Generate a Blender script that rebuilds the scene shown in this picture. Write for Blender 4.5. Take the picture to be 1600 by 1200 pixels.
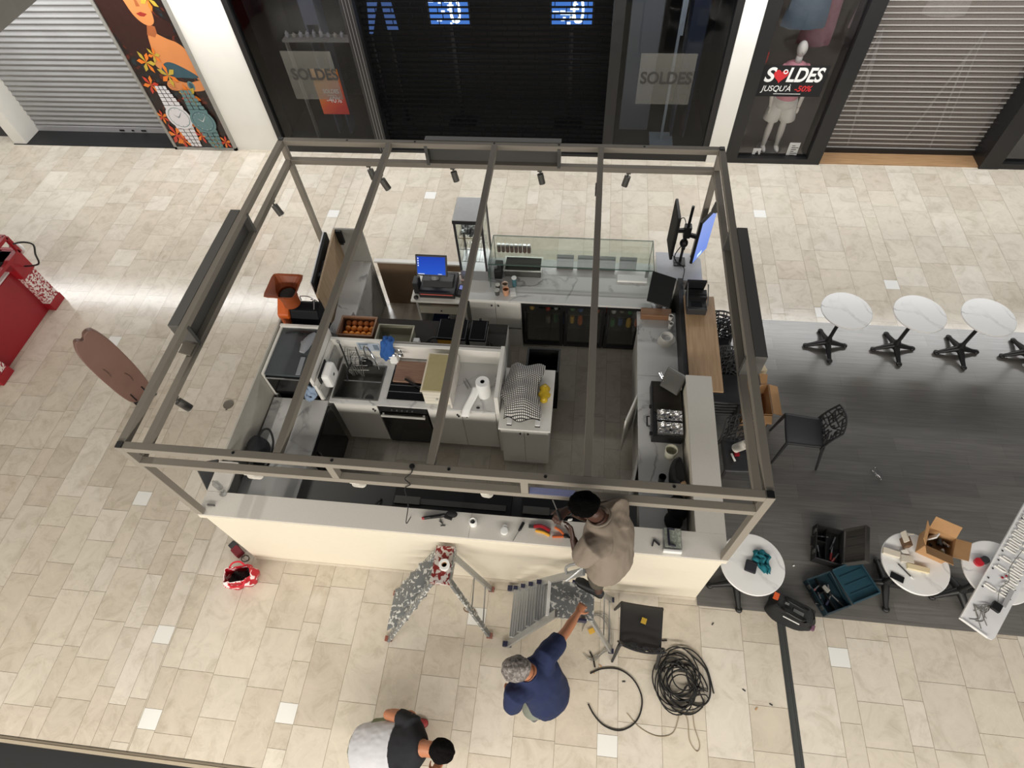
import bpy, bmesh, math, random
from mathutils import Vector, Matrix, Euler
rnd = random.Random(7)
for o in list(bpy.data.objects): bpy.data.objects.remove(o)
SC = bpy.context.scene
COL = SC.collection
PI = math.pi

# ---------------------------------------------------------------- camera
cam = bpy.data.cameras.new('camera')
cam.sensor_fit = 'HORIZONTAL'; cam.sensor_width = 36.0
cam.lens = 36.0 * 944.916 / 1600.0
cam.clip_start = 0.05; cam.clip_end = 200
camo = bpy.data.objects.new('camera', cam); COL.objects.link(camo)
camo.rotation_mode = 'XYZ'
camo.location = (3.454, -1.827, 6.615)
camo.rotation_euler = (math.radians(34.089), math.radians(2.795), math.radians(6.132))
SC.camera = camo
# ---------------------------------------------------------------- world, lamps of the mall, added fill, exposure
SC.view_settings.view_transform = 'Standard'
SC.view_settings.look = 'None'
SC.view_settings.gamma = 1.0
SC.view_settings.use_curve_mapping = False
SC.view_settings.exposure = 0.0
w = bpy.data.worlds.new('mall_hall'); SC.world = w; w.use_nodes = True
w.node_tree.nodes['Background'].inputs[0].default_value = (0.93, 0.95, 1.0, 1)
w.node_tree.nodes['Background'].inputs[1].default_value = 0.095
def area(name, loc, sx, sy, power, col, rot=(0, 0, 0)):
    l = bpy.data.lights.new(name, 'AREA'); l.shape = 'RECTANGLE'; l.size = sx; l.size_y = sy
    l.energy = power; l.color = col
    o = bpy.data.objects.new(name, l); COL.objects.link(o); o.location = loc; o.rotation_euler = rot
    return o
# row of lamps under the far gallery, in front of the shops
area('far_gallery_lamp_row', (2.0, 6.68, 3.45), 24.0, 0.2, 555, (1.0, 0.995, 0.985))
# row of warm lamps under the near gallery (below the camera)
area('near_gallery_lamp_row', (3.0, -5.0, 3.65), 22.0, 0.5, 1090, (1.0, 0.94, 0.85), (math.radians(35), 0, 0))

area('upper_gallery_fill', (-1.6, 2.5, 6.6), 0.3, 3.0, 170, (1.0, 0.95, 0.86), (0, math.radians(50), 0))  # added unseen light that brightens the top of the left gallery slab

# ---------------------------------------------------------------- mesh helpers
class MB:
    def __init__(s): s.v = []; s.f = []; s.m = []; s.cur = 0
    def mi(s, i): s.cur = i; return s
    def add(s, vs, fs):
        n = len(s.v); s.v += [tuple(v) for v in vs]
        for f in fs: s.f.append(tuple(n + i for i in f)); s.m.append(s.cur)
        return s
    def box(s, x0, y0, z0, x1, y1, z1):
        if x0 > x1: x0, x1 = x1, x0
        if y0 > y1: y0, y1 = y1, y0
        if z0 > z1: z0, z1 = z1, z0
        return s.add([(x0,y0,z0),(x1,y0,z0),(x1,y1,z0),(x0,y1,z0),(x0,y0,z1),(x1,y0,z1),(x1,y1,z1),(x0,y1,z1)],
                     [(3,2,1,0),(4,5,6,7),(0,1,5,4),(1,2,6,5),(2,3,7,6),(3,0,4,7)])
    def obox(s, c, size, rot=(0,0,0)):
        M = Euler(rot).to_matrix() if not isinstance(rot, Matrix) else rot
        h = [q*.5 for q in size]; c = Vector(c)
        vs = [c + M @ Vector((x*h[0], y*h[1], z*h[2])) for z in (-1,1) for x,y in ((-1,-1),(1,-1),(1,1),(-1,1))]
        return s.add(vs, [(3,2,1,0),(4,5,6,7),(0,1,5,4),(1,2,6,5),(2,3,7,6),(3,0,4,7)])
    def bar(s, p, q, w, h, up=(0,0,1)):
        p = Vector(p); q = Vector(q); d = (q-p).normalized(); u = Vector(up)
        if abs(d.dot(u)) > .98: u = Vector((0,1,0))
        a = d.cross(u).normalized(); b = a.cross(d)
        vs = [e + a*i*w*.5 + b*j*h*.5 for e in (p,q) for i,j in ((-1,-1),(1,-1),(1,1),(-1,1))]
        return s.add(vs, [(0,1,2,3),(7,6,5,4),(0,4,5,1),(1,5,6,2),(2,6,7,3),(3,7,4,0)])
    def tube(s, pts, r, n=8, closed=False, caps=True):
        P = [Vector(p) for p in pts]; R = r if isinstance(r, (list, tuple)) else [r]*len(P)
        N = len(P); rings = []; a = None
        for i in range(N):
            if closed: d = P[(i+1)%N] - P[i-1]
            else: d = P[min(i+1,N-1)] - P[max(i-1,0)]
            if d.length < 1e-9: d = Vector((0,0,1))
            d.normalize()
            if a is None:
                t = Vector((0,0,1)) if abs(d.z) < .9 else Vector((1,0,0))
                a = d.cross(t).normalized()
            else:
                a = a - d*a.dot(d)
                a = a.normalized() if a.length > 1e-6 else d.orthogonal().normalized()
            b = d.cross(a)
            rings.append([P[i] + (a*math.cos(2*PI*k/n) + b*math.sin(2*PI*k/n))*R[i] for k in range(n)])
        vs = [v for g in rings for v in g]; fs = []
        for i in range(N if closed else N-1):
            j = (i+1) % N
            for k in range(n): fs.append((i*n+k, i*n+(k+1)%n, j*n+(k+1)%n, j*n+k))
        if caps and not closed: fs += [tuple(range(n-1,-1,-1)), tuple((N-1)*n+k for k in range(n))]
        return s.add(vs, fs)
    def cyl(s, p, q, r, r2=None, n=16): return s.tube([p, q], [r, r if r2 is None else r2], n)
    def lathe(s, prof, c=(0,0,0), n=24, M=None):
        c = Vector(c); vs = []; fs = []; N = len(prof)
        for r, z in prof:
            for k in range(n):
                q = Vector((r*math.cos(2*PI*k/n), r*math.sin(2*PI*k/n), z))
                vs.append(c + (M @ q if M else q))
        for i in range(N-1):
            for k in range(n): fs.append((i*n+k, i*n+(k+1)%n, (i+1)*n+(k+1)%n, (i+1)*n+k))
        if prof[0][0] > 1e-5: fs.append(tuple(range(n-1,-1,-1)))
        if prof[-1][0] > 1e-5: fs.append(tuple((N-1)*n+k for k in range(n)))
        return s.add(vs, fs)
    def ell(s, c, r, n=16, m=10, M=None):
        if not isinstance(r, (tuple, list)): r = (r,r,r)
        c = Vector(c); vs = []; fs = []
        for i in range(m+1):
            t = PI*i/m - PI/2
            for k in range(n):
                q = Vector((r[0]*math.cos(t)*math.cos(2*PI*k/n), r[1]*math.cos(t)*math.sin(2*PI*k/n), r[2]*math.sin(t)))
                vs.append(c + (M @ q if M else q))
        for i in range(m):
            for k in range(n): fs.append((i*n+k, i*n+(k+1)%n, (i+1)*n+(k+1)%n, (i+1)*n+k))
        return s.add(vs, fs)
    def prism(s, poly, z0, z1, M=None):
        n = len(poly)
        ar = sum(poly[i][0]*poly[(i+1)%n][1] - poly[(i+1)%n][0]*poly[i][1] for i in range(n))
        if ar < 0: poly = poly[::-1]
        vs = [Vector((x,y,z0)) for x,y in poly] + [Vector((x,y,z1)) for x,y in poly]
        if M: vs = [M @ v for v in vs]
        return s.add(vs, [tuple(range(n-1,-1,-1)), tuple(range(n,2*n))] + [(i,(i+1)%n,n+(i+1)%n,n+i) for i in range(n)])
    def face(s, pts): return s.add(pts, [tuple(range(len(pts)))])
    def grid(s, fn, nu, nv):
        vs = [fn(i/nu, j/nv) for j in range(nv+1) for i in range(nu+1)]
        fs = [(j*(nu+1)+i, j*(nu+1)+i+1, (j+1)*(nu+1)+i+1, (j+1)*(nu+1)+i) for j in range(nv) for i in range(nu)]
        return s.add(vs, fs)
    def build(s, name, mats, parent=None, smooth=False, bevel=0.0, solid=0.0, sub=0, keep=False):
        me = bpy.data.meshes.new(name)
        me.from_pydata(s.v, [], s.f)
        if not isinstance(mats, (list, tuple)): mats = [mats]
        for m in mats: me.materials.append(m)
        me.polygons.foreach_set('material_index', [min(i, len(mats)-1) for i in s.m])
        bm = bmesh.new(); bm.from_mesh(me)
        bmesh.ops.remove_doubles(bm, verts=bm.verts, dist=1e-6)
        bmesh.ops.dissolve_degenerate(bm, dist=1e-6, edges=bm.edges)
        bm.to_mesh(me); bm.free()
        if smooth:
            me.polygons.foreach_set('use_smooth', [True]*len(me.polygons))
        me.update()
        o = bpy.data.objects.new(name, me); COL.objects.link(o)
        if smooth and smooth != 'all': me.set_sharp_from_angle(angle=math.radians(42))
        if solid:
            d = o.modifiers.new('thickness', 'SOLIDIFY'); d.thickness = solid; d.offset = 0
        if sub:
            d = o.modifiers.new('subdivision', 'SUBSURF'); d.levels = sub; d.render_levels = sub
        if bevel:
            d = o.modifiers.new('bevel', 'BEVEL'); d.width = bevel; d.segments = 2; d.limit_method = 'ANGLE'; d.angle_limit = math.radians(40)
        if parent is not None: o.parent = parent
        elif not keep: recentre(o)
        return o
def recentre(o):
    vs = o.data.vertices
    if not len(vs): return
    xs = [v.co.x for v in vs]; ys = [v.co.y for v in vs]; zs = [v.co.z for v in vs]
    c = Vector(((min(xs)+max(xs))/2, (min(ys)+max(ys))/2, min(zs)))
    o.data.transform(Matrix.Translation(-c)); o.location = c
def tag(o, label, cat, group=None, kind=None):
    o['label'] = label; o['category'] = cat
    if group: o['group'] = group
    if kind: o['kind'] = kind
    return o
WORLD_EMPTIES = []
def thing(name, label, cat, group=None, loc=None, rz=0.0):
    """Empty that parents the parts; with loc the parts are in local coordinates, without it in world ones."""
    o = bpy.data.objects.new(name, None); COL.objects.link(o); o.empty_display_size = .1
    if loc is None: WORLD_EMPTIES.append(o)
    else: o.location = loc; o.rotation_euler = (0,0,rz)
    return tag(o, label, cat, group)
def struct(o): o['kind'] = 'structure'; return o
def settle():
    """put every world-coordinate Empty at the base of its parts"""
    for o in WORLD_EMPTIES:
        lo = [1e9]*3; hi = [-1e9]*3
        st = [(c, Vector(c.location)) for c in o.children]
        while st:
            c, off = st.pop()
            if c.type == 'MESH':
                for v in c.data.vertices:
                    for i in range(3):
                        lo[i] = min(lo[i], v.co[i]+off[i]); hi[i] = max(hi[i], v.co[i]+off[i])
            st += [(g, off + Vector(g.location)) for g in c.children]
        c0 = Vector(((lo[0]+hi[0])/2, (lo[1]+hi[1])/2, lo[2]))
        o.location = c0
        for c in o.children: c.location = Vector(c.location) - c0
def dup(root, loc, rz=0.0, label=None, group=None):
    r = root.copy(); COL.objects.link(r); r.location = loc; r.rotation_euler = (0,0,rz)
    if label: r['label'] = label
    if group: r['group'] = group
    for ch in list(root.children):
        c = ch.copy(); COL.objects.link(c); c.parent = r
        for g in list(ch.children):
            d = g.copy(); COL.objects.link(d); d.parent = c
    return r
def text_mesh(name, body, size, mat, M, parent=None, extrude=.002, width=None, shear=0.0, align='CENTER', bold=0.0):
    cu = bpy.data.curves.new(name, 'FONT'); cu.body = body; cu.size = size; cu.extrude = extrude
    cu.align_x = align; cu.align_y = 'CENTER'; cu.shear = shear; cu.offset = bold
    t = bpy.data.objects.new(name, cu); COL.objects.link(t)
    bpy.context.view_layer.update()
    me = bpy.data.meshes.new_from_object(t.evaluated_get(bpy.context.evaluated_depsgraph_get()))
    bpy.data.objects.remove(t); bpy.data.curves.remove(cu)
    if width:
        xs = [v.co.x for v in me.vertices]; k = width/(max(xs)-min(xs))
        me.transform(Matrix.Diagonal((k,1,1,1)))
    me.transform(M); me.materials.clear(); me.materials.append(mat)
    o = bpy.data.objects.new(name, me); COL.objects.link(o)
    if parent is not None: o.parent = parent
    return o
def bez(pts, n=8):
    """Catmull-Rom through the points"""
    P = [Vector(p) for p in pts]; out = []
    for i in range(len(P)-1):
        p0 = P[max(i-1,0)]; p1 = P[i]; p2 = P[i+1]; p3 = P[min(i+2,len(P)-1)]
        for k in range(n):
            t = k/n
            out.append(.5*((2*p1) + (p2-p0)*t + (2*p0-5*p1+4*p2-p3)*t*t + (3*p1-p0-3*p2+p3)*t**3))
    out.append(P[-1]); return out

# ---------------------------------------------------------------- materials
def lin(h):
    if isinstance(h, (tuple, list)): c = [q/255 for q in h[:3]]
    else: c = [int(h[i:i+2],16)/255 for i in (0,2,4)]
    return tuple(q/12.92 if q <= .04045 else ((q+.055)/1.055)**2.4 for q in c) + (1,)
def nodes(name):
    m = bpy.data.materials.new(name); m.use_nodes = True
    nt = m.node_tree; return m, nt, nt.nodes['Principled BSDF'], nt.nodes, nt.links
def mat(name, col, rough=.5, metal=0.0, var=.08, scale=18.0, bump=0.0, emit=None, es=0, alpha=None, spec=None):
    m, nt, b, N, L = nodes(name)
    tc = N.new('ShaderNodeTexCoord'); nz = N.new('ShaderNodeTexNoise'); nz.inputs['Scale'].default_value = scale; nz.inputs['Detail'].default_value = 4
    L.new(tc.outputs['Object'], nz.inputs['Vector'])
    mx = N.new('ShaderNodeMix'); mx.data_type = 'RGBA'
    c = lin(col); mx.inputs[6].default_value = tuple(q*(1-var) for q in c[:3])+(1,); mx.inputs[7].default_value = tuple(min(1,q*(1+var)) for q in c[:3])+(1,)
    L.new(nz.outputs['Fac'], mx.inputs[0]); L.new(mx.outputs[2], b.inputs['Base Color'])
    b.inputs['Roughness'].default_value = rough; b.inputs['Metallic'].default_value = metal
    if spec is not None: b.inputs['Specular IOR Level'].default_value = spec
    if bump:
        bp_ = N.new('ShaderNodeBump'); bp_.inputs['Strength'].default_value = bump; bp_.inputs['Distance'].default_value = .01
        L.new(nz.outputs['Fac'], bp_.inputs['Height']); L.new(bp_.outputs[0], b.inputs['Normal'])
    if emit is not None:
        b.inputs['Emission Color'].default_value = lin(emit); b.inputs['Emission Strength'].default_value = es
    return m
def ramp(N, stops):
    r = N.new('ShaderNodeValToRGB'); e = r.color_ramp.elements
    e[0].position, e[0].color = stops[0]; e[1].position, e[1].color = stops[-1]
    for p, c in stops[1:-1]:
        q = e.new(p); q.color = c
    return r
def marble(name, base, vein, scale=2.2, rough=.25):
    m, nt, b, N, L = nodes(name)
    tc = N.new('ShaderNodeTexCoord')
    n1 = N.new('ShaderNodeTexNoise'); n1.inputs['Scale'].default_value = scale; n1.inputs['Detail'].default_value = 8; n1.inputs['Distortion'].default_value = .5
    L.new(tc.outputs['Object'], n1.inputs['Vector'])
    r = ramp(N, [(.0, lin(base)), (.475, lin(base)), (.5, lin(vein)), (.522, lin(base)), (1, tuple(q*.93 for q in lin(base)[:3])+(1,))])
    L.new(n1.outputs['Fac'], r.inputs[0])
    n2 = N.new('ShaderNodeTexNoise'); n2.inputs['Scale'].default_value = scale*1.7; L.new(tc.outputs['Object'], n2.inputs['Vector'])
    mx = N.new('ShaderNodeMix'); mx.data_type = 'RGBA'; mx.inputs[6].default_value = lin(base)
    r2 = ramp(N, [(.4,(0,0,0,1)),(.62,(1,1,1,1))]); L.new(n2.outputs['Fac'], r2.inputs[0])
    L.new(r2.outputs[0], mx.inputs[0]); L.new(r.outputs[0], mx.inputs[7]); L.new(mx.outputs[2], b.inputs['Base Color'])
    b.inputs['Roughness'].default_value = rough
    return m
def wood(name, c1, c2, scale=(1,14,14), rough=.5):
    m, nt, b, N, L = nodes(name)
    tc = N.new('ShaderNodeTexCoord'); mp = N.new('ShaderNodeMapping'); mp.inputs['Scale'].default_value = scale
    nz = N.new('ShaderNodeTexNoise'); nz.inputs['Scale'].default_value = 3; nz.inputs['Detail'].default_value = 6
    L.new(tc.outputs['Object'], mp.inputs[0]); L.new(mp.outputs[0], nz.inputs['Vector'])
    r = ramp(N, [(.3, lin(c1)), (.7, lin(c2))]); L.new(nz.outputs['Fac'], r.inputs[0]); L.new(r.outputs[0], b.inputs['Base Color'])
    b.inputs['Roughness'].default_value = rough
    return m
def splat(name, base, spots, scale=14, lo=.55, hi=.58, rough=.5, metal=0.0, spots2=None):
    m, nt, b, N, L = nodes(name)
    tc = N.new('ShaderNodeTexCoord'); nz = N.new('ShaderNodeTexNoise'); nz.inputs['Scale'].default_value = scale; nz.inputs['Detail'].default_value = 5; nz.inputs['Distortion'].default_value = .6
    L.new(tc.outputs['Object'], nz.inputs['Vector'])
    st = [(lo, lin(base)), (hi, lin(spots))]
    if spots2: st = [(1-hi, lin(spots2)), (1-lo, lin(base))] + st
    r = ramp(N, st); L.new(nz.outputs['Fac'], r.inputs[0]); L.new(r.outputs[0], b.inputs['Base Color'])
    b.inputs['Roughness'].default_value = rough; b.inputs['Metallic'].default_value = metal
    return m
def clear(name, tint=(1,1,1), gloss=.08, rough=.02):
    m = bpy.data.materials.new(name); m.use_nodes = True; N = m.node_tree.nodes; L = m.node_tree.links
    N.remove(N['Principled BSDF']); out = N['Material Output']
    t = N.new('ShaderNodeBsdfTransparent'); t.inputs[0].default_value = tint + (1,)
    g = N.new('ShaderNodeBsdfGlossy'); g.inputs['Roughness'].default_value = rough
    lw = N.new('ShaderNodeLayerWeight'); lw.inputs[0].default_value = .25
    mm = N.new('ShaderNodeMath'); mm.operation = 'MULTIPLY_ADD'; mm.inputs[1].default_value = .35; mm.inputs[2].default_value = gloss
    L.new(lw.outputs['Fresnel'], mm.inputs[0])
    mx = N.new('ShaderNodeMixShader'); L.new(mm.outputs[0], mx.inputs[0]); L.new(t.outputs[0], mx.inputs[1]); L.new(g.outputs[0], mx.inputs[2])
    L.new(mx.outputs[0], out.inputs[0]); return m
def lamp(name, col, s):
    m, nt, b, N, L = nodes(name); b.inputs['Base Color'].default_value = (.02,.02,.02,1)
    b.inputs['Emission Color'].default_value = lin(col); b.inputs['Emission Strength'].default_value = s; b.inputs['Roughness'].default_value = .3
    return m
def screen_mat(name, c1, c2, s):
    m, nt, b, N, L = nodes(name); tc = N.new('ShaderNodeTexCoord'); sp = N.new('ShaderNodeSeparateXYZ'); L.new(tc.outputs['Generated'], sp.inputs[0])
    r = ramp(N, [(0, lin(c1)), (1, lin(c2))]); L.new(sp.outputs[2], r.inputs[0])
    b.inputs['Base Color'].default_value = (.01,.01,.01,1); L.new(r.outputs[0], b.inputs['Emission Color']); b.inputs['Emission Strength'].default_value = s; b.inputs['Roughness'].default_value = .6; b.inputs['Specular IOR Level'].default_value = .05
    return m
def checker(name, c1, c2, period=.018, frac=.3, rough=.9):
    """woven grid of lines"""
    m, nt, b, N, L = nodes(name); tc = N.new('ShaderNodeTexCoord'); sp = N.new('ShaderNodeSeparateXYZ'); L.new(tc.outputs['Object'], sp.inputs[0])
    outs = []
    for i in (0, 1):
        a = N.new('ShaderNodeMath'); a.operation = 'MULTIPLY'; a.inputs[1].default_value = 1/period; L.new(sp.outputs[i], a.inputs[0])
        f = N.new('ShaderNodeMath'); f.operation = 'FRACT'; L.new(a.outputs[0], f.inputs[0])
        g = N.new('ShaderNodeMath'); g.operation = 'LESS_THAN'; g.inputs[1].default_value = frac; L.new(f.outputs[0], g.inputs[0]); outs.append(g)
    mxv = N.new('ShaderNodeMath'); mxv.operation = 'MAXIMUM'; L.new(outs[0].outputs[0], mxv.inputs[0]); L.new(outs[1].outputs[0], mxv.inputs[1])
    mx = N.new('ShaderNodeMix'); mx.data_type = 'RGBA'; mx.inputs[6].default_value = lin(c1); mx.inputs[7].default_value = lin(c2)
    L.new(mxv.outputs[0], mx.inputs[0]); L.new(mx.outputs[2], b.inputs['Base Color']); b.inputs['Roughness'].default_value = rough
    return m
def floor_mat():
    m, nt, b, N, L = nodes('travertine'); at = N.new('ShaderNodeAttribute'); at.attribute_name = 'tone'; at.attribute_type = 'GEOMETRY'
    aw = N.new('ShaderNodeAttribute'); aw.attribute_name = 'white'; aw.attribute_type = 'GEOMETRY'
    tc = N.new('ShaderNodeTexCoord'); ad = N.new('ShaderNodeVectorMath'); ad.operation = 'SCALE'; ad.inputs['Scale'].default_value = 37
    L.new(at.outputs['Vector'], ad.inputs[0]); av = N.new('ShaderNodeVectorMath'); L.new(tc.outputs['Object'], av.inputs[0]); L.new(ad.outputs[0], av.inputs[1])
    r = ramp(N, [(0, lin((194,185,170))), (.25, lin((198,188,173))), (.5, lin((205,197,182))), (.8, lin((202,194,181))), (1, lin((212,205,193)))])
    L.new(at.outputs['Fac'], r.inputs[0])
    nz = N.new('ShaderNodeTexNoise'); nz.inputs['Scale'].default_value = 4.5; nz.inputs['Detail'].default_value = 10; nz.inputs['Roughness'].default_value = .72; nz.inputs['Distortion'].default_value = .8
    L.new(av.outputs[0], nz.inputs['Vector'])
    r2 = ramp(N, [(.3, (.80,.78,.74,1)), (.5, (1,1,1,1)), (.7, (1.09,1.09,1.09,1))]); L.new(nz.outputs['Fac'], r2.inputs[0])
    mu = N.new('ShaderNodeMix'); mu.data_type = 'RGBA'; mu.blend_type = 'MULTIPLY'; mu.inputs[0].default_value = 1; L.new(r.outputs[0], mu.inputs[6]); L.new(r2.outputs[0], mu.inputs[7])
    # thin pale and rusty veins
    nv = N.new('ShaderNodeTexNoise'); nv.inputs['Scale'].default_value = 1.6; nv.inputs['Detail'].default_value = 5; nv.inputs['Distortion'].default_value = 1.6; L.new(av.outputs[0], nv.inputs['Vector'])
    rv = ramp(N, [(.49,(0,0,0,1)),(.5,(.22,.22,.22,1)),(.51,(0,0,0,1))]); L.new(nv.outputs['Fac'], rv.inputs[0])
    m2 = N.new('ShaderNodeMix'); m2.data_type = 'RGBA'; L.new(rv.outputs[0], m2.inputs[0]); L.new(mu.outputs[2], m2.inputs[6]); m2.inputs[7].default_value = lin((222,212,190))
    m3 = N.new('ShaderNodeMix'); m3.data_type = 'RGBA'; L.new(aw.outputs['Fac'], m3.inputs[0]); L.new(m2.outputs[2], m3.inputs[6]); m3.inputs[7].default_value = lin((226,226,222))
    L.new(m3.outputs[2], b.inputs['Base Color']); b.inputs['Roughness'].default_value = .27
    rr = ramp(N, [(.3,(.13,.13,.13,1)),(.7,(.22,.22,.22,1))]); L.new(nz.outputs['Fac'], rr.inputs[0]); L.new(rr.outputs[0], b.inputs['Roughness'])
    return m
def vinyl_mat():
    m, nt, b, N, L = nodes('grey_vinyl'); tc = N.new('ShaderNodeTexCoord')
    br = N.new('ShaderNodeTexBrick'); br.offset = .37; br.inputs['Scale'].default_value = 1; br.inputs['Brick Width'].default_value = 1.22; br.inputs['Row Height'].default_value = .18
    br.inputs['Mortar Size'].default_value = .0015; br.inputs['Color1'].default_value = lin((100,98,95)); br.inputs['Color2'].default_value = lin((112,110,106)); br.inputs['Mortar'].default_value = lin((84,82,79))
    L.new(tc.outputs['Object'], br.inputs['Vector'])
    mp = N.new('ShaderNodeMapping'); mp.inputs['Scale'].default_value = (1.2, 22, 1); nz = N.new('ShaderNodeTexNoise'); nz.inputs['Scale'].default_value = 2; nz.inputs['Detail'].default_value = 7
    L.new(tc.outputs['Object'], mp.inputs[0]); L.new(mp.outputs[0], nz.inputs['Vector'])
    r = ramp(N, [(.3,(.78,.78,.78,1)),(.7,(1.12,1.12,1.12,1))]); L.new(nz.outputs['Fac'], r.inputs[0])
    mu = N.new('ShaderNodeMix'); mu.data_type = 'RGBA'; mu.blend_type = 'MULTIPLY'; mu.inputs[0].default_value = 1; L.new(br.outputs[0], mu.inputs[6]); L.new(r.outputs[0], mu.inputs[7])
    L.new(mu.outputs[2], b.inputs['Base Color']); b.inputs['Roughness'].default_value = .28; b.inputs['Specular IOR Level'].default_value = 1.0
    return m
M_FLOOR = floor_mat(); M_VINYL = vinyl_mat()
M_GROUT = mat('grout', (150,138,116), .9)
M_FRAME = mat('kiosk_frame_paint', (150,143,132), .65, 0, .04, 18, 0, None, 0, None, .2)
M_SIGNBOX = mat('sign_box_grey', (96,95,92), .5, .1, .04)
M_BLACK = mat('black_plastic', (22,22,23), .45)
M_BLACKM = mat('black_matt', (16,16,17), .8)
M_DARK = mat('dark_grey_plastic', (52,52,54), .45)
M_CHAIR = mat('charcoal_plastic', (46,46,48), .5, 0, .05)
M_WHITE = mat('white_laminate', (226,224,218), .45, 0, .03)
M_CREAM = mat('cream_panel', (232,224,206), .5, 0, .03)
M_LEDGE = mat('grey_speckled_ledge', (212,208,200), .5, 0, .10, 160)
M_MARBLE = marble('kitchen_marble', (204,204,202), (138,138,141), 1.6, .35)
M_TABLETOP = marble('table_marble', (235,235,234), (196,197,199), 1.5, .25)
M_PLASTER = mat('white_plaster', (226,224,217), .75, 0, .05, 3)
M_METAL = mat('brushed_metal', (185,186,188), .3, .9, .05)
M_STEEL = mat('dark_steel', (120,120,116), .35, .8, .06)
M_CHROME = mat('chrome', (225,225,225), .12, 1.0, .03)
M_ALU = splat('paint_splashed_aluminium', (128,131,132), (226,226,222), 30, .55, .59, .45, .35)
M_ALUCLEAN = mat('aluminium', (176,178,178), .38, .6, .1, 30)
M_ALURED = splat('red_stained_aluminium', (208,200,194), (128,38,36), 22, .47, .52, .5, .2)
M_WOOD = wood('pale_oak', (168,136,102), (190,158,122), (14,1,14), .5)
M_WOOD2 = wood('brown_wood', (128,92,66), (160,120,88), (1,14,14), .5)
M_WOODIN = wood('niche_oak', (150,126,98), (172,148,118), (14,14,1), .5)
M_CARD = mat('cardboard', (178,138,96), .9, 0, .08, 30)
M_GLASS = clear('clear_glass', (.965,.985,.975), .03)
M_SHOWGLASS = clear('show_window_glass', (.93,.93,.93), .012)
M_SHOPGLASS = clear('shop_glass', (.80,.81,.82), .012)
M_PLASTICCLR = clear('clear_plastic', (.90,.91,.92), .18, .15)
M_RED = mat('red_paint', (150,22,34), .4, 0, .06)
M_ORANGE = mat('orange_plastic', (196,92,32), .45)
M_TEAL = mat('teal_plastic', (20,58,72), .5)
M_SHOPBLACK = mat('black_shop_frame', (24,24,25), .4, 0, .05)
M_PAPER = mat('white_paper', (238,238,236), .85, 0, .02)
M_FOIL = mat('aluminium_foil', (205,206,208), .16, 1.0, .15, 40, 1.0)
M_RUBBER = mat('rubber', (28,27,27), .8)
# ================================================================ floor
YB = 7.46
def make_floor():
    WT = [(-3.19,2.91),(-1.64,.60),(-.695,-.87),(-.695,5.79),(-.49,-1.64),(.86,-1.45),(.86,6.33),(2.60,-.37),(3.98,-1.40),(6.235,-.41),(6.235,6.13),(6.84,4.11),(7.89,4.70),(-1.075,1.99)]
    nar = sorted(set(x for x, y in WT)); cols = []; x = -10.2
    def fill(a, b):
        n = max(1, round((b-a)/.385))
        if b-a < .004: return
        for i in range(n): cols.append((a+(b-a)*i/n, a+(b-a)*(i+1)/n, None))
    for c in nar:
        a = max(x, c-.095)
        fill(x, a); cols.append((a, c+.095, c)); x = c+.095
    fill(x, 12.0)
    vs = []; fs = []; tone = []; white = []; g = .0016
    def tile(x0, x1, y0, y1, w):
        n = len(vs); vs.extend([(x0+g,y0+g,0),(x1-g,y0+g,0),(x1-g,y1-g,0),(x0+g,y1-g,0)])
        fs.append((n,n+1,n+2,n+3)); tone.append(rnd.random()); white.append(w)
    for x0, x1, c in cols:
        wys = sorted(y for xx, y in WT if c is not None and xx == c)
        y = -2.1 - rnd.random()*.6
        while y < YB+.5:
            L = rnd.choice((.38,.57,.57,.76,.95)) if c is None else rnd.choice((.38,.57,.57))
            nxt = [q for q in wys if q-.09 > y-.01]
            if nxt and y+L > nxt[0]-.09-.12:
                if nxt[0]-.09-y > .02: tile(x0,x1,y,nxt[0]-.09,0)
                tile(x0,x1,nxt[0]-.09,nxt[0]+.09, 0.0 if abs(nxt[0]-1.99) < .01 else 1.0); y = nxt[0]+.09; continue
            tile(x0,x1,y,y+L,0); y += L
    n0 = len(fs); n = len(vs)
    vs.extend([(-10.2,-2.8,-.0025),(12,-2.8,-.0025),(12,YB+1.5,-.0025),(-10.2,YB+1.5,-.0025)]); fs.append((n,n+1,n+2,n+3)); tone.append(0); white.append(0)
    me = bpy.data.meshes.new('floor'); me.from_pydata(vs, [], fs)
    me.materials.append(M_FLOOR); me.materials.append(M_GROUT)
    me.polygons.foreach_set('material_index', [0]*n0+[1])
    a = me.attributes.new('tone', 'FLOAT', 'FACE'); a.data.foreach_set('value', tone)
    a = me.attributes.new('white', 'FLOAT', 'FACE'); a.data.foreach_set('value', white)
    o = bpy.data.objects.new('floor', me); COL.objects.link(o); struct(o)
make_floor()
struct(MB().box(4.885,-.04,.0,12,3.92,.006).build('floor_vinyl_zone', M_VINYL, keep=True))
# expansion joint strip in the floor
b = MB(); b.mi(0).box(5.675,-2.4,0,5.755,-.04,.004); b.mi(1).box(5.69,-2.4,.004,5.698,-.04,.008); b.box(5.732,-2.4,.004,5.74,-.04,.008)
struct(b.build('trim_1', [mat('joint_rubber',(66,68,68),.55,.2,.15,30), mat('joint_steel',(96,98,98),.4,.6)], keep=True))
# floor drain
b = MB(); b.lathe([(.07,0),(.07,.006),(.05,.008),(0,.008)], (-1.074,1.99,0)); b.box(-1.08,1.9,0,-1.06,1.93,.006)
tag(b.build('floor_drain', mat('drain_steel',(112,106,96),.5,.5)), 'round metal drain cover set in the beige floor left of the kiosk', 'drain')

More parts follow.
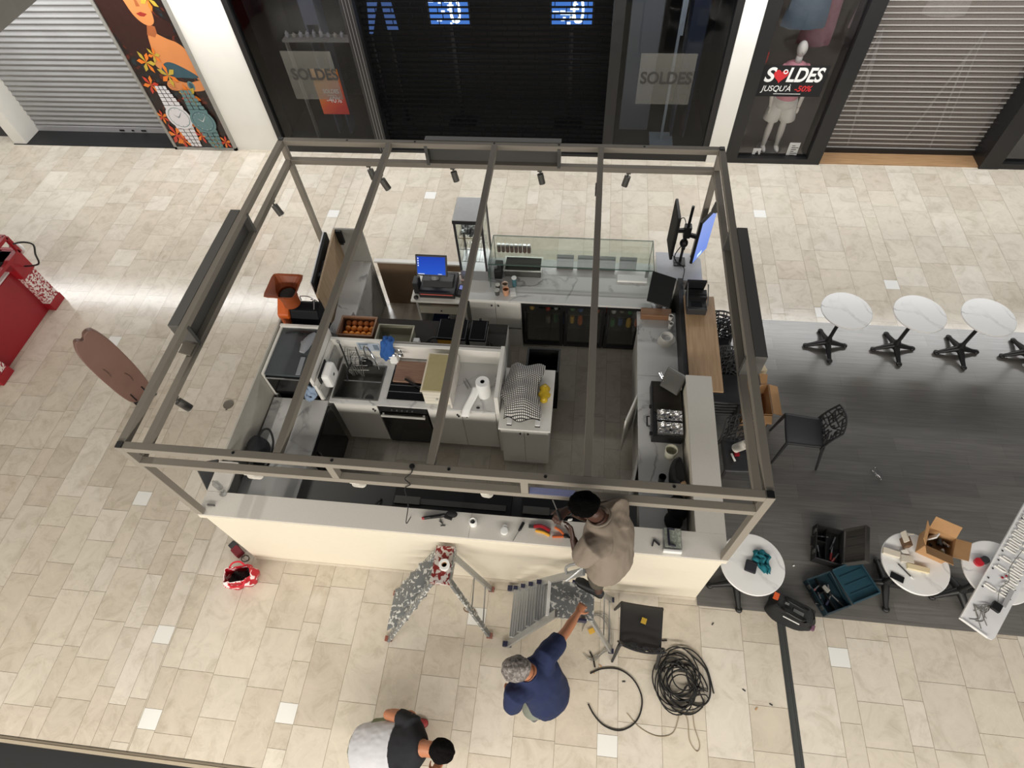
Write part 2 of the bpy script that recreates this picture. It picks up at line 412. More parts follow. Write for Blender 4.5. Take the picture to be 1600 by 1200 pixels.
# ================================================================ galleries
b = MB(); b.mi(0).box(-10.2,-1.955,.0,12,-1.932,.012); b.mi(1).box(-10.2,-1.985,.0,12,-1.955,.018); b.mi(2).box(-10.2,-2.8,.0,12,-1.985,.004)
struct(b.build('trim_10', [mat('edge_beige',(112,102,86),.7), mat('edge_beige_pale',(168,156,136),.6), mat('threshold_dark',(18,19,21),.6)], keep=True))
struct(MB().box(-12,-9,4.5,14,-2.3,4.7).build('ceiling_near_gallery', M_PLASTER, keep=True))
struct(MB().box(-12,6.6,4.0,14,10,4.2).build('ceiling_far_gallery', M_PLASTER, keep=True))
b = MB(); b.box(-12,-2.3,4.4,-1.24,6.6,4.6)
struct(b.build('ceiling_left_gallery', mat('gallery_grey',(190,186,178),.8), keep=True))

# ================================================================ shop fronts on the far wall
def wallbox(name, x0, x1, z0=0, z1=4.5, y0=YB, y1=YB+.55, m=None):
    return struct(MB().box(x0,y0,z0,x1,y1,z1).build(name, m or M_PLASTER, keep=True))
wallbox('wall_back_pilaster', -3.0, -2.12)
wallbox('wall_back_header', -12, 14, 3.3, 4.5, YB+.02, YB+.5)
b = MB(); b.box(-7.56,YB,0,-7.30,7.95,3.3); struct(b.build('trim_3', M_PLASTER, keep=True))
wallbox('wall_back_end', -12, -7.75, 0, 3.3, 7.7, 8.0, mat('jamb_dark',(60,60,60),.7))
# left shop: grey roller shutter, set back behind a black threshold
struct(MB().box(-7.56,YB-.02,0.002,-4.22,8.0,.012).build('trim_4', mat('black_threshold',(20,21,23),.6), keep=True))
def shutter_slats(m, x0, x1, y, z0, z1, pitch, depth):
    n = int((z1-z0)/pitch); P = []
    for i in range(n):
        z = z0+i*pitch
        P += [(y-.002, z), (y-.002-depth*.2, z+pitch*.12), (y-depth, z+pitch*.30), (y-depth, z+pitch*.42), (y-depth*.25, z+pitch*.75), (y, z+pitch*.94)]
    for i in range(len(P)-1):
        (ya,za),(yb,zb) = P[i],P[i+1]
        m.add([(x0,ya,za),(x1,ya,za),(x1,yb,zb),(x0,yb,zb)], [(0,1,2,3)])
M_SHUT = mat('shutter_grey', (150,150,150), .5, .3, .12, 2.5)
t = thing('roller_shutter', 'closed grey metal roller shutter of the leftmost shop beside the watch poster', 'shutter')
b = MB(); shutter_slats(b, -7.30, -4.25, 7.93, .11, 3.0, .098, .028); b.build('curtain', M_SHUT, t)
b = MB(); b.box(-7.30,7.885,.014,-4.25,7.94,.115); b.build('bottom_bar', mat('shutter_bar',(186,186,188),.4,.4), t)
b = MB()
for x, wd in ((-5.55,.10),(-5.30,.05),(-5.10,.10)): b.box(x,7.877,.045,x+wd,7.886,.075)
b.build('lock', M_BLACK, t)
# watch poster : one printed sheet in a grey frame
def make_poster():
    t = thing('advertising_poster', 'tall printed poster of a dark-haired woman with flowers and two watches', 'poster')
    x0, x1, z1 = -4.22, -3.0, 3.25; y = YB-.03
    b = MB(); b.box(x0,YB-.05,0,x0+.05,YB+.5,z1); b.box(x1-.05,YB-.05,0,x1,YB+.5,z1); b.box(x0,YB-.05,0,x1,YB+.5,.05); b.box(x0,YB-.05,z1-.05,x1,YB+.5,z1)
    b.build('poster_frame', mat('poster_frame_grey',(150,148,142),.5,.3), t)
    mats = [splat('poster_foliage',(34,24,22),(96,40,26),9,.56,.66,.35,0,(30,46,52)), mat('poster_skin',(206,132,78),.35,0,.10,4), mat('poster_hair',(50,28,24),.35,0,.3,12),
            mat('poster_teal',(52,82,92),.35,0,.2,8), mat('poster_white_watch',(212,210,212),.35,0,.1,40), mat('poster_teal_watch',(92,124,126),.35,0,.15,40),
            mat('poster_flower',(222,120,40),.35,0,.2,16), mat('poster_flower_red',(190,62,42),.35,0,.25,14), mat('poster_lips',(150,50,40),.35), mat('poster_leaf',(186,160,60),.35,0,.25,12), mat('poster_shade',(160,92,54),.35,0,.1,5)]
    b = MB(); lay = [0]
    def P(u, v):
        u = min(1,max(0,u)); v = max(0,v)
        return (x0+.05+u*(x1-x0-.1), y-lay[0]*.0002, .05+v*2.55)      # u across, v up (1 = upper edge of the photo)
    def poly(mi, pts):
        lay[0] += 1
        if len(pts) > 6 and mi < 4:
            n_ = len(pts); pts = [tuple((.5*(2*pts[i][q]+(pts[(i+1)%n_][q]-pts[i-1][q])*s_+(2*pts[i-1][q]-5*pts[i][q]+4*pts[(i+1)%n_][q]-pts[(i+2)%n_][q])*s_*s_+(3*pts[i][q]-pts[i-1][q]-3*pts[(i+1)%n_][q]+pts[(i+2)%n_][q])*s_**3)) for q in (0,1)) for i in range(n_) for s_ in (0,.25,.5,.75)]
        b.mi(mi).face([P(u,v) for u, v in pts])
    def disc(mi, u, v, ru, rv, a=0, n=24):
        lay[0] += 1; b.mi(mi).face([P(u+ru*math.cos(q)*math.cos(a)-rv*math.sin(q)*math.sin(a), v+(ru*math.cos(q)*math.sin(a)+rv*math.sin(q)*math.cos(a))*.45) for q in [2*PI*k/n for k in range(n)]])
    b.mi(0).face([P(0,0),P(1,0),P(1,1.22),P(0,1.22)])
    poly(2, [(.06,1.2),(.02,.95),(.04,.78),(.14,.66),(.30,.60),(.44,.62),(.56,.72),(.62,.85),(.66,.98),(.74,1.1),(.70,1.2)])       # hair, left
    poly(2, [(.62,.84),(.76,.78),(.94,.79),(.96,.86),(.80,.9),(.70,.96)])
    poly(1, [(.40,.60),(.47,.70),(.53,.79),(.62,.81),(.70,.79),(.80,.765),(.92,.74),(1,.68),(1,.50),(.86,.56),(.64,.60),(.52,.56)])  # neck, shoulder, chest
    poly(10,[(.52,.79),(.60,.855),(.70,.84),(.68,.80),(.62,.775)])
    poly(1, [(.42,1.08),(.44,.98),(.47,.91),(.54,.862),(.63,.845),(.72,.865),(.76,.92),(.78,1.0),(.76,1.09),(.6,1.14)])        # face
    poly(8, [(.52,.915),(.60,.925),(.68,.912),(.62,.897),(.56,.9)])
    poly(10,[(.575,.955),(.60,1.01),(.625,1.01),(.635,.955)])
    for u in (.50,.68): poly(2, [(u-.05,1.015),(u,1.028),(u+.05,1.015),(u,1.006)])
    poly(3, [(.44,.555),(.54,.61),(.66,.62),(.82,.585),(.98,.53),(.92,.515),(.70,.52),(.50,.515)])                          # dress
    poly(1, [(.42,.47),(.50,.505),(.62,.50),(.78,.485),(1,.50),(1,.44),(.80,.425),(.60,.43),(.46,.435)])                     # hand and wrist
    for k in range(4): poly(10, [(.43+.01*k,.47-.011*k),(.56,.478-.011*k),(.56,.475-.011*k),(.43+.01*k,.466-.011*k)])
    disc(5,.80,.465,.055,.07); disc(3,.80,.465,.035,.045)
    for u,v,r,mi in ((.80,1.0,.14,6),(.28,.62,.14,6),(.46,.665,.10,9),(.52,.535,.15,9),(.16,.47,.13,7),(.70,.395,.16,6),(.62,.38,.08,7),(.42,.19,.14,6),(.12,.10,.16,7),(.20,.06,.14,7),(.55,.10,.12,7),(.74,.04,.13,6),(.92,.05,.10,7),(.62,.22,.10,6),(.06,.24,.10,7)):
        for k in range(6):
            a = k*PI/3+u*7; du, dv = r*math.cos(a), r*math.sin(a)*.55
            poly(mi if k%2 else (9 if mi == 6 else 6), [(u,v),(u+du*.6-dv*.35,v+dv*.6+du*.12),(u+du,v+dv),(u+du*.6+dv*.35,v+dv*.6-du*.12)])
    for (cu,cv),mi,mj in (((.34,.24),4,3),((.72,.215),5,4)):
        for s in (-1,1):
            for k in range(6):
                vv = cv+s*(.075+.028*k); w = .155-.012*k; off = -.012*s*k*.6
                for q in range(3): poly(mi, [(cu+off-w+q*w*.67+.006,vv-.012),(cu+off-w+(q+1)*w*.67-.006,vv-.012),(cu+off-w+(q+1)*w*.67-.006,vv+.012),(cu+off-w+q*w*.67+.006,vv+.012)])
        disc(mi,cu,cv,.20,.20); disc(10 if mi == 99 else (3 if mi == 5 else 5),cu,cv,.165,.165); disc(mi,cu,cv,.155,.155)
        for k in range(12):
            a = k*PI/6; poly(mj, [(cu+.135*math.cos(a)-.006,cv+.061*math.sin(a)),(cu+.135*math.cos(a)+.006,cv+.061*math.sin(a)),(cu+.15*math.cos(a),cv+.068*math.sin(a))])
        poly(mj, [(cu-.008,cv),(cu+.008,cv),(cu+.10,cv+.05)]); poly(mj, [(cu,cv-.003),(cu,cv+.003),(cu-.08,cv+.025)])
    b.build('print', mats, t)
make_poster()

# ---- middle shop: dark windows left and right, black roller shutter between
M_INNER = mat('shop_interior_dark',(26,25,24),.9,0,.15,3)
for nm, q in (('wall_middle_shop_back',(-2.12,9.3,0,5.48,9.35,3.3)),('floor_middle_shop',(-2.12,YB+.1,-.01,5.48,9.3,.004)),('wall_middle_shop_left',(-2.17,YB+.1,0,-2.12,9.3,3.3)),('wall_middle_shop_right',(5.48,YB+.1,0,5.53,9.3,3.3)),('ceiling_middle_shop',(-2.12,YB+.1,3.0,5.48,9.3,3.05))): struct(MB().box(*q).build(nm, M_INNER, keep=True))
b = MB(); y0, y1 = YB-.03, YB+.09
b.box(-2.12,y0,0,-2.03,y1,3.3); b.box(-.30,y0,0,-.10,y1,3.3); b.box(3.70,y0,0,3.87,y1,3.3); b.box(5.38,y0,0,5.48,y1,3.3); b.box(-2.03,y0,0,-.3,y1,.13); b.box(3.87,y0,0,5.38,y1,.13)
b.box(-.10,YB+.02,0,3.70,YB+.3,.05)
struct(b.build('trim_5', M_SHOPBLACK, keep=True))
b = MB()
for dx in (.05,.10,.15): b.box(-.30+dx,y0-.004,.05,-.294+dx,y0,3.3)
struct(b.build('trim_6', mat('rail_steel',(150,150,152),.3,.8), keep=True))
struct(MB().box(-2.03,YB+.025,.13,-.30,YB+.031,3.3).build('window_1', M_SHOPGLASS, keep=True))
struct(MB().box(3.87,YB+.025,.13,5.38,YB+.031,3.3).build('window_2', M_SHOPGLASS, keep=True))
# black grille shutter : bars with narrow links, screens shine through the openings
t = thing('roller_grille', 'closed black roller grille of the middle shop behind the kiosk', 'shutter')
b = MB(); z = .06; k = 0
while z < 3.25:
    op = .060
    b.box(-.10,YB+.19,z,3.70,YB+.205,z+.085-op); z += .085
    if op > .02:
        x = -.10+(.07 if k%2 else 0)
        while x < 3.7: b.box(x,YB+.192,z-op,x+.012,YB+.203,z); x += .24
    k += 1
b.build('bars', mat('grille_black',(9,9,10),.6,0,.1,10,0,None,0,None,.08), t)
def shop_screen(x, z, w, h, lab, name='display_screen'):
    t = thing(name, lab, 'screen')
    b = MB(); b.box(x-w/2-.03,8.42,z-h/2-.03,x+w/2+.03,8.46,z+h/2+.03); b.build('casing', M_BLACK, t)
    b = MB(); b.box(x-w/2,8.415,z-h/2,x+w/2,8.42,z+h/2); b.build('picture', lamp('window_screen_light',(60,120,210),.9), t)
    b = MB()
    n = 30
    P = [(x+w*.16+.07*math.copysign(abs(math.cos(2*PI*i/n))**.6,math.cos(2*PI*i/n)), 8.405, z+.17*math.sin(2*PI*i/n)) for i in range(n)]
    b.tube(P, .02, 6, closed=True); b.build('glowing_ring', lamp('white_glow',(235,250,255),5), t)
    b = MB()
    for i in range(14):
        u = x-w/2+rnd.random()*w*.55; v = z-h/2+rnd.random()*h; b.box(u,8.408,v,u+.03+rnd.random()*.09,8.414,v+.015+rnd.random()*.05)
    b.build('picture_detail', lamp('white_glow_soft',(200,220,255),2.2), t)
    b = MB(); b.box(x-.03,8.46,.012,x+.03,8.5,z); b.box(x-.25,8.3,.0045,x+.25,8.6,.02); b.build('stand', M_BLACK, t)
shop_screen(1.10, 1.98, .64, .46, 'lit blue screen with white oval ring behind the grille, the left one')
shop_screen(3.08, 1.98, .64, .46, 'lit blue screen with white oval ring behind the grille, the right one')
def panel_screen(name, pts, lab):
    t = thing(name, lab, 'screen'); b = MB()
    b.add([(x,y,z) for x,z,y in pts]+[(x,y+.03,z) for x,z,y in pts], [(0,1,2,3),(7,6,5,4),(0,4,5,1),(1,5,6,2),(2,6,7,3),(3,7,4,0)])
    b.build('panel', lamp('panel_glow',(70,105,170),.55), t)
    b = MB(); b.box(pts[0][0],pts[0][2]+.03,.0045,pts[0][0]+.04,pts[0][2]+.06,pts[0][1]); b.build('stand', M_BLACK, t)
panel_screen('light_panel', [(.02,1.66,8.42),(.20,1.66,8.42),(.16,2.15,8.42),(.0,2.15,8.42)], 'narrow blue lit panel behind the grille next to the steel rails')
panel_screen('light_panel', [(-.30,1.62,8.40),(-.24,1.62,8.40),(-.04,2.15,8.40),(-.22,2.15,8.40)], 'slanted blue lit panel behind the grille left of the screens')
# window stickers and posters
def wall_M(x, y, z): return Matrix.Translation((x,y,z)) @ Matrix.Rotation(PI/2, 4, 'X')
M_FROST = bpy.data.materials.new('frosted_film'); M_FROST.use_nodes = True
_b = M_FROST.node_tree.nodes['Principled BSDF']; _b.inputs['Base Color'].default_value = lin((120,118,110)); _b.inputs['Alpha'].default_value = .26; _b.inputs['Roughness'].default_value = .7
M_INK = mat('ghost_ink',(46,44,41),.8)
def sale_film(x, lab, tx):
    t = thing('window_sticker', lab, 'sticker')
    b = MB(); b.box(x,YB+.018,1.0,x+.83,YB+.024,1.80); b.build('film', M_FROST, t)
    text_mesh('lettering', 'SOLDES', .26, M_INK, wall_M(x+tx,YB+.016,1.42), t, .001, .78, bold=.006)
sale_film(-1.51, 'pale frosted sale sticker on the dark window left of the grille', .46)
sale_film(4.17, 'pale frosted sale sticker on the dark window right of the grille', .42)
t = thing('sale_poster', 'orange and red sale poster inside the dark window', 'poster')
b = MB(); b.box(-1.12,YB+.034,.72,-.655,YB+.037,1.51); 
m, nt, bb, N, L = nodes('orange_poster_print'); tc = N.new('ShaderNodeTexCoord'); sp = N.new('ShaderNodeSeparateXYZ'); L.new(tc.outputs['Generated'], sp.inputs[0])
ad = N.new('ShaderNodeMath'); ad.operation = 'MULTIPLY_ADD'; ad.inputs[1].default_value = -.55; L.new(sp.outputs[0], ad.inputs[0]); a2 = N.new('ShaderNodeMath'); a2.inputs[1].default_value = .30; L.new(sp.outputs[2], a2.inputs[0]); L.new(a2.outputs[0], ad.inputs[2])
r = ramp(N, [(0, lin((196,44,34))), (.35, lin((226,84,38))), (.9, lin((246,166,52)))]); L.new(ad.outputs[0], r.inputs[0]); L.new(r.outputs[0], bb.inputs['Base Color']); bb.inputs['Roughness'].default_value = .5
L.new(r.outputs[0], bb.inputs['Emission Color']); bb.inputs['Emission Strength'].default_value = 0
b.build('print', m, t)
text_mesh('lettering', 'SOLDES', .10, M_PAPER, wall_M(-.87,YB+.032,1.13), t, .001, .27, bold=.002)
text_mesh('lettering', '-40%', .15, M_PAPER, wall_M(-.86,YB+.032,.98), t, .001, .26)
text_mesh('lettering', 'JUSQU\'A', .035, M_PAPER, wall_M(-.87,YB+.032,1.06), t, .001, .16)
# things dimly seen inside the middle shop windows
for ob, xx in (('mirror_panel',4.25),):
    t = tag(MB().box(4.0,8.3,.005,4.5,8.34,2.6).build(ob, mat('panel_grey_blue',(96,100,108),.3), bevel=.01), 'tall grey panel standing inside the right dark window', 'panel')
b = MB(); b.box(4.72,8.0,.005,4.76,8.04,2.8); b.box(4.76,8.01,1.8,4.80,8.03,2.75); b.obox((4.74,8.02,.015),(.4,.4,.02)); tag(b.build('display_stand', mat('pale_stand',(140,150,160),.5)), 'slim pale display stand inside the right dark window', 'stand')
b = MB(); b.box(4.90,8.1,1.2,5.15,8.5,2.8); b.box(4.90,8.1,.005,4.93,8.5,1.2); b.box(5.12,8.1,.005,5.15,8.5,1.2); tag(b.build('display_cabinet', mat('navy_cloth',(36,46,66),.9)), 'dark navy display unit inside the right dark window', 'cabinet')
b = MB(); b.box(-1.2,8.0,1.95,-.95,8.3,2.9); b.box(-1.2,8.0,.005,-1.17,8.3,1.95); b.box(-.98,8.0,.005,-.95,8.3,1.95); tag(b.build('display_cabinet', mat('grey_navy_cloth',(78,82,96),.9)), 'grey-blue display unit inside the left dark window', 'cabinet')
b = MB(); b.box(-1.55,7.75,1.80,-.42,7.95,1.83)
for x in (-1.54,-.45): b.box(x,7.8,.005,x+.02,7.9,1.8)
tag(b.build('display_shelf', mat('shelf_grey',(120,116,110),.6)), 'narrow shelf of small goods behind the left sale sticker', 'shelf')
for i in range(9):
    x = -1.48+i*.115; b = MB(); hh = .07+.05*rnd.random(); b.lathe([(.02,0),(.032,.02),(.03,hh*.7),(.012,hh*.85),(.012,hh)], (x,7.85,1.83), 10)
    tag(b.build('small_bottle', mat('bottle_tint_%d' % i, rnd.choice(((150,140,130),(110,60,50),(140,136,140))), .3)), 'small bottle on the shelf behind the left sale sticker', 'bottle', 'small bottles on the shop shelf')
wallbox('wall_back_post', 5.48, 5.77, 0, 4.5, YB-.06, YB+.5)

# ---- right shop: window with mannequin, then a see-through shutter
M_INNER2 = mat('shop_interior_taupe',(134,125,117),.9,0,.12,2)
for nm, q in (('wall_right_shop_back',(5.77,10.2,0,13,10.25,3.3)),('floor_right_shop',(5.77,YB+.1,-.01,13,10.2,.006)),('wall_right_shop_left',(5.77,YB+.12,0,5.8,10.2,3.3))): struct(MB().box(*q).build(nm, M_INNER2, keep=True))
b = MB(); b.box(5.77,YB-.05,0,5.98,YB+.1,3.3); b.box(7.12,YB-.05,0,7.34,YB+.35,3.3); b.box(5.98,YB-.05,0,7.12,YB+.1,.10); b.box(9.85,YB-.06,0,10.15,YB+.45,3.3)
b.box(7.34,YB+.27,.0,9.85,YB+.36,.10); b.box(10.15,YB-.05,0,12,YB+.1,.1)
struct(b.build('trim_7', M_SHOPBLACK, keep=True))
struct(MB().box(5.98,YB+.02,.10,7.12,YB+.026,3.3).build('window_3', M_SHOWGLASS, keep=True))
struct(MB().box(10.15,YB+.02,.10,12,YB+.026,3.3).build('window_4', M_SHOPGLASS, keep=True))
struct(MB().box(7.34,YB-.02,0,9.85,YB+.27,.02).build('trim_8', wood('sill_wood',(150,116,82),(176,142,104),(1,14,14)), keep=True))
M_MILKY = bpy.data.materials.new('milky_polycarbonate'); M_MILKY.use_nodes = True
_b = M_MILKY.node_tree.nodes['Principled BSDF']; _b.inputs['Base Color'].default_value = lin((128,120,114)); _b.inputs['Alpha'].default_value = .36; _b.inputs['Roughness'].default_value = .4
t = thing('roller_shutter', 'see-through roller shutter of pale bars in the rightmost shop', 'shutter')
b = MB(); z = .10
while z < 3.2: b.box(7.34,YB+.30,z,9.85,YB+.315,z+.013); z += .082
b.build('bars', mat('pale_bars',(176,172,168),.4,.2), t)
b = MB(); b.box(7.34,YB+.318,.10,9.85,YB+.322,3.2); b.build('clear_strip', M_MILKY, t)
# posters and cards
t = thing('sale_poster', 'black sale poster with red heart in front of the mannequin', 'poster')
b = MB(); b.box(5.955,YB+.010,1.16,6.945,YB+.017,1.64); b.build('print', M_BLACKM, t)
M_REDINK = mat('red_ink',(206,40,48),.6)
text_mesh('lettering', 'S', .30, M_PAPER, wall_M(6.11,YB+.008,1.49), t, .001, None, .15, bold=.008)
text_mesh('lettering', 'LDES', .30, M_PAPER, wall_M(6.62,YB+.008,1.49), t, .001, .52, .15, bold=.008)
text_mesh('lettering', 'JUSQU\'À', .125, M_PAPER, wall_M(6.27,YB+.008,1.285), t, .001, .44, .15)
text_mesh('lettering', '-50%', .125, M_REDINK, wall_M(6.66,YB+.008,1.285), t, .001, .25, .15, bold=.002)
b = MB(); hp = [(.105*math.sin(a)**3, .0072*(13*math.cos(a)-5*math.cos(2*a)-2*math.cos(3*a)-math.cos(4*a))) for a in [2*PI*k/40 for k in range(40)]]
b.prism(hp, 0, .002, Matrix.Translation((6.275,YB+.0095,1.49)) @ Matrix.Rotation(PI/2,4,'X')); b.build('heart', M_REDINK, t)
b = MB(); b.tube([(6.33+.028*math.cos(2*PI*k/16),YB+.006,1.55+.028*math.sin(2*PI*k/16)) for k in range(16)], .007, 6, True); b.box(6.25,YB+.008,1.20,6.65,YB+.0095,1.207); b.build('lettering', M_PAPER, t)
def card(x, z0, w, h, lab, ink):
    t = thing('window_card', lab, 'card'); b = MB(); b.box(x,YB+.06,z0,x+w,YB+.066,z0+h); b.build('print', M_PAPER, t)
    b = MB()
    for (u,v,a,c) in ink: b.box(x+u,YB+.057,z0+v,x+u+a,YB+.0605,z0+v+c)
    b.build('printed_marks', M_BLACK, t)
card(6.235, .012, .13, .20, 'small white card with a dark mark at the foot of the window', [(.05,.06,.05,.06),(.065,.12,.02,.03)])
card(6.79, .012, .17, .32, 'tall white card with lines of print beside the mannequin foot', [(.05,.05+.035*i,.05+.03*(i%3),.01) for i in range(7)])
b = MB(); b.box(6.02,7.72,1.72,6.06,7.74,2.0); b.box(6.0,7.71,1.55,6.08,7.75,1.70); b.cyl((6.04,7.73,2.0),(6.04,7.73,3.3),.003,n=6); tag(b.build('hanging_tag', mat('red_tag',(196,60,52),.6)), 'small red and white tag hanging in the mannequin window', 'tag')
# mannequin
def make_mannequin():
    t = thing('mannequin', 'pale mannequin in pink top and white shorts behind the sale poster', 'mannequin')
    x, y = 6.575, 7.84; b = MB()
    b.ell((x,y,1.70),(.075,.09,.115)); b.tube([(x,y,1.60),(x,y,1.47)],[.048,.055],12)
    b.tube([(x,y,1.47),(x,y,1.42),(x,y,1.25),(x,y,1.08),(x,y,.96),(x,y,.86)],[.07,.15,.145,.115,.15,.145],16)
    for s in (-1,1):
        b.tube([(x+s*.085,y,.92),(x+s*.095,y,.66),(x+s*.10,y-.01,.50),(x+s*.105,y,.36),(x+s*.11,y,.06)],[.085,.07,.05,.055,.035],12)
        b.ell((x+s*.11,y-.05,.045),(.04,.12,.035))
        b.tube([(x+s*.16,y,1.42),(x+s*.21,y-.01,1.20),(x+s*.24,y-.04,1.0),(x+s*.22,y-.08,.82)],[.045,.04,.034,.026],10)
        b.ell((x+s*.22,y-.09,.77),(.022,.03,.06))
    b.ell((x,y-.09,1.69),(.012,.02,.02))
    bd = b.build('body', mat('mannequin_skin',(236,232,226),.4), t, smooth='all')
    b = MB(); b.tube([(x,y,1.50),(x,y,1.455),(x,y,1.40),(x,y,1.22),(x,y,1.06),(x,y,.93)],[.075,.165,.175,.17,.165,.18],18)
    for s in (-1,1): b.tube([(x+s*.13,y,1.44),(x+s*.20,y,1.28),(x+s*.215,y,1.22)],[.07,.068,.07],10)
    b.build('top', mat('pink_cloth',(240,168,182),.9,0,.1,12), t, smooth='all')
    b = MB(); b.tube([(x,y,1.0),(x,y,.88),(x,y,.82)],[.17,.19,.17],18)
    for s in (-1,1): b.tube([(x+s*.09,y,.90),(x+s*.12,y,.66),(x+s*.13,y,.56)],[.11,.125,.13],14)
    b.build('shorts', mat('white_cloth',(242,240,236),.9,0,.1,12), t, smooth='all')
    b = MB(); b.lathe([(.2,.006),(.2,.02),(0,.02)],(x,y,0)); b.build('base', M_METAL, t)
make_mannequin()
def hung(name, x, y, z, col, wd, h, lab, cat='garment', n=20, rz=0.0):
    b = MB()
    def fn(u, v):
        a = 2*PI*u; fl = 1+.07*math.sin(a*7+v*5)*v
        ww = wd*(.35+.65*min(1,v*5)) if v < .2 else wd*(1+.25*v)
        return Vector((x+ww*.5*math.cos(a)*fl, y+.06*math.sin(a)*fl*(1+v), z-h*v))
    b.grid(fn, n, 8); b.cyl((x,y,z-.02),(x,y,3.3),.004,n=6)
    return tag(b.build(name, mat('cloth_of_'+lab.split(' ')[0]+'_%d' % int(x*10), col, .9, 0, .2, 14), smooth=True), lab, cat)
hung('hanging_dress', 6.55, 8.1, 2.75, (84,98,112), .5, .85, 'slate blue dress hanging above the mannequin head')
hung('hanging_dress', 6.95, 8.6, 2.7, (164,120,128), .4, 1.3, 'dusty pink skirt hanging right of the mannequin')
hung('hanging_blouse', 7.15, 8.0, 3.1, (176,172,166), .45, .5, 'white printed blouse hanging high behind the window post')
hung('hanging_jacket', 8.75, 8.7, 2.55, (214,212,208), .5, .75, 'fluffy white jacket hanging behind the see-through shutter')
hung('hanging_dress', 7.75, 9.0, 2.35, (170,150,156), .32, .9, 'pale mauve garment at the left behind the see-through shutter')
def garment_rack(x, y, rz, lab):
    t = thing('garment_rack', lab, 'clothes rack'); b = MB(); c, s = math.cos(rz), math.sin(rz)
    for q in (-.5,.5):
        px, py = x+q*c, y+q*s; b.cyl((px-.2*s,py+.2*c,.007),(px,py,1.45),.014,n=8); b.cyl((px+.2*s,py-.2*c,.007),(px,py,1.45),.014,n=8)
    b.cyl((x-.5*c,y-.5*s,1.45),(x+.5*c,y+.5*s,1.45),.014,n=8); b.build('frame', M_WHITE, t)
garment_rack(7.9, 8.5, 1.2, 'white A-frame clothes rack at the left behind the see-through shutter')
garment_rack(9.35, 8.5, 1.0, 'white A-frame clothes rack at the right behind the see-through shutter')
# ================================================================ kiosk frame
W, D, HT, Q = 4.88, 3.95, 2.67, .062
def make_frame():
    t = thing('kiosk_superstructure', 'open grey metal tube frame standing around the kiosk', 'metal frame')
    for x, y, z0 in ((0,0,1.342),(W-Q,0,1.342),(0,D-Q,0),(W-Q,D-Q,0)):
        MB().box(x,y,z0,x+Q,y+Q,HT-.002).build('post', M_FRAME, t, bevel=.003)
        MB().box(x+.006,y+.006,HT-.002,x+Q-.006,y+Q-.006,HT+.006).build('end_cap', M_BLACK, t)
    for z in (HT-Q, 2.36):
        MB().box(Q,0,z,W-Q,Q,z+Q).build('rail', M_FRAME, t, bevel=.003); MB().box(Q,D-Q,z,W-Q,D,z+Q).build('rail', M_FRAME, t, bevel=.003)
        MB().box(0,Q,z,Q,D-Q,z+Q).build('rail', M_FRAME, t, bevel=.003); MB().box(W-Q,Q,z,W,D-Q,z+Q).build('rail', M_FRAME, t, bevel=.003)
    for x in (1.25,2.425,3.567): MB().box(x,Q,HT-Q,x+.06,D-Q,HT-.001).build('roof_beam', M_FRAME, t, bevel=.003)
    for x in (1.66,3.12): MB().box(x,.003,2.36+Q,x+.055,Q-.003,HT-Q).build('divider', M_FRAME, t)
    b = MB()
    for x in (.95,1.72,2.6,3.3,4.2): b.lathe([(.012,0),(.012,.002),(0,.002)],(x,.035,HT),10); b.lathe([(.012,0),(.012,.002),(0,.002)],(x-.15,D-.03,HT),10)
    b.build('bolt_hole', M_BLACKM, t)
    # sign boxes let into three sides
    def sb(pts, name='sign_box'): 
        b = MB()
        for p in pts: b.box(*p)
        b.build(name, M_SIGNBOX, t)
    sb([(-.10,1.20,2.34,-.002,2.72,HT+.004),(-.002,1.20,2.40,Q+.004,1.235,HT-.03),(-.002,2.685,2.40,Q+.004,2.72,HT-.03)])
    sb([(W+.002,1.21,2.34,W+.095,2.71,HT+.004),(W-Q-.004,1.21,2.40,W+.002,1.245,HT-.03),(W-Q-.004,2.675,2.40,W+.002,2.71,HT-.03)])
    sb([(1.67,D+.002,2.34,3.17,D+.075,HT+.004),(1.67,D-Q-.004,2.40,1.705,D+.002,HT-.03),(3.135,D-Q-.004,2.40,3.17,D+.002,HT-.03)])
    MB().box(3.18,.004,2.36+Q,3.52,Q-.004,2.36+Q+.003).build('film_strip', mat('blue_reflection',(150,156,200),.3), t)  # bluish reflection on the lower rail, put in as a coloured strip
    # bracket of the sign box seen at its near end
    MB().obox((.0,1.12,2.45),(.10,.12,.012),(0,.4,0)).build('bracket', M_FRAME, t); MB().obox((W+.06,1.15,2.42),(.08,.10,.012),(0,-.4,0)).build('bracket', M_FRAME, t)
    for px, py in ((1.25,3.3),(3.567,3.2)): MB().box(px-.01,py,HT-Q-.02,px,py+.12,HT-.01).build('clip', M_DARK, t)
make_frame()
def spot(x, y, z, dx, dy, lab, col):
    t = thing('spotlight', lab, 'spotlight', None)
    b = MB(); b.box(x-.025,y-.025,z,x+.025,y+.025,z+.02); b.cyl((x,y,z),(x+dx*.2,y+dy*.2,z-.05),.01,n=8); b.build('mount', col, t)
    a = Vector((x+dx*.1,y+dy*.1,z-.04)); e = Vector((x+dx,y+dy,z-.15)); b = MB(); b.cyl(a,e,.036,n=16); b.build('head', col, t, smooth=True)
    dd = (e-a).normalized(); b = MB(); b.cyl(e,e+dd*.004,.030,n=16); b.build('lens', M_PAPER, t)
M_SPOTSHADE = mat('spot_shaded',(98,96,92),.5,.2); M_SPOTLIT = mat('spot_lit',(226,222,212),.5)  # light put into the colour: shaded and lit copies of one spotlight finish
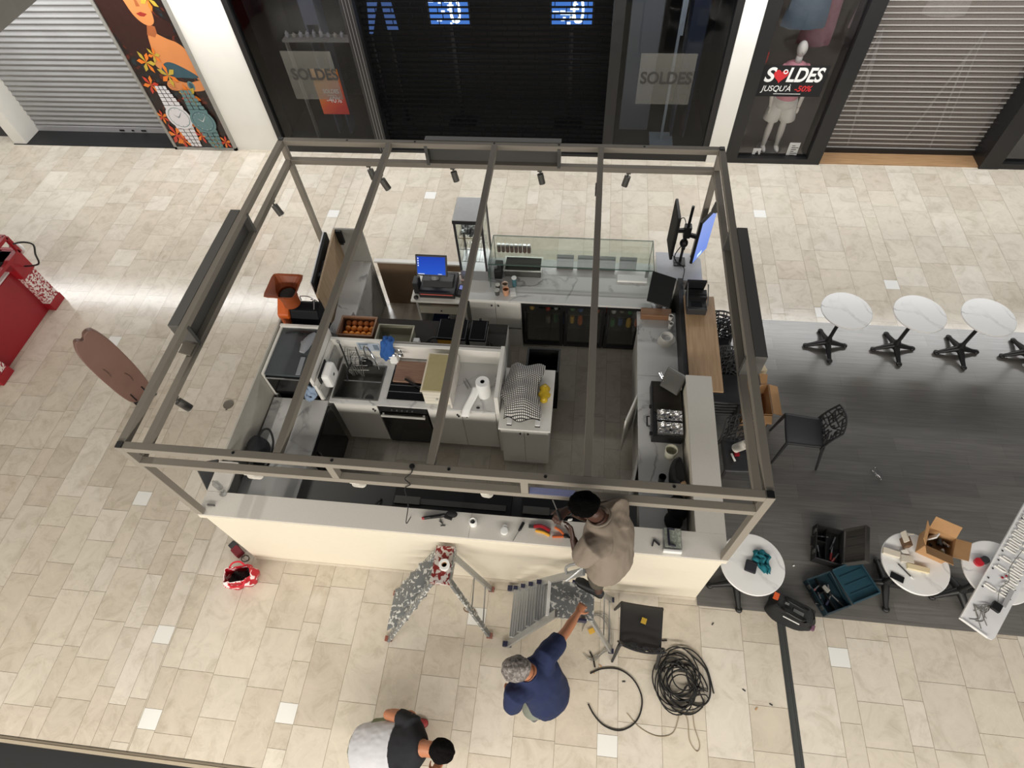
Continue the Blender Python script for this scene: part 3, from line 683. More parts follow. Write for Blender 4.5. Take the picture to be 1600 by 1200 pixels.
for x, n in ((.97,'leftmost'),(1.95,'second from left'),(2.94,'second from right'),(3.92,'rightmost')):
    spot(x, D-Q/2, 2.34, .03 if x < 3 else -.03, -.03, n+' of the four shade-toned spotlights under the rear frame rail', M_SPOTSHADE)
spot(1.28, 3.42, 2.59, .06, -.02, 'shade-toned spotlight under the left roof beam near the back', M_SPOTSHADE)
spot(.03, 3.25, 2.34, .06, -.03, 'shade-toned spotlight under the left frame rail, the far one', M_SPOTSHADE)
spot(.03, .66, 2.34, .06, .0, 'shade-toned spotlight under the left frame rail, the near one', M_SPOTSHADE)
for x, n in ((.93,'leftmost'),(1.80,'middle'),(2.83,'rightmost')): spot(x, .03, 2.34, .02, .05, n+' of the three white spotlights under the front frame rail', M_SPOTLIT)
spot(W-.03, .62, 2.34, -.06, .02, 'white spotlight under the right frame rail above the dark chairs', M_SPOTLIT)
spot(W-.02, 3.5, 2.34, -.012, .02, 'shade-toned spotlight under the right frame rail beside the blue monitor', M_SPOTSHADE)
b = MB(); b.lathe([(.02,0),(.02,.012),(0,.014)],(2.33,.03,HT+.006),12); b.tube(bez([(2.33,.025,HT+.01),(2.33,-.01,2.66),(2.26,-.012,2.55),(2.28,-.01,2.45),(2.22,-.012,2.36),(2.20,-.03,2.10),(2.12,-.06,1.75),(2.04,.15,1.345)],6),.004,6)
tag(b.build('hanging_cable', M_BLACKM), 'thin black cable hanging from the front top rail to the ledge', 'cable')

# ================================================================ kiosk carcass
t = thing('kiosk_front_counter', 'long cream front counter of the kiosk with a grey ledge on top', 'counter')
MB().box(.02,.02,.075,4.86,.05,1.315).build('front_panel', M_CREAM, t, bevel=.002)
MB().box(.02,.012,.0,4.86,.045,.072).build('skirting', mat('skirting_cream',(214,204,188),.5), t)
b = MB(); b.box(.0,0,1.315,2.60,.24,1.34); b.box(2.602,0,1.315,4.885,.24,1.34); b.build('ledge', M_LEDGE, t, bevel=.002)
MB().box(.0,-.004,1.27,4.88,.0,1.318).build('edge_strip', M_CREAM, t)
MB().box(.02,.05,0,4.62,.08,1.315).build('inner_panel', M_DARK, t)
t = thing('kiosk_left_side', 'low grey left side of the kiosk beside the beige floor', 'side panel')
MB().box(.0,.24,.0,.02,2.42,1.335).build('panel', mat('left_panel_grey',(178,174,164),.55), t)
MB().box(.0,.242,1.315,.199,.56,1.34).build('ledge', M_LEDGE, t)
MB().box(.021,.245,.0,.04,.56,1.31).build('inner_panel', mat('left_inner_grey',(150,148,142),.55), t)
t = thing('kiosk_right_side', 'right side of the kiosk with a long pale ledge on top', 'side panel')
MB().box(4.622,.241,1.315,4.885,1.95,1.34).build('ledge', M_LEDGE, t, bevel=.002)
MB().box(4.65,.09,0,4.86,1.95,1.315).build('panel', M_CREAM, t)
MB().box(4.64,1.95,.0,4.70,3.5,1.175).build('black_back_panel', M_BLACK, t)
t = tag(MB().box(4.69,1.86,1.176,5.035,3.20,1.20).build('wooden_bar_top', M_WOOD, bevel=.003), 'pale wooden bar top along the right side above the stacked chairs', 'bar top')
struct(MB().box(.25,.08,.0,4.6,.11,.90).build('trim_9', M_DARK, keep=True))
# front work surface inside
t = thing('front_worktop', 'dark grey worktop inside the kiosk just behind the front ledge', 'worktop')
MB().box(.70,.11,.87,4.16,.72,.90).build('top', mat('dark_worktop',(74,75,74),.4,0,.1,8), t); MB().box(.72,.11,.0,4.16,.70,.87).build('cabinet', M_WHITE, t)
def slot_unit(x0, x1, lab):
    t = thing('black_counter_unit', lab, 'appliance')
    MB().box(x0,.30,.902,x1,.62,.96).build('body', M_BLACK, t, bevel=.006)
    b = MB(); b.box(x0+.02,.42,.96,x0+.28,.50,.985); b.build('end_panel', mat('unit_grey',(120,118,112),.5), t)
    MB().box(x0+.28,.43,.96,x1-.05,.49,.972).build('bar', M_SIGNBOX, t)
slot_unit(1.72, 2.92, 'long black appliance on the dark worktop left of the man on the ladder')
slot_unit(3.02, 3.95, 'black appliance on the dark worktop right in front of the man on the ladder')
b = MB(); b.tube(bez([(1.74,.34,.93),(1.62,.34,1.0),(1.56,.40,.96),(1.58,.48,.91)],6),.012,8); tag(b.build('power_cable', M_BLACK), 'black cable looping beside the long black appliance', 'cable')

def knob_door(t, name, x0, x1, y, z0, z1, kx, kz, m=None, axis='y', sgn=-1):
    if axis == 'y': o = MB().box(x0,y,z0,x1,y+sgn*.018,z1).build(name, m or M_WHITE, t, bevel=.002)
    b = MB(); b.ell((kx, y+sgn*.03, kz), .012, 10, 8); b.cyl((kx,y+sgn*.018,kz),(kx,y+sgn*.03,kz),.005,n=8); b.build('knob', M_BLACK, o)
    return o
# ---------------------------------------------------------------- left run
t = thing('left_worktop', 'marble worktop along the left wall of the kiosk', 'worktop')
MB().box(.042,.26,.87,.69,1.61,.90).build('top', M_MARBLE, t, bevel=.002)
MB().box(.06,.30,.0,.64,.93,.87).build('cabinet', M_WHITE, t)
t = thing('undercounter_fridge', 'black undercounter fridge under the left marble worktop facing the aisle', 'fridge')
MB().box(.10,.94,.01,.66,1.56,.865).build('body', M_BLACK, t)
o = MB().box(.662,.94,.08,.72,1.56,.865).build('door', mat('black_glass',(12,12,13),.12), t, bevel=.004)
b = MB(); b.bar((.735,1.0,.12),(.735,1.0,.8),.012,.012); b.box(.72,.994,.14,.735,1.006,.16); b.box(.72,.994,.76,.735,1.006,.78); b.build('handle', M_STEEL, o)
MB().box(.10,.96,.0,.68,1.54,.012).build('plinth', M_DARK, t)
# black glass cabinet
t = thing('glass_cabinet', 'dark glass-topped cabinet standing on the left wall counter behind the bag', 'cabinet')
b = MB(); b.box(.03,1.66,.0,.058,2.36,1.30); b.box(.03,2.33,.0,.60,2.36,1.32); b.box(.56,1.66,.9,.60,2.33,1.30); b.build('frame', M_WHITE, t)
MB().box(.058,1.70,.10,.56,2.33,1.25).build('body', M_DARK, t)
MB().box(.062,1.67,1.252,.556,2.326,1.285).build('top_glass', mat('slate_glass',(74,80,84),.14,0,.1,5), t, bevel=.002)
b = MB(); b.box(.062,1.655,.92,.556,1.698,1.25); b.build('door', mat('black_glass_door',(18,19,20),.1), t); b = MB(); b.bar((.07,1.648,1.235),(.55,1.648,1.235),.012,.014); b.build('handle', M_METAL, t)
b = MB(); b.tube(bez([(.12,2.25,1.29),(.25,2.27,1.30),(.42,2.24,1.29)],5),.008,6); b.ell((.30,2.24,1.295),(.03,.012,.012)); tag(b.build('tongs', M_BLACKM), 'dark kitchen tool lying on the far edge of the dark glass cabinet', 'kitchen tool')
b = MB(); b.tube([(.40,1.98,1.296),(.415,2.05,1.30),(.43,2.13,1.302),(.455,2.20,1.302),(.47,2.26,1.296)],[.03,.05,.055,.045,.02],10); b.ell((.375,2.10,1.30),(.022,.045,.018),12,8,Matrix.Rotation(.5,3,'Z'))
tag(b.build('oven_glove', mat('glove_grey',(148,150,156),.9,0,.12,20), smooth=True), 'grey oven glove lying on the dark glass cabinet', 'glove')
b = MB(); b.obox((.44,1.80,1.29),(.05,.24,.008),(0,0,.05)); tag(b.build('paper_strip', mat('grey_paper',(150,154,160),.8)), 'narrow pale strip lying on the dark glass cabinet', 'strip')
# hand bag
t = thing('shoulder_bag', 'black shoulder bag with a strap on the left marble worktop', 'bag')
b = MB()
def fn(u, v):
    a = 2*PI*u; r = (1-.25*v**2)*(1 if v < .93 else .55); return Vector((.16+.085*math.cos(a)*r+.02*math.sin(5*v), .86+.15*math.sin(a)*r+.02*v, .902+.24*v))
b.grid(fn, 20, 8); b.face([fn(i/20,1) for i in range(20)]); b.build('body', mat('bag_black',(24,26,30),.7,0,.2,30,.4), t, smooth=True)
b = MB(); b.tube(bez([(.16,.99,1.10),(.22,1.04,1.16),(.30,1.03,1.18),(.34,.94,1.10),(.32,.80,1.0),(.28,.72,.95),(.20,.72,1.0)],6),.012,8); b.build('strap', M_BLACKM, t)
# blue cloth and black box near the sink end
b = MB(); b.box(.40,1.62,.902,.57,1.70,1.0); b.obox((.49,1.60,.98),(.17,.03,.10),(.4,0,.05)); tag(b.build('black_rack', M_BLACK), 'small black rack under the pale blue cloth on the left worktop', 'rack')
def cloth(name, pts, col, lab, th=.005, cat='cloth', m=None, crease=.012):
    nr, nc = len(pts), len(pts[0]); P = [[Vector(p) for p in r] for r in pts]
    def row(r, u): q = u*(nc-1); i = min(int(q), nc-2); f = q-i; return r[i]*(1-f)+r[i+1]*f
    def fn(u, v):
        q = v*(nr-1); j = min(int(q), nr-2); f = q-j; p = row(P[j],u)*(1-f)+row(P[j+1],u)*f
        k = math.sin(PI*u)**.5*math.sin(PI*v)**.5
        return p+Vector((crease*.6*math.sin(13*v+5*u), crease*.6*math.sin(11*u-6*v), crease*(.2+k)*(math.sin(17*u+6*v+3)+.7*math.sin(23*v-9*u)) if True else 0))
    b = MB(); b.grid(fn, 22, 22); o = b.build(name, m or mat(name+'_'+lab.split(' ')[0], col, .95, 0, .12, 30, .3), smooth=True, solid=th)
    return tag(o, lab, cat)
cloth('folded_cloth', [[(.44,1.74,1.13),(.50,1.72,1.14),(.56,1.70,1.12)],[(.44,1.66,1.10),(.51,1.64,1.11),(.59,1.64,1.09)],[(.46,1.58,1.03),(.52,1.57,1.04),(.60,1.60,1.02)],[(.49,1.53,.99),(.53,1.53,.99),(.57,1.55,.99)]], (142,160,184), 'pale blue cloth draped over the small black rack by the sink')

# juicer
def juicer():
    t = thing('juicer', 'orange and black juice machine with a square hopper at the left of the kiosk', 'juicer')
    b = MB(); b.box(-.02,2.46,0,.30,2.86,.88) if False else b.box(-.04,2.42,0,.45,2.69,.88); b.build('pedestal', mat('pedestal_brown',(86,60,44),.6), t)
    b = MB(); b.prism([(2.46,.88),(2.69,.88),(2.69,1.42),(2.62,1.48),(2.46,1.34)], -.04, .10, Matrix(((0,0,1,0),(1,0,0,0),(0,1,0,0),(0,0,0,1)))); b.build('orange_side', M_ORANGE, t, bevel=.02)
    b = MB(); b.prism([(2.42,.88),(2.69,.88),(2.69,1.36),(2.62,1.42),(2.52,1.38),(2.42,1.16)], .10, .45, Matrix(((0,0,1,0),(1,0,0,0),(0,1,0,0),(0,0,0,1)))); b.build('black_body', mat('juicer_black',(18,20,24),.5,0,.1,10,0,None,0,None,.15), t, bevel=.02)
    b = MB()
    n = 32; vs = []; fs = []; R = [(.185,1.71,1),(.18,1.715,1),(.165,1.70,1),(.10,1.60,.2),(.09,1.50,0),(.09,1.42,0)]
    for r, z, sq in R:
        for k in range(n):
            a = 2*PI*k/n+PI/4; q = r/max(abs(math.cos(a)),abs(math.sin(a))) if sq else r
            q = sq*min(q, r*1.33)+(1-sq)*r*1.02; vs.append((.14+q*math.cos(a), 2.59+q*math.sin(a), z))
    for i in range(len(R)-1):
        for k in range(n): fs.append((i*n+k,i*n+(k+1)%n,(i+1)*n+(k+1)%n,(i+1)*n+k))
    b.add(vs, fs); b.build('hopper', mat('hopper_orange',(150,74,36),.45), t, solid=.008)
    b = MB(); b.lathe([(.0,1.47),(.088,1.47),(.088,1.585)],(.14,2.59,0),24); b.build('feed_drum', M_BLACK, t)
    b = MB(); b.tube(bez([(.22,2.66,1.40),(.23,2.66,1.47),(.34,2.65,1.48),(.40,2.62,1.46),(.405,2.54,1.385)],5),.006,8); b.build('wire_guard', M_METAL, t)
    b = MB(); b.obox((.27,2.50,1.26),(.05,.004,.008)); b.build('mark', M_PAPER, t)
juicer()
# rear-left niche : oak wall, marble counter
M_T = Matrix(((0,0,1,0),(1,0,0,0),(0,1,0,0),(0,0,0,1)))
t = thing('oak_niche_panel', 'tall pale oak side panel with a grey end piece at the rear left corner', 'panel')
b = MB(); b.prism([(.397,2.71),(.422,2.71),(.315,3.83),(.29,3.83)], 0, 1.45); b.build('oak_panel', M_WOODIN, t)
b = MB(); b.box(.29,3.83,0,.668,3.855,1.45); b.build('end_panel', mat('niche_grey',(150,148,142),.6), t)
b = MB(); b.box(.315,3.80,1.24,.40,3.828,1.44); b.box(.33,3.785,1.22,.385,3.80,1.26); tag(b.build('corner_device', M_BLACK, bevel=.008), 'black device fixed high in the corner of the oak niche', 'device')
t = thing('niche_counter', 'narrow marble counter inside the oak niche', 'counter')
b = MB(); b.prism([(.47,2.42),(.70,2.42),(.655,3.826),(.322,3.826)], .87, .90); b.build('top', M_MARBLE, t)
b = MB(); b.prism([(.48,2.45),(.68,2.45),(.635,3.825),(.345,3.825)], 0, .87); b.build('cabinet', marble('side_marble',(170,168,164),(140,138,136),1.2,.4), t)
b = MB(); b.prism([(.43,2.56),(.60,2.50),(.68,2.88),(.52,2.93)], .902, .975); o = tag(b.build('carton', M_MARBLE), 'white carton with a red printed edge on the niche counter', 'carton')
b = MB(); b.obox((.672,2.74,.94),(.004,.22,.045),(0,0,-.2)); b.build('print', splat('red_print',(214,208,206),(150,40,44),30,.48,.52,.6), o).location -= Vector(o.location)
# screen seen edge-on outside the niche
t = thing('display_screen', 'black screen seen edge-on outside the oak niche panel', 'screen')
b = MB(); b.prism([(.28,2.90),(.31,2.90),(.215,3.78),(.185,3.78)], .86, 1.44); b.build('panel', M_BLACKM, t)
b = MB(); b.prism([(.267,2.90),(.28,2.90),(.185,3.78),(.172,3.78)], .85, 1.45); b.build('front_glass', mat('screen_rim',(214,216,220),.3), t)
b = MB(); b.obox((.30,3.25,1.2),(.06,.25,.3),(0,0,.12)); b.obox((.30,3.1,1.36),(.05,.06,.05)); b.build('bracket', M_DARK, t)
b = MB(); b.box(.20,3.2,.0,.24,3.24,.86); b.box(.18,3.0,.0,.30,3.4,.02); b.build('stand', M_BLACK, t)
b = MB(); b.tube(bez([(.33,2.68,1.40),(.42,2.64,1.42),(.40,2.58,1.34),(.32,2.60,1.28)],6),.006,6); b.tube(bez([(.31,2.66,1.36),(.38,2.66,1.40),(.44,2.60,1.38)],6),.005,6); tag(b.build('cable_tangle', M_BLACKM), 'small tangle of dark cable behind the juice machine', 'cable')
# rear wall with oak inside
t = thing('kiosk_rear_side', 'low brown oak side at the back left of the kiosk with a white top edge', 'side panel')
MB().box(.70,3.90,.0,1.98,3.93,.82).build('panel', mat('oak_brown',(128,106,84),.6,0,.1,4), t); MB().box(.66,3.89,.82,2.0,3.95,.845).build('top_edge', M_WHITE, t)

# ---------------------------------------------------------------- cash desk
t = thing('cash_desk', 'small white cash desk with a drawer and an open shelf', 'desk')
MB().box(1.33,3.18,.86,2.06,3.72,.89).build('top', M_WHITE, t, bevel=.004)
for x in (1.38,2.0): MB().box(x,3.22,0,x+.025,3.70,.86).build('side_panel', M_WHITE, t)
MB().box(1.405,3.68,.30,2.0,3.70,.86).build('back_panel', M_CREAM, t)
o = MB().box(1.41,3.215,.62,1.995,3.235,.76).build('drawer', M_CREAM, t, bevel=.003); b = MB(); b.ell((1.70,3.205,.69),.012,8,6); b.build('knob', M_BLACK, o)
MB().box(1.405,3.22,.22,2.0,3.68,.24).build('shelf', M_WHITE, t)
b = MB(); b.box(1.50,3.24,.242,1.72,3.5,.34); tag(b.build('blue_box', mat('navy_box',(32,46,92),.6), bevel=.01), 'navy blue box on the open shelf of the cash desk', 'box')
cloth('crumpled_bag', [[(1.74,3.45,.40),(1.83,3.48,.46),(1.95,3.45,.38)],[(1.74,3.36,.42),(1.84,3.36,.48),(1.95,3.35,.40)],[(1.74,3.26,.26),(1.85,3.26,.30),(1.96,3.26,.26)]], (150,150,146), 'crumpled grey bag on the open shelf of the cash desk', .004, 'bag')
def pos():
    t = thing('cash_register', 'cash register with a lit blue screen on the white cash desk', 'cash register')
    MB().box(1.44,3.24,.892,1.90,3.62,.99).build('cash_drawer', M_BLACK, t, bevel=.006)
    b = MB(); b.box(1.46,3.233,.955,1.88,3.24,.967); b.build('red_line', mat('salmon_line',(190,92,84),.5), t)
    b = MB(); b.prism([(3.34,.99),(3.58,.99),(3.52,1.04),(3.40,1.04)], 1.48, 1.86, M_T); b.build('base', M_DARK, t)
    b = MB(); b.tube([(1.62,3.47,1.03),(1.62,3.50,1.16)],[.07,.055],14); b.build('stand', mat('stand_silver',(150,152,154),.35,.6), t)
    R = Matrix.Rotation(.52,3,'X'); c = Vector((1.60,3.49,1.22))
    b = MB(); b.obox(c,(.40,.03,.27),Matrix.Rotation(-.52,3,'X')); b.build('monitor', M_BLACK, t, bevel=.008)
    RR = Matrix.Rotation(-.52,3,'X'); q = c+RR@Vector((0,-.0165,0)); b = MB(); b.obox(q,(.36,.002,.225),RR); b.build('picture', screen_mat('blue_desktop',(34,86,200),(24,64,176),1.0), t)
    b = MB()
    for i in range(4): b.obox(q+RR@Vector((-.165,-.002,.09-.03*i)),(.012,.001,.016),RR)
    b.obox(q+RR@Vector((-.13,-.002,-.106)),(.08,.001,.008),RR); b.obox(q+RR@Vector((.11,-.002,-.104)),(.05,.001,.006),RR); b.build('icon', lamp('icon_white',(225,235,250),.9), t)
    MB().box(1.36,3.30,.892,1.435,3.44,1.08).build('receipt_printer', M_BLACK, t, bevel=.006)
    b = MB(); b.ell((1.40,3.22,.915),(.032,.03,.025)); b.build('scanner', M_BLACK, t)
    b = MB(); b.tube(bez([(1.9,3.55,1.0),(1.98,3.58,1.0),(2.02,3.52,.93),(1.97,3.46,.90)],5),.006,6); b.build('cable', M_BLACK, t)
pos()
t = thing('card_terminal', 'black card terminal with a lit screen right of the cash register', 'card terminal')
MB().obox((1.955,3.36,.915),(.08,.18,.04),(.15,0,-.15)).build('body', M_BLACK, t, bevel=.01)
MB().obox((1.963,3.40,.943),(.05,.06,.002),(.15,0,-.15)).build('display', lamp('terminal_screen',(130,140,210),.7), t)
MB().obox((1.95,3.32,.931),(.055,.07,.006),(.15,0,-.15)).build('keypad', M_DARK, t)
tag(MB().box(1.93,3.55,.892,2.05,3.68,1.0).build('pink_box', mat('pale_pink_card',(206,178,170),.8), bevel=.004), 'small pale pink box behind the card terminal', 'box')

# ---------------------------------------------------------------- back counter, display case, warming cabinet
t = thing('back_counter', 'marble back counter of the kiosk carrying the glass display case', 'counter')
MB().box(2.07,3.20,.92,4.38,3.95,.95).build('top', M_MARBLE, t, bevel=.002)
MB().box(2.08,3.24,.0,2.74,3.92,.92).build('cabinet', M_WHITE, t); MB().box(2.74,3.88,.0,4.37,3.94,.92).build('back_panel', M_CREAM, t)
for x0, x1, kx in ((2.085,2.41,2.37),(2.415,2.735,2.455)): knob_door(t,'door',x0,x1,3.238,.10,.90,kx,.84)
MB().box(2.08,3.205,.40,2.735,3.219,.404).build('seam', M_SIGNBOX, t)
def fridge():
    t = thing('drinks_fridge', 'black undercounter drinks fridge with three glass doors', 'fridge')
    b = MB(); b.box(2.75,3.28,.02,4.36,3.87,.06); b.box(2.75,3.28,.86,4.36,3.87,.905); b.box(2.75,3.28,.06,2.79,3.87,.86); b.box(4.32,3.28,.06,4.36,3.87,.86); b.box(2.79,3.84,.06,4.32,3.87,.86); b.build('body', M_BLACKM, t)
    b = MB(); 
    for z in (.34,.60): b.box(2.80,3.32,z,4.31,3.83,z+.006)
    b.build('shelf', M_DARK, t)
    for i in range(3):
        x0 = 2.76+i*.53; b = MB(); y0, y1 = 3.235,3.275
        b.box(x0,y0,.05,x0+.045,y1,.88); b.box(x0+.475,y0,.05,x0+.52,y1,.88); b.box(x0+.045,y0,.05,x0+.475,y1,.10); b.box(x0+.045,y0,.83,x0+.475,y1,.88)
        o = b.build('door', M_BLACK, t); MB().box(x0+.046,3.252,.101,x0+.474,3.258,.829).build('pane', M_GLASS, o)
        b = MB(); b.bar((x0+.03,3.225,.35),(x0+.03,3.225,.75),.014,.014); b.box(x0+.024,3.225,.36,x0+.036,3.235,.38); b.box(x0+.024,3.225,.72,x0+.036,3.235,.74); b.build('handle', M_DARK, o)
fridge()
cols = [(160,60,50),(190,150,60),(70,120,80),(200,200,196),(170,90,50),(60,80,120),(120,110,100)]
mats_can = [mat('drink_%d' % i, c, .35, .2) for i, c in enumerate(cols)]
first = None; kk = 0
for zi, z in enumerate((.347,.607)):
    for i in range(14):
        x = 2.86+i*.106
        if rnd.random() < .12: continue
        c = tag(MB().lathe([(.0,0),(.03,0),(.032,.01),(.032,.11),(.026,.125),(.0,.125)] if (i+zi)%3 else [(.0,0),(.032,.0),(.034,.01),(.034,.12),(.014,.16),(.014,.19),(0,.19)],(x,3.40+.02*(i%2),z),12).build('drink_bottle', mats_can[(i*3+zi)%7], smooth=True),
            'drink bottle or can on the %s shelf of the black drinks fridge' % ('lower' if zi == 0 else 'upper'), 'drink', 'drinks on the %s fridge shelf' % ('lower' if zi == 0 else 'upper'))
# warming cabinet
t = thing('warming_cabinet', 'tall glass warming cabinet with wire shelves on the back counter', 'display cabinet')
x0,x1,y0,y1,z0,z1 = 1.95,2.30,3.53,3.94,.952,1.92
b = MB(); 
for x in (x0,x1-.025):
    for y in (y0,y1-.025): b.box(x,y,z0+.16,x+.025,y+.025,z1-.05)
b.build('frame', M_DARK, t)
MB().box(x0-.005,y0-.005,z1-.05,x1+.005,y1+.005,z1-.005).build('top_casing', M_DARK, t); MB().box(x0,y0,z1-.005,x1,y1,z1+.006).build('lid', mat('lid_white',(222,224,226),.3), t, bevel=.004)
b = MB(); b.box(x0,y0,z0,x1,y1,z0+.16); b.build('base', M_METAL, t, bevel=.004)
for z in (1.24,1.44,1.62):
    b = MB(); b.box(x0+.03,y0+.03,z,x1-.03,y0+.036,z+.006); b.box(x0+.03,y1-.036,z,x1-.03,y1-.03,z+.006)
    for i in range(9): b.box(x0+.03+i*.036,y0+.03,z,x0+.034+i*.036,y1-.03,z+.005)
    b.build('shelf', M_CHROME, t)
b = MB(); b.box(x0+.03,y0+.004,z0+.17,x1-.03,y0+.008,z1-.06); b.box(x1-.008,y0+.03,z0+.17,x1-.004,y1-.03,z1-.06); b.box(x0+.004,y0+.03,z0+.17,x0+.008,y1-.03,z1-.06); b.box(x0+.03,y1-.008,z0+.17,x1-.03,y1-.004,z1-.06); b.build('glass', M_GLASS, t)
b = MB(); b.grid(lambda u,v: Vector((x0+.05+u*.25, y0+.06+v*.28, 1.63+.03*math.sin(9*u+4*v)+.02*math.sin(13*v+3*u)+.012*math.sin(31*u*v))), 18, 18); tag(b.build('foil_sheet', M_FOIL, solid=.003), 'crumpled foil on the upper shelf of the warming cabinet', 'foil')
# glass display case
t = thing('display_case', 'long glass display case on the marble back counter', 'display case')
x0,x1,yf,yb,zt = 2.34,4.33,3.42,3.935,1.35; g = .008
b = MB(); b.box(x0,yf,zt-g,x1,yb,zt); b.box(x0,yb-g,.952,x1,yb,zt-g); b.box(x0,yf,.952,x0+g,yb-g,zt-g); b.box(x1-g,yf,.952,x1,yb-g,zt-g); b.box(x0+g,3.62,1.148,x1-g,yb-g,1.154); b.build('glass', M_GLASS, t)
b = MB(); e = .004
for y in (yf,yb): b.box(x0,y-e,zt-e,x1,y+e,zt+e)
for x in (x0,x1): b.box(x-e,yf,zt-e,x+e,yb,zt+e); b.box(x-e,yb-e,.952,x+e,yb+e,zt); b.box(x-e,yf-e,.952,x+e,yf+e,zt)
b.box(x0,3.616,1.146,x1,3.624,1.156); b.build('glass_edge', mat('glass_green_edge',(74,96,88),.2), t)
for x in (x0+.03,x1-.07): MB().box(x,3.60,1.05,x+.04,3.63,1.146).build('clip', M_METAL, t)
M_CANBODY = mat('spice_jar_body',(72,40,32),.35,0,.2,20)
for i in range(8):
    x = 2.41+i*.055; t = thing('spice_jar', 'dark jar with a silver lid in the row inside the glass display case', 'jar', 'row of jars in the display case')
    MB().lathe([(0,0),(.023,0),(.025,.01),(.025,.09),(.02,.10),(0,.10)],(x,3.86,1.156),14).build('jar', M_CANBODY, t, smooth=True)
    MB().lathe([(.022,.10),(.022,.118),(0,.119)],(x,3.86,1.156),14).build('lid', M_METAL, t, smooth=True)
t = thing('steel_tray', 'deep grey steel tray with a pale rim inside the display case', 'tray')
def pan(t, x0, x1, y0, y1, z0, z1, m, mr, rim=.015, th=.004):
    b = MB(); b.box(x0,y0,z0,x1,y1,z0+th); b.box(x0,y0,z0,x0+th,y1,z1); b.box(x1-th,y0,z0,x1,y1,z1); b.box(x0,y0,z0,x1,y0+th,z1); b.box(x0,y1-th,z0,x1,y1,z1); b.build('pan', m, t)
    b = MB(); b.box(x0-rim,y0-rim,z1,x1+rim,y0+th,z1+.006); b.box(x0-rim,y1-th,z1,x1+rim,y1+rim,z1+.006); b.box(x0-rim,y0+th,z1,x0+th,y1-th,z1+.006); b.box(x1-th,y0+th,z1,x1+rim,y1-th,z1+.006); b.build('rim', mr, t, bevel=.003)
pan(t,2.50,2.96,3.62,3.86,.953,1.06,M_STEEL,mat('rim_pale',(206,206,200),.35,.4))
for i in range(4):
    x = 3.15+i*.265; t = thing('price_stand', '%s of the four grey flip panels inside the display case' % ('leftmost','second from left','third from left','rightmost')[i], 'panel')
    MB().obox((x+.11,3.84,1.045),(.215,.008,.17),(-.45,0,0)).build('panel', mat('flip_grey_%d' % i,(176,178,184),.5), t); MB().obox((x+.11,3.79,.97),(.215,.03,.02)).build('foot', M_SIGNBOX, t)
    MB().box(x+.09,3.79,.953,x+.12,3.90,.965).build('support', M_METAL, t)
tag(MB().box(3.93,3.60,.952,4.30,3.78,.985).build('white_plate', M_PAPER, bevel=.006), 'white rectangular slab at the right end of the display case', 'plate')
tag(MB().box(2.37,3.56,.953,2.47,3.76,1.10).build('dark_scale', M_BLACK, bevel=.01), 'black device at the left end inside the display case', 'device')
def cup(name, x, y, z, r, h, col, lab, cat='cup', lid=None, grp=None):
    t = thing(name, lab, cat, grp); MB().lathe([(0,0),(r*.8,0),(r,h),(r*.88,h),(r*.7,.006),(0,.006)],(x,y,z),18).build('body', mat(name+'_%d' % int(abs(x*1000)), col, .4), t, smooth=True)
    if lid: MB().lathe([(r*1.02,h*.93),(r*1.02,h),(r*.5,h+.004),(0,h+.004)],(x,y,z),18).build('lid', mat('lid_%d' % int(abs(x*1000)), lid, .4), t, smooth=True)
cup('sauce_jar',2.44,3.38,.952,.03,.10,(60,60,58),'dark jar with a pale lid, leftmost of the jars before the display case','jar',(190,188,180))
cup('sauce_jar',2.44,3.30,.952,.033,.085,(70,70,70),'dark squat jar nearest the cash desk before the display case','jar',(176,176,170))
cup('paper_cup',2.53,3.40,.952,.042,.10,(196,176,160),'beige paper cup before the display case, the far one')
cup('paper_cup',2.55,3.31,.952,.042,.10,(200,150,118),'tan paper cup before the display case, the near one')
cup('spray_bottle',2.64,3.46,.952,.032,.15,(70,110,120),'teal bottle with a white cap before the display case','bottle',(224,224,224))
tag(MB().obox((2.63,3.35,.956),(.07,.14,.006),(0,0,.2)).build('paper_note', M_PAPER), 'small white paper beside the paper cups', 'paper')
# rear right corner unit and twin monitors
t = thing('corner_cabinet', 'pale grey corner cabinet at the rear right of the kiosk', 'cabinet')
MB().box(4.40,3.50,.0,4.81,3.94,1.13).build('body', M_WHITE, t); MB().box(4.39,3.49,1.13,4.81,3.96,1.15).box(4.81,3.49,1.13,4.935,3.88,1.15).build('top', mat('corner_top_grey',(186,188,194),.4), t)
t = thing('monitor_stand', 'black mast with two arms between the two tall screens', 'stand')
b = MB(); b.box(4.60,3.73,1.151,4.74,3.87,1.165); b.cyl((4.68,3.81,1.16),(4.68,3.81,2.0),.017,n=12); b.build('mast', M_BLACK, t)
b = MB(); b.box(4.64,3.77,1.56,4.72,3.85,1.72); b.box(4.66,3.79,1.36,4.70,3.83,1.42); b.ell((4.67,3.79,1.47),(.05,.05,.06)); b.build('clamp', M_BLACK, t)
b = MB(); b.bar((4.68,3.80,1.66),(4.55,3.79,1.66),.03,.05); b.bar((4.69,3.80,1.60),(4.80,3.76,1.60),.03,.05); b.build('arm', M_BLACK, t)
b = MB(); b.tube(bez([(4.55,3.80,1.8),(4.60,3.78,1.86),(4.65,3.80,1.74)],5),.005,6); b.build('cable', M_BLACK, t); b = MB(); b.tube(bez([(4.66,3.80,1.44),(4.60,3.78,1.30),(4.62,3.79,1.18),(4.72,3.68,1.17),(4.70,3.5,1.16),(4.68,3.35,1.20)],6),.006,6); b.build('cable', M_BLACK, t); b = MB(); b.tube(bez([(4.55,3.72,1.36),(4.60,3.76,1.24),(4.66,3.72,1.17)],5),.005,6); b.build('cable', M_BLACK, t)
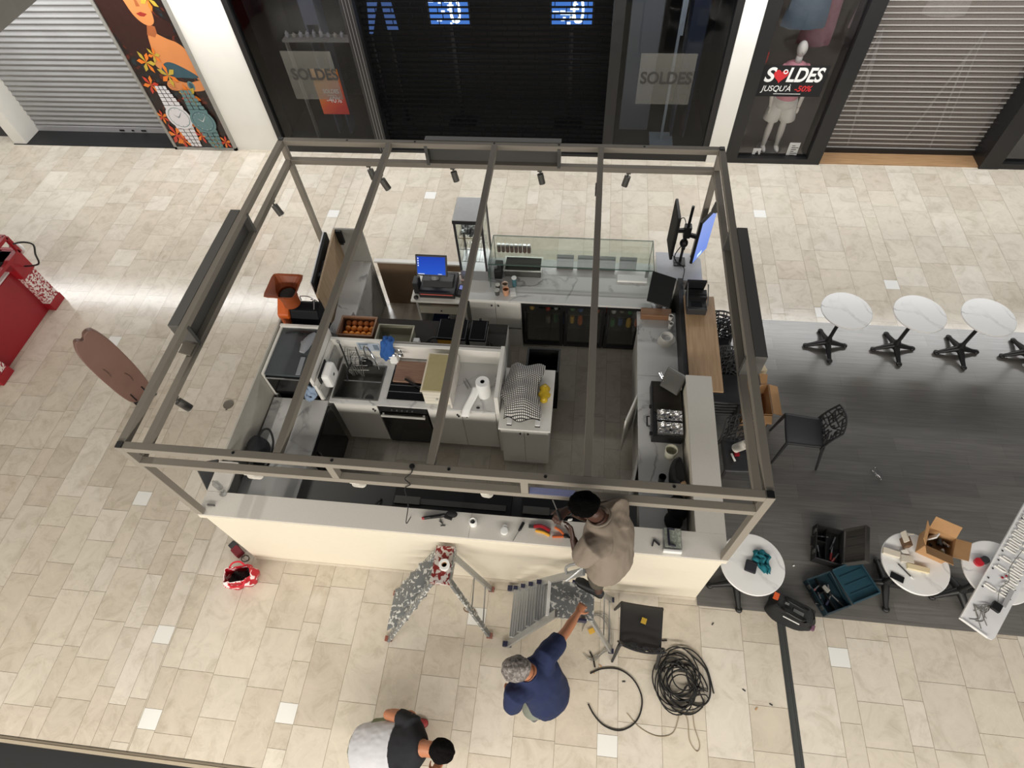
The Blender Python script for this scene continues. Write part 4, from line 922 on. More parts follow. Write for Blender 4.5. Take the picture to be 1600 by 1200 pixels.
def monitor(c, rz, lab, lit):
    R = Matrix.Rotation(rz,3,'Z'); t = thing('monitor', lab, 'monitor'); c = Vector(c)
    MB().obox(c,(.034,.35,.63),R).build('casing', M_BLACK, t, bevel=.008)
    MB().obox(c-R@Vector((.026,0,0)),(.03,.18,.30),R).build('back_cover', M_BLACK, t, bevel=.01)
    if lit: 
        MB().obox(c+R@Vector((.0185,0,0)),(.003,.32,.60),R).build('picture', screen_mat('pale_blue_screen',(120,150,235),(150,172,240),.95), t)
        b = MB(); b.obox(c+R@Vector((.0205,-.03,-.25)),(.001,.10,.05),R); b.build('picture_mark', lamp('mark_white',(210,240,255),1.0), t)
    else: MB().obox(c+R@Vector((.0185,0,0)),(.003,.32,.60),R).build('screen_glass', mat('dark_screen',(10,10,11),.6,0,.05,10,0,None,0,None,.1), t)
monitor((4.52,3.80,1.66), PI+.05, 'black tall monitor facing left on the mast, screen not visible', False)
monitor((4.865,3.76,1.62), -.60, 'tall monitor with a pale blue lit screen on the mast', True)
# tilted tablet, receipt machine, wood block
t = thing('order_tablet', 'black square tablet tilted on a stand above the wood block', 'tablet')
P4 = [Vector(p) for p in ((4.305,3.38,1.40),(4.573,3.273,1.40),(4.508,2.982,1.20),(4.253,3.085,1.20))]; nn = (P4[1]-P4[0]).cross(P4[3]-P4[0]).normalized()*.02
if nn.z > 0: nn = -nn
b = MB(); b.add(P4+[p+nn for p in P4], [(0,1,2,3),(7,6,5,4),(0,4,5,1),(1,5,6,2),(2,6,7,3),(3,7,4,0)]); b.build('casing', M_BLACK, t, bevel=.006)
cc = sum(P4,Vector())/4; b = MB(); b.tube([(cc.x,cc.y+.03,1.26),(4.44,3.23,.965)],[.03,.045],12); b.lathe([(.09,.952),(.09,.965),(0,.97)],(4.44,3.24,0),20); b.build('stand', M_METAL, t)
tag(MB().box(4.22,3.05,.902,4.58,3.17,.985).build('wood_block', M_WOOD2, bevel=.006), 'brown wooden block at the far end of the right marble worktop', 'block')
t = thing('ticket_printer', 'dark grey ticket printer with an open lid on the far end of the wooden bar', 'printer')
MB().box(4.70,2.90,1.202,4.92,3.20,1.30).build('body', M_DARK, t, bevel=.008); MB().obox((4.79,3.20,1.38),(.22,.03,.20),(.25,0,0)).build('lid', mat('printer_dark',(34,34,36),.3), t, bevel=.006)
b = MB(); b.box(4.70,3.05,1.30,4.92,3.17,1.34); b.obox((4.81,3.10,1.345),(.2,.02,.004)); b.build('paper_bay', M_BLACK, t); b = MB(); b.obox((4.80,2.97,1.303),(.12,.06,.006)); b.build('display', mat('printer_window',(24,26,30),.15), t); b = MB(); b.bar((4.695,3.18,1.42),(4.695,2.93,1.31),.01,.012); b.bar((4.925,3.18,1.42),(4.925,2.95,1.31),.01,.012); b.build('bracket', M_METAL, t)

# ---------------------------------------------------------------- right run
t = thing('right_worktop', 'marble worktop along the right side of the kiosk', 'worktop')
b = MB(); b.box(4.18,.26,.87,4.64,2.22,.90); b.box(4.18,2.225,.87,4.64,3.18,.90); b.build('top', M_MARBLE, t, bevel=.002)
MB().box(4.22,.30,.0,4.62,3.16,.87).build('cabinet', M_WHITE, t)
for y0, a in ((2.05,.35),(1.30,.18)):
    R = Matrix.Rotation(-a,3,'Z'); c = Vector((4.205,y0,.48))+R@Vector((-.0,-.22,0)); o = MB().obox(c,(.018,.44,.74),R).build('door', M_WHITE, t); b = MB(); b.ell(c+R@Vector((-.02,-.17,.3)),.012,8,6); b.build('knob', M_BLACK, o)
b = MB()
for k in range(5): b.lathe([(.03,0),(.085,.012),(.09,.016),(.05,.010),(0,.008)],(4.50+.006*k,2.72,.902+.012*k),24)
t = thing('plate_stack', 'stack of white plates on the right marble worktop', 'plates')
b.build('plate', M_WHITE, t, smooth=True); MB().lathe([(.05,0),(.075,.03),(.07,.032),(.045,.006),(0,.006)],(4.515,2.735,.962),24).build('bowl', M_WHITE, t, smooth=True)
cup('white_cup',4.57,2.94,.902,.03,.09,(226,226,222),'small white cup behind the stack of white plates')
cup('white_cup',4.56,3.00,.986,.028,.07,(216,212,206),'small white cup next to the wood block end')
def grill():
    t = thing('waffle_grill', 'black double countertop grill holding two foil trays', 'grill')
    MB().box(4.31,1.36,.902,4.63,2.06,1.04).build('body', M_BLACK, t, bevel=.008)
    MB().box(4.33,1.66,1.04,4.62,2.04,1.052).build('hot_plate', mat('burnt_steel',(58,54,48),.4,.5,.3,10), t)
    b = MB(); b.tube([(4.29,1.62,1.0),(4.262,1.62,1.0),(4.262,1.50,1.0),(4.29,1.50,1.0)],.009,8); b.build('handle', M_BLACK, t)
    b = MB(); b.box(4.285,1.72,1.0,4.31,1.75,1.03); b.box(4.285,1.40,.98,4.31,1.43,1.01); b.build('switch', M_BLACK, t)
    b = MB(); b.obox((4.52,1.98,1.17),(.22,.26,.045),(1.2,0,-.6)); b.build('lid', M_STEEL, t, bevel=.01)
    b = MB(); b.cyl((4.40,2.12,1.10),(4.44,2.0,1.12),.02,n=12); b.cyl((4.62,1.95,1.055),(4.62,2.03,1.20),.012,n=8); b.build('hinge', M_CHROME, t)
grill()
for y0, y1, nm in ((1.53,1.66,'far'),(1.375,1.51,'near')):
    b = MB(); b.grid(lambda u,v: Vector((4.355+.26*u, y0+(y1-y0)*v, 1.09-.045*math.sin(PI*u)**.5*math.sin(PI*v)**.5+.006*math.sin(23*u+9*v)+.005*math.sin(17*v-8*u))), 22, 12)
    b.box(4.355,y0,1.041,4.36,y1,1.09); b.box(4.61,y0,1.041,4.615,y1,1.09); b.box(4.36,y0,1.041,4.61,y0+.004,1.088); b.box(4.36,y1-.004,1.041,4.61,y1,1.088)
    tag(b.build('foil_tray', M_FOIL), nm+' crumpled foil tray on the black double grill', 'foil tray')
cup('plastic_tub',4.50,1.22,.902,.065,.13,(206,204,186),'pale translucent plastic tub beside the black grill','tub')
cup('black_mug',4.405,.92,.902,.038,.10,(18,18,18),'small black pot on the near end of the right marble worktop','pot')
b = MB()
def fnb(u, v):
    a = 2*PI*u; r = 1-.35*v**3; return Vector((4.555+.075*math.cos(a)*r, .95+.20*math.sin(a)*r, .902+.22*v+.02*math.sin(6*a)*v))
b.grid(fnb, 22, 8); b.face([fnb(i/22,1) for i in range(22)]); tag(b.build('dark_bag', mat('dark_bag_cloth',(20,20,23),.8,0,.3,20,.5), smooth=True), 'soft black bag pressed against the right ledge', 'bag')
b = MB(); b.ell((4.585,.80,1.09),(.035,.06,.03)); b.ell((4.60,.74,1.07),(.03,.05,.03)); tag(b.build('crumpled_paper', mat('tan_paper',(196,166,130),.9,0,.1,20)), 'crumpled tan paper on top of the soft black bag', 'paper')
b = MB(); b.ell((4.54,.60,.99),(.10,.14,.09)); b.ell((4.50,.48,.96),(.09,.10,.06)); tag(b.build('black_jacket', mat('jacket_black',(18,18,20),.9,0,.3,20,.5), smooth=True), 'black heap of cloth at the near end of the right worktop', 'cloth')
# ================================================================ kitchen island
t = thing('island_splashback', 'low white back panel behind the sink and worktop of the kitchen island', 'panel')
MB().box(.62,2.26,0,1.24,2.30,1.20).build('tall_panel', M_WHITE, t, bevel=.002); MB().box(1.24,2.26,0,2.62,2.30,1.14).build('low_panel', M_WHITE, t, bevel=.002)
MB().box(.62,2.302,1.10,2.62,2.34,1.13).build('cap_strip', mat('cap_grey',(150,146,140),.5), t)
MB().box(.605,1.62,.0,.64,2.26,1.18).build('return_panel', M_WHITE, t, bevel=.002)
MB().box(2.622,1.60,.0,2.665,2.30,1.20).build('end_panel', M_WHITE, t, bevel=.002)
t = thing('island_worktop', 'grey marble worktop of the kitchen island around the steel sink', 'worktop')
b = MB(); z0, z1 = .87, .90
b.box(.70,1.60,z0,.735,2.258,z1); b.box(.735,1.60,z0,1.255,1.66,z1); b.box(.735,2.12,z0,1.255,2.258,z1); b.box(1.255,1.60,z0,2.62,2.258,z1); b.build('top', M_MARBLE, t)
MB().box(.642,1.62,.905,.66,2.255,1.10).build('upstand', marble('upstand_marble',(176,176,172),(140,140,142),1.6,.4), t)
def sink():
    t = thing('kitchen_sink', 'square steel sink with a drain in the island worktop', 'sink')
    x0,x1,y0,y1 = .735,1.255,1.66,2.12; b = MB(); th = .006
    b.box(x0,y0,.70,x1,y1,.706); b.box(x0,y0,.706,x0+th,y1,.903); b.box(x1-th,y0,.706,x1,y1,.903); b.box(x0+th,y0,.706,x1-th,y0+th,.903); b.box(x0+th,y1-th,.706,x1-th,y1,.903)
    b.build('basin', M_STEEL, t); b = MB(); b.box(x0-.012,y0-.012,.901,x1+.012,y0,.906); b.box(x0-.012,y1,.901,x1+.012,y1+.012,.906); b.box(x0-.012,y0,.901,x0,y1,.906); b.box(x1,y0,.901,x1+.012,y1,.906); b.build('rim', M_STEEL, t)
    b = MB(); b.lathe([(.05,.707),(.05,.712),(.035,.710),(0,.710)],(1.08,1.80,0),20); b.build('drain', M_DARK, t)
    b = MB(); b.box(.76,1.955,.80,1.24,1.967,.812); b.build('rack_bar', M_METAL, t)
sink()
t = thing('sink_faucet', 'curved steel faucet behind the kitchen sink', 'faucet')
b = MB(); b.tube(bez([(1.02,2.20,.902),(1.02,2.20,1.10),(1.05,2.19,1.20),(1.13,2.12,1.22),(1.20,2.04,1.10),(1.21,2.02,1.0)],6),.010,10); b.build('spout', M_CHROME, t); b = MB(); b.cyl((1.02,2.20,.901),(1.02,2.20,.94),.024); b.bar((1.02,2.20,.94),(.94,2.18,.97),.014,.01); b.build('valve', M_CHROME, t)
b = MB(); b.ell((1.02,2.13,.945),(.085,.05,.045)); tag(b.build('black_sponge_bowl', M_BLACKM), 'black round sponge bowl at the far edge of the sink', 'bowl')
t = thing('wire_dish_rack', 'tangled wire rack with whisks leaning in the far left of the sink', 'dish rack')
b = MB()
for i in range(9):
    a = .25*i; x = .80+.022*i; b.tube(bez([(x,2.20,1.14-.02*i),(x+.03*math.sin(a*4),2.08,1.04),(x+.06,1.97+.02*math.cos(a*5),.93)],5),.0035,5)
for i in range(5): z = 1.10-.035*i; y = 2.17-.04*i; b.tube([(.78+.01*i,y,z),(1.0+.02*i,y+.02,z-.01)],.0035,5)
b.build('wires', M_STEEL, t)
b = MB(); b.tube([(.74,2.22,1.17),(.80,2.12,1.08),(.84,2.04,1.0)],.009,8); b.tube(bez([(.90,2.05,1.06),(.86,1.95,1.02),(.88,1.85,.98)],4),.010,8); b.tube([(.93,2.2,1.16),(1.0,2.06,.98)],.007,6); b.build('handle', M_BLACK, t)
b = MB()
for i in range(5):
    a = PI*i/5; b.tube(bez([(.74,2.22,1.17),(.72+.02*math.cos(a),2.235+.015*math.sin(a),1.20),(.715,2.235,1.225),(.72-.02*math.cos(a),2.235-.015*math.sin(a),1.20),(.74,2.22,1.17)],4),.002,4)
b.build('whisk_loop', M_CHROME, t)
t = thing('soap_dispenser', 'white wall dispenser on the left return of the island wall', 'dispenser')
MB().box(.642,1.70,1.0,.655,1.96,1.22).build('backplate', M_BLACK, t); MB().box(.655,1.72,.99,.76,1.95,1.21).build('cover', M_PAPER, t, bevel=.03); MB().box(.76,1.82,1.10,.763,1.85,1.13).build('window', M_DARK, t)
tag(MB().box(.600,1.66,1.02,.604,2.2,1.16).build('blue_strip', mat('navy_strip',(40,46,72),.4)), 'dark blue strip on the outer side of the island wall return', 'strip')
t = thing('framed_notice', 'pale blue framed notice on the white wall behind the sink', 'notice'); MB().box(.93,2.252,1.03,1.20,2.259,1.17).build('sheet', mat('notice_blue',(178,190,204),.6), t)
b = MB(); b.box(.95,2.248,1.14,1.06,2.2525,1.16); b.box(.955,2.248,1.06,.965,2.2525,1.14); b.box(1.12,2.248,1.06,1.18,2.2525,1.15); b.build('print', mat('notice_grey',(120,134,150),.6), t)
cloth('hanging_towel', [[(1.24,2.33,1.215),(1.31,2.34,1.22),(1.38,2.33,1.21)],[(1.24,2.25,1.225),(1.32,2.245,1.235),(1.38,2.25,1.22)],[(1.21,2.20,1.10),(1.29,2.18,1.12),(1.37,2.21,1.10)],[(1.20,2.18,1.0),(1.27,2.15,.99),(1.33,2.18,1.0)]], (46,92,160), 'blue towel hanging over the island wall beside the cutting board')
t = thing('bracket_tap', 'white wall bracket with a small chrome spout right of the blue towel', 'tap')
MB().box(1.30,2.17,.902,1.40,2.25,1.04).build('bracket', M_PAPER, t, bevel=.01); b = MB(); b.tube(bez([(1.34,2.24,1.10),(1.42,2.22,1.12),(1.47,2.20,1.11),(1.475,2.18,1.05)],5),.011,8); b.ell((1.37,2.20,1.06),(.03,.03,.02)); b.ell((1.44,2.20,1.055),(.03,.03,.02)); b.build('spout', M_CHROME, t)
t = thing('ceramic_hob', 'black ceramic hob next to the wooden box on the island worktop', 'hob')
MB().box(1.36,1.68,.902,1.80,2.16,.910).build('glass', mat('hob_black',(13,13,14),.12), t, bevel=.002); b = MB(); b.box(1.36,1.78,.910,1.80,1.786,.913); b.box(1.37,1.87,.910,1.80,1.876,.913); b.build('line', M_METAL, t)
tag(MB().box(1.385,1.91,.911,1.75,2.205,.935).build('cutting_board', wood('board_brown',(128,98,82),(150,118,100),(2,14,14)), bevel=.006), 'brown wooden cutting board lying over the black hob', 'cutting board')
b = MB(); b.bar((1.53,1.94,.95),(1.72,1.84,.93),.022,.012); b.bar((1.72,1.84,.93),(1.80,1.80,.922),.016,.004); tag(b.build('kitchen_knife', M_BLACK), 'dark kitchen knife lying across the hob and cutting board', 'knife')
t = thing('wooden_box', 'white slatted box with an olive lid on the island worktop', 'box')
b = MB()
for k in range(4): b.box(1.817,1.66,.902+.062*k,2.113,2.16,.902+.062*k+.058)
b.build('slatted_body', mat('slat_white',(220,214,200),.6,0,.08,25), t); MB().box(1.80,1.645,1.152,2.125,2.175,1.162).build('rim', mat('rim_cream',(222,212,190),.5), t)
MB().box(1.82,1.665,1.16,2.105,2.155,1.166).build('lid', mat('olive_lid',(168,156,112),.6), t); b = MB(); b.ell((1.97,1.648,1.02),.012); b.build('knob', M_METAL, t)
tag(MB().box(2.116,1.62,.902,2.135,2.2,1.12).build('tile_panel', marble('tile_panel_marble',(220,214,206),(190,180,172),3,.4)), 'pale stone panel standing against the right side of the wooden box', 'panel')
t = thing('paper_roll', 'large white roll of paper towel standing on the island worktop', 'paper roll')
MB().lathe([(.02,.902),(.075,.902),(.078,.92),(.078,1.15),(.072,1.158),(.024,1.155),(.022,.93),(0,.93)],(2.465,1.83,0),28).build('roll', M_PAPER, t, smooth=True)
MB().lathe([(.024,.93),(.0235,1.157),(.02,1.157),(.02,.93)],(2.465,1.83,0),18).build('core', M_DARK, t)
b = MB(); b.grid(lambda u,v: Vector((2.395-.10*v-.055+.09*u+.01*math.sin(6*v), 1.86-.32*v, (1.0-.06*v if v < .3 else .982-.07*(v-.3)/.5) if v < .8 else .912-.25*(v-.8))), 4, 16); b.build('loose_end', M_PAPER, t, smooth=True, solid=.002)
b = MB(); b.tube([(2.22,2.02,.908),(2.30,1.90,.908)],.004,6); b.tube([(2.20,1.99,.908),(2.27,1.88,.908)],.004,6); tag(b.build('tongs', M_METAL), 'pair of thin metal sticks lying left of the paper roll', 'utensil')
b = MB(); b.ell((2.42,1.64,.91),(.022,.014,.010)); tag(b.build('black_clip', M_BLACK), 'tiny black clip at the front edge of the island worktop', 'clip')
# cabinets and oven under the worktop
t = thing('sink_cabinet', 'white cabinet under the kitchen sink', 'cabinet'); MB().box(.745,1.64,.08,1.255,2.25,.69).build('body', M_WHITE, t)
o = MB().box(.745,1.605,.08,1.25,1.625,.865).build('door', M_WHITE, t, bevel=.002); b = MB(); b.ell((1.20,1.595,.80),.012); b.ell((1.215,1.595,.77),.012); b.build('knob', M_BLACK, o)
t = thing('oven', 'black built-in oven with a shiny handle under the hob', 'oven')
MB().box(1.265,1.63,.05,1.83,2.2,.865).build('body', M_DARK, t); MB().box(1.27,1.60,.76,1.825,1.628,.86).build('control_panel', M_BLACK, t); MB().box(1.27,1.59,.08,1.825,1.628,.745).build('door', mat('oven_glass',(16,16,17),.1), t, bevel=.004)
b = MB(); b.cyl((1.29,1.555,.735),(1.805,1.555,.735),.016,n=14); b.box(1.30,1.56,.725,1.32,1.592,.745); b.box(1.775,1.56,.725,1.795,1.592,.745); b.build('handle', mat('handle_bright',(240,238,232),.25,.3), t)
b = MB()
for k in range(5): b.cyl((1.42+.06*k,1.60,.81),(1.42+.06*k,1.588,.81),.008,n=8)
b.build('dial', M_METAL, t)
t = thing('island_cabinet', 'white double-door cabinet under the paper roll', 'cabinet'); MB().box(1.84,1.64,.08,2.615,2.25,.865).build('body', M_WHITE, t)
for x0,x1,kx in ((1.842,2.225,2.18),(2.230,2.615,2.275)):
    o = MB().box(x0,1.605,.08,x1,1.625,.865).build('door', M_WHITE, t, bevel=.002); b = MB(); b.ell((kx,1.595,.80),.012); b.ell((kx+.012,1.595,.77),.012); b.build('knob', M_BLACK, o)
t = thing('side_table', 'white cabinet table right of the island under the checked cloth', 'table')
MB().box(2.672,1.40,.875,3.245,2.22,.90).build('top', M_WHITE, t, bevel=.004); MB().box(2.69,1.45,.06,3.22,2.20,.875).build('body', M_WHITE, t)
for x0,x1,kx in ((2.692,2.95,2.91),(2.955,3.218,2.995)):
    o = MB().box(x0,1.43,.08,x1,1.449,.86).build('door', M_WHITE, t); b = MB(); b.ell((kx,1.42,.78),.011); b.build('knob', M_BLACK, o)
def draped():
    t = thing('covered_machine', 'machine under a black and white checked cloth on the white side table', 'machine')
    MB().box(2.80,1.62,.93,3.02,2.06,1.02).build('body', M_DARK, t, bevel=.03)
    for x in (2.79,3.10): 
        o = MB().box(x-.028,1.45,.902,x+.028,1.62,.93).build('foot', M_PAPER, t, bevel=.008); MB().box(x-.028,1.445,.902,x+.028,1.450,.92).build('rubber_tip', M_BLACK, o)
    b = MB()
    def fn(u, v):
        x = 2.70+.40*u; y = 1.50+.72*v
        e = min(u,1-u)*2.6; f = min(v,1-v)*4.5; h = min(1,e)**.6*min(1,f)**.6
        x += .03*math.sin(7*v+1)*(1-min(1,e)) + (-.05*math.exp(-((v-.42)/.08)**2) if u < .3 else 0)*(1-u/.3 if u < .3 else 0)
        return Vector((x, y+.02*math.sin(9*u)*(1-min(1,f)), .965+.165*h+.012*math.sin(11*u+5*v)+.008*math.sin(23*v-4*u)))
    b.grid(fn, 30, 40); b.build('checked_cloth', checker('checked_cotton',(222,220,214),(58,58,60),.021,.38), t, smooth=True, solid=.004)
    b = MB(); b.tube([fn(i/24,0)-Vector((0,.004,.004)) for i in range(25)],.007,6); b.build('hem', M_BLACK, t)
draped()
b = MB(); b.grid(lambda u,v: Vector((3.145+(.062+.012*math.sin(6*PI*v))*math.cos(2*PI*u)*(math.sin(PI*v)**.5), 1.72+.26*v, .968+.062*math.sin(2*PI*u)*(math.sin(PI*v)**.5)*(1+.2*math.sin(9*v+4*u)))),24,16); tag(b.build('yellow_packet', mat('yellow_film',(196,164,40),.18,0,.35,25,.8), smooth=True), 'shiny yellow packet beside the checked cloth', 'packet')
t = thing('black_bin', 'black open bin behind the white side table', 'bin'); pan(t,2.90,3.27,2.26,2.58,.0,.82,M_BLACKM,M_BLACK,.012,.01)
# things behind the island wall
t = thing('rear_shelf_unit', 'white low unit behind the island wall carrying crate and tubs', 'cabinet'); MB().box(.72,2.345,.0,2.62,2.88,.87).build('body', M_WHITE, t); MB().box(.715,2.342,.87,2.62,2.86,.90).build('top', mat('shelf_dark',(44,39,34),.8), t)
t = thing('orange_crate', 'brown plastic crate full of oranges behind the island wall', 'crate'); pan(t,.625,1.045,2.43,2.71,.903,1.085,mat('crate_brown',(140,104,80),.6),mat('crate_rim',(150,116,92),.6),.012,.008)
M_OR = [mat('orange_peel_%d' % i, c, .5, 0, .1, 60, .3) for i, c in enumerate(((226,140,44),(210,128,52),(196,118,60)))]
k = 0
for lay in range(2):
    for i in range(5):
        for j in range(3):
            x = .685+.074*i+.012*(j%2)+.01*lay; y = 2.485+.083*j+.008*lay; z = .948+.072*lay
            tag(MB().ell((x,y,z),.0365 if lay else .036,14,10).build('orange', M_OR[k%3], smooth='all'), 'orange in the %s of the brown crate' % ('top layer' if lay else 'lower layer'), 'orange', 'oranges in the %s' % ('top layer' if lay else 'lower layer')); k += 1
t = thing('grey_tub', 'pale grey plastic tub holding brown fruit behind the blue towel', 'tub'); pan(t,1.10,1.52,2.37,2.62,.903,1.07,mat('tub_grey',(158,156,138),.5),mat('tub_rim',(172,170,152),.5),.012,.006)
for x, y in ((1.37,2.42),(1.44,2.43),(1.30,2.43)): tag(MB().ell((x,y,.945),.036,14,10).build('brown_fruit', mat('fruit_brown_%d' % int(x*100),(112,62,44),.5), smooth='all'), 'dark brown round fruit lying in the pale grey tub', 'fruit', 'brown fruit in the grey tub')
M_LIDK = mat('lid_black',(10,11,14),.7,0,.1,10,0,None,0,None,.1)
def lidbox(x0, x1, body, lab):
    t = thing('lidded_container', lab, 'container'); MB().box(x0+.01,2.50,.903,x1-.01,2.80,1.0).build('body', body, t, bevel=.01); MB().box(x0,2.49,1.0,x1,2.81,1.02).build('lid', M_LIDK, t, bevel=.008)
    b = MB(); b.box(x0+.012,2.505,1.02,x0+.018,2.795,1.026); b.box(x1-.018,2.505,1.02,x1-.012,2.795,1.026); b.box(x0+.018,2.505,1.02,x1-.018,2.511,1.026); b.build('lid_ridge', mat('lid_edge_%d' % int(x0*100),(96,98,102),.25), t); b = MB(); b.box((x0+x1)/2-.012,2.81,1.0,(x0+x1)/2+.012,2.835,1.03); b.build('latch', M_BLACK, t)
lidbox(1.80,2.02,mat('ochre_tub',(176,130,40),.5),'black-lidded container with a yellow ochre body behind the island wall')
lidbox(2.045,2.165,mat('grey_tub_b',(120,120,116),.4),'narrow black-lidded container half hidden by the middle roof beam')
lidbox(2.19,2.40,mat('grey_tub_c',(140,140,134),.4),'black-lidded container with a grey body, rightmost behind the island wall')
b = MB(); b.lathe([(0,0),(.03,0),(.03,.12),(.012,.16),(.012,.22),(0,.22)],(2.46,2.44,.903),12); tag(b.build('dark_bottle', mat('bottle_dark',(26,28,26),.2), smooth=True), 'dark bottle standing right of the black-lidded containers', 'bottle')
b = MB(); b.grid(lambda u,v: Vector((2.50+.11*u,2.38+.10*v,.94+.03*math.sin(8*u+3)*math.sin(7*v+1))),8,8); tag(b.build('crumpled_film', M_PLASTICCLR, solid=.004), 'crumpled clear film beside the dark bottle', 'film')
b = MB(); b.ell((1.66,2.42,.95),(.06,.05,.05)); b.ell((1.72,2.46,.96),(.05,.05,.05)); b.tube(bez([(1.70,2.44,1.0),(1.76,2.47,1.05),(1.82,2.48,1.045)],4),.015,8); tag(b.build('black_utensils', M_BLACK), 'black utensils heaped left of the ochre container', 'utensils')
tag(MB().box(1.55,2.40,.903,1.62,2.46,1.06).build('white_block', M_PAPER, bevel=.005), 'small white block beside the pale grey tub', 'block')
tag(MB().box(2.64,2.34,.90,2.70,2.40,1.06).build('white_post', M_PAPER, bevel=.004), 'short white upright at the right end of the island wall', 'upright').location.z = .0
# ================================================================ ledge tools
Z = 1.341
def led(u): return u
t = thing('cordless_knife', 'black pistol-shaped tool with a red tip lying on the front ledge', 'tool')
b = MB(); b.tube([(2.17,.145,Z+.02),(2.36,.185,Z+.03)],[.016,.02],10); b.bar((2.23,.15,Z+.04),(2.33,.172,Z+.045),.012,.006); b.build('handle', M_BLACK, t); b = MB(); b.ell((2.42,.20,Z+.03),(.055,.035,.03)); b.bar((2.36,.18,Z+.03),(2.43,.165,Z+.03),.04,.03); b.build('head', M_BLACKM, t); b = MB(); b.tube([(2.15,.14,Z+.02),(2.172,.145,Z+.02)],[.012,.016],10); b.build('tip', M_RED, t)
for i, (x, y, a) in enumerate(((2.34,.12,2.2),(2.35,.11,2.6),(2.33,.09,.1))):
    b = MB(); b.bar((x,y,Z+.004),(x+.045*math.cos(a),y+.045*math.sin(a),Z+.004),.006,.006); tag(b.build('loose_screw', M_STEEL), 'loose screw lying beside the black tool on the front ledge', 'screw', 'loose screws on the ledge')
t = thing('spot_lamp', 'white cylindrical lamp head standing on the front ledge', 'lamp'); MB().lathe([(.034,0),(.036,.004),(.036,.075),(.028,.08),(.026,.06),(0,.06)],(2.63,.135,Z),20).build('housing', M_PAPER, t, smooth=True); b = MB(); b.tube([(2.63+.012*math.cos(.6*k),.135+.012*math.sin(.6*k),Z+.064) for k in range(11)],.005,6,True); b.build('socket', M_BLACK, t)
t = thing('lamp_cover', 'small white round lamp cover left of the screwdriver', 'lamp'); MB().lathe([(.033,0),(.035,.004),(.033,.03),(0,.034)],(2.92,.09,Z),20).build('cover', M_PAPER, t, smooth=True); b = MB(); b.ell((2.92,.135,Z+.012),(.02,.02,.012)); b.build('tab', M_PAPER, t)
t = thing('screwdriver', 'black-handled screwdriver lying across the front ledge', 'screwdriver'); b = MB(); b.tube([(3.085,.185,Z+.014),(3.06,.12,Z+.014),(3.05,.10,Z+.012)],[.015,.014,.008],10); b.build('handle', M_BLACK, t); b = MB(); b.cyl((3.05,.10,Z+.012),(3.005,.005,Z+.008),.0035,n=8); b.build('shaft', M_METAL, t)
t = thing('pliers', 'red and yellow pliers lying on the front ledge', 'pliers'); b = MB(); b.tube(bez([(3.18,.155,Z+.016),(3.25,.165,Z+.018),(3.33,.13,Z+.016)],5),.018,8); b.build('red_grip', M_RED, t); b = MB(); b.tube(bez([(3.20,.12,Z+.012),(3.27,.11,Z+.012),(3.33,.085,Z+.012)],5),.014,8); b.build('yellow_grip', mat('yellow_grip',(226,166,50),.5), t); b = MB(); b.obox((3.165,.155,Z+.012),(.06,.03,.018)); b.build('jaw', M_STEEL, t)
t = thing('wire_stripper', 'orange-handled snips lying on the front ledge before the man', 'snips'); b = MB(); b.tube(bez([(3.37,.165,Z+.012),(3.42,.14,Z+.014),(3.455,.105,Z+.014)],4),.011,8); b.tube(bez([(3.355,.075,Z+.012),(3.41,.08,Z+.014),(3.455,.085,Z+.014)],4),.011,8); b.build('handle', mat('orange_grip',(216,106,48),.5), t); b = MB(); b.ell((3.475,.095,Z+.014),(.028,.022,.014)); b.bar((3.48,.09,Z+.012),(3.54,.075,Z+.012),.018,.01); b.build('jaw', M_BLACK, t)
t = thing('organiser_case', 'grey organiser case with a dark handle on the right end of the front ledge', 'case')
MB().box(4.325,.045,Z,4.485,.235,Z+.06).build('tray', M_PLASTICCLR, t, bevel=.008); MB().box(4.335,.055,Z+.062,4.475,.225,Z+.068).build('contents', splat('case_contents',(136,140,132),(168,174,160),40,.5,.6,.5), t); MB().box(4.325,.02,Z,4.485,.044,Z+.05).build('latch_edge', M_PAPER, t, bevel=.005)
b = MB(); b.tube(bez([(4.42,.215,Z+.075),(4.37,.215,Z+.085),(4.365,.20,Z+.085),(4.37,.08,Z+.085),(4.38,.065,Z+.085),(4.425,.065,Z+.075)],5),.010,8); b.build('handle', mat('navy_black',(28,28,44),.5), t)
b = MB(); b.bar((4.25,.13,Z+.006),(4.235,.07,Z+.006),.012,.010); b.bar((4.25,.13,Z+.006),(4.30,.085,Z+.006),.014,.012); tag(b.build('small_bits', M_DARK), 'two dark tool bits left of the organiser case', 'tool bits')
b = MB(); b.bar((3.98,.06,Z+.006),(4.02,.058,Z+.006),.012,.010); b.bar((3.97,.03,Z+.006),(4.03,.018,Z+.006),.014,.012); tag(b.build('small_bits', M_BLACK), 'two dark tool bits right beside the man in grey', 'tool bits')
b = MB(); b.lathe([(0,0),(.03,0),(.032,.10),(.012,.13),(.012,.15),(0,.15)],(.12,.28,Z),14); tag(b.build('plastic_bottle', M_PLASTICCLR, smooth=True), 'small clear bottle standing on the left corner of the ledge', 'bottle')
b = MB(); b.lathe([(.03,0),(.033,.02),(0,.022)],(.18,.22,Z),14); tag(b.build('bottle_cap', M_PLASTICCLR), 'clear plastic cap beside the small bottle on the left ledge', 'cap')
t = thing('grey_bracket', 'small grey bracket at the left front corner of the ledge', 'bracket'); MB().box(.07,.09,Z,.14,.105,Z+.02).build('plate', M_SIGNBOX, t)
t = thing('leaning_board', 'dark triangular board leaning outside the left front corner of the kiosk', 'board')
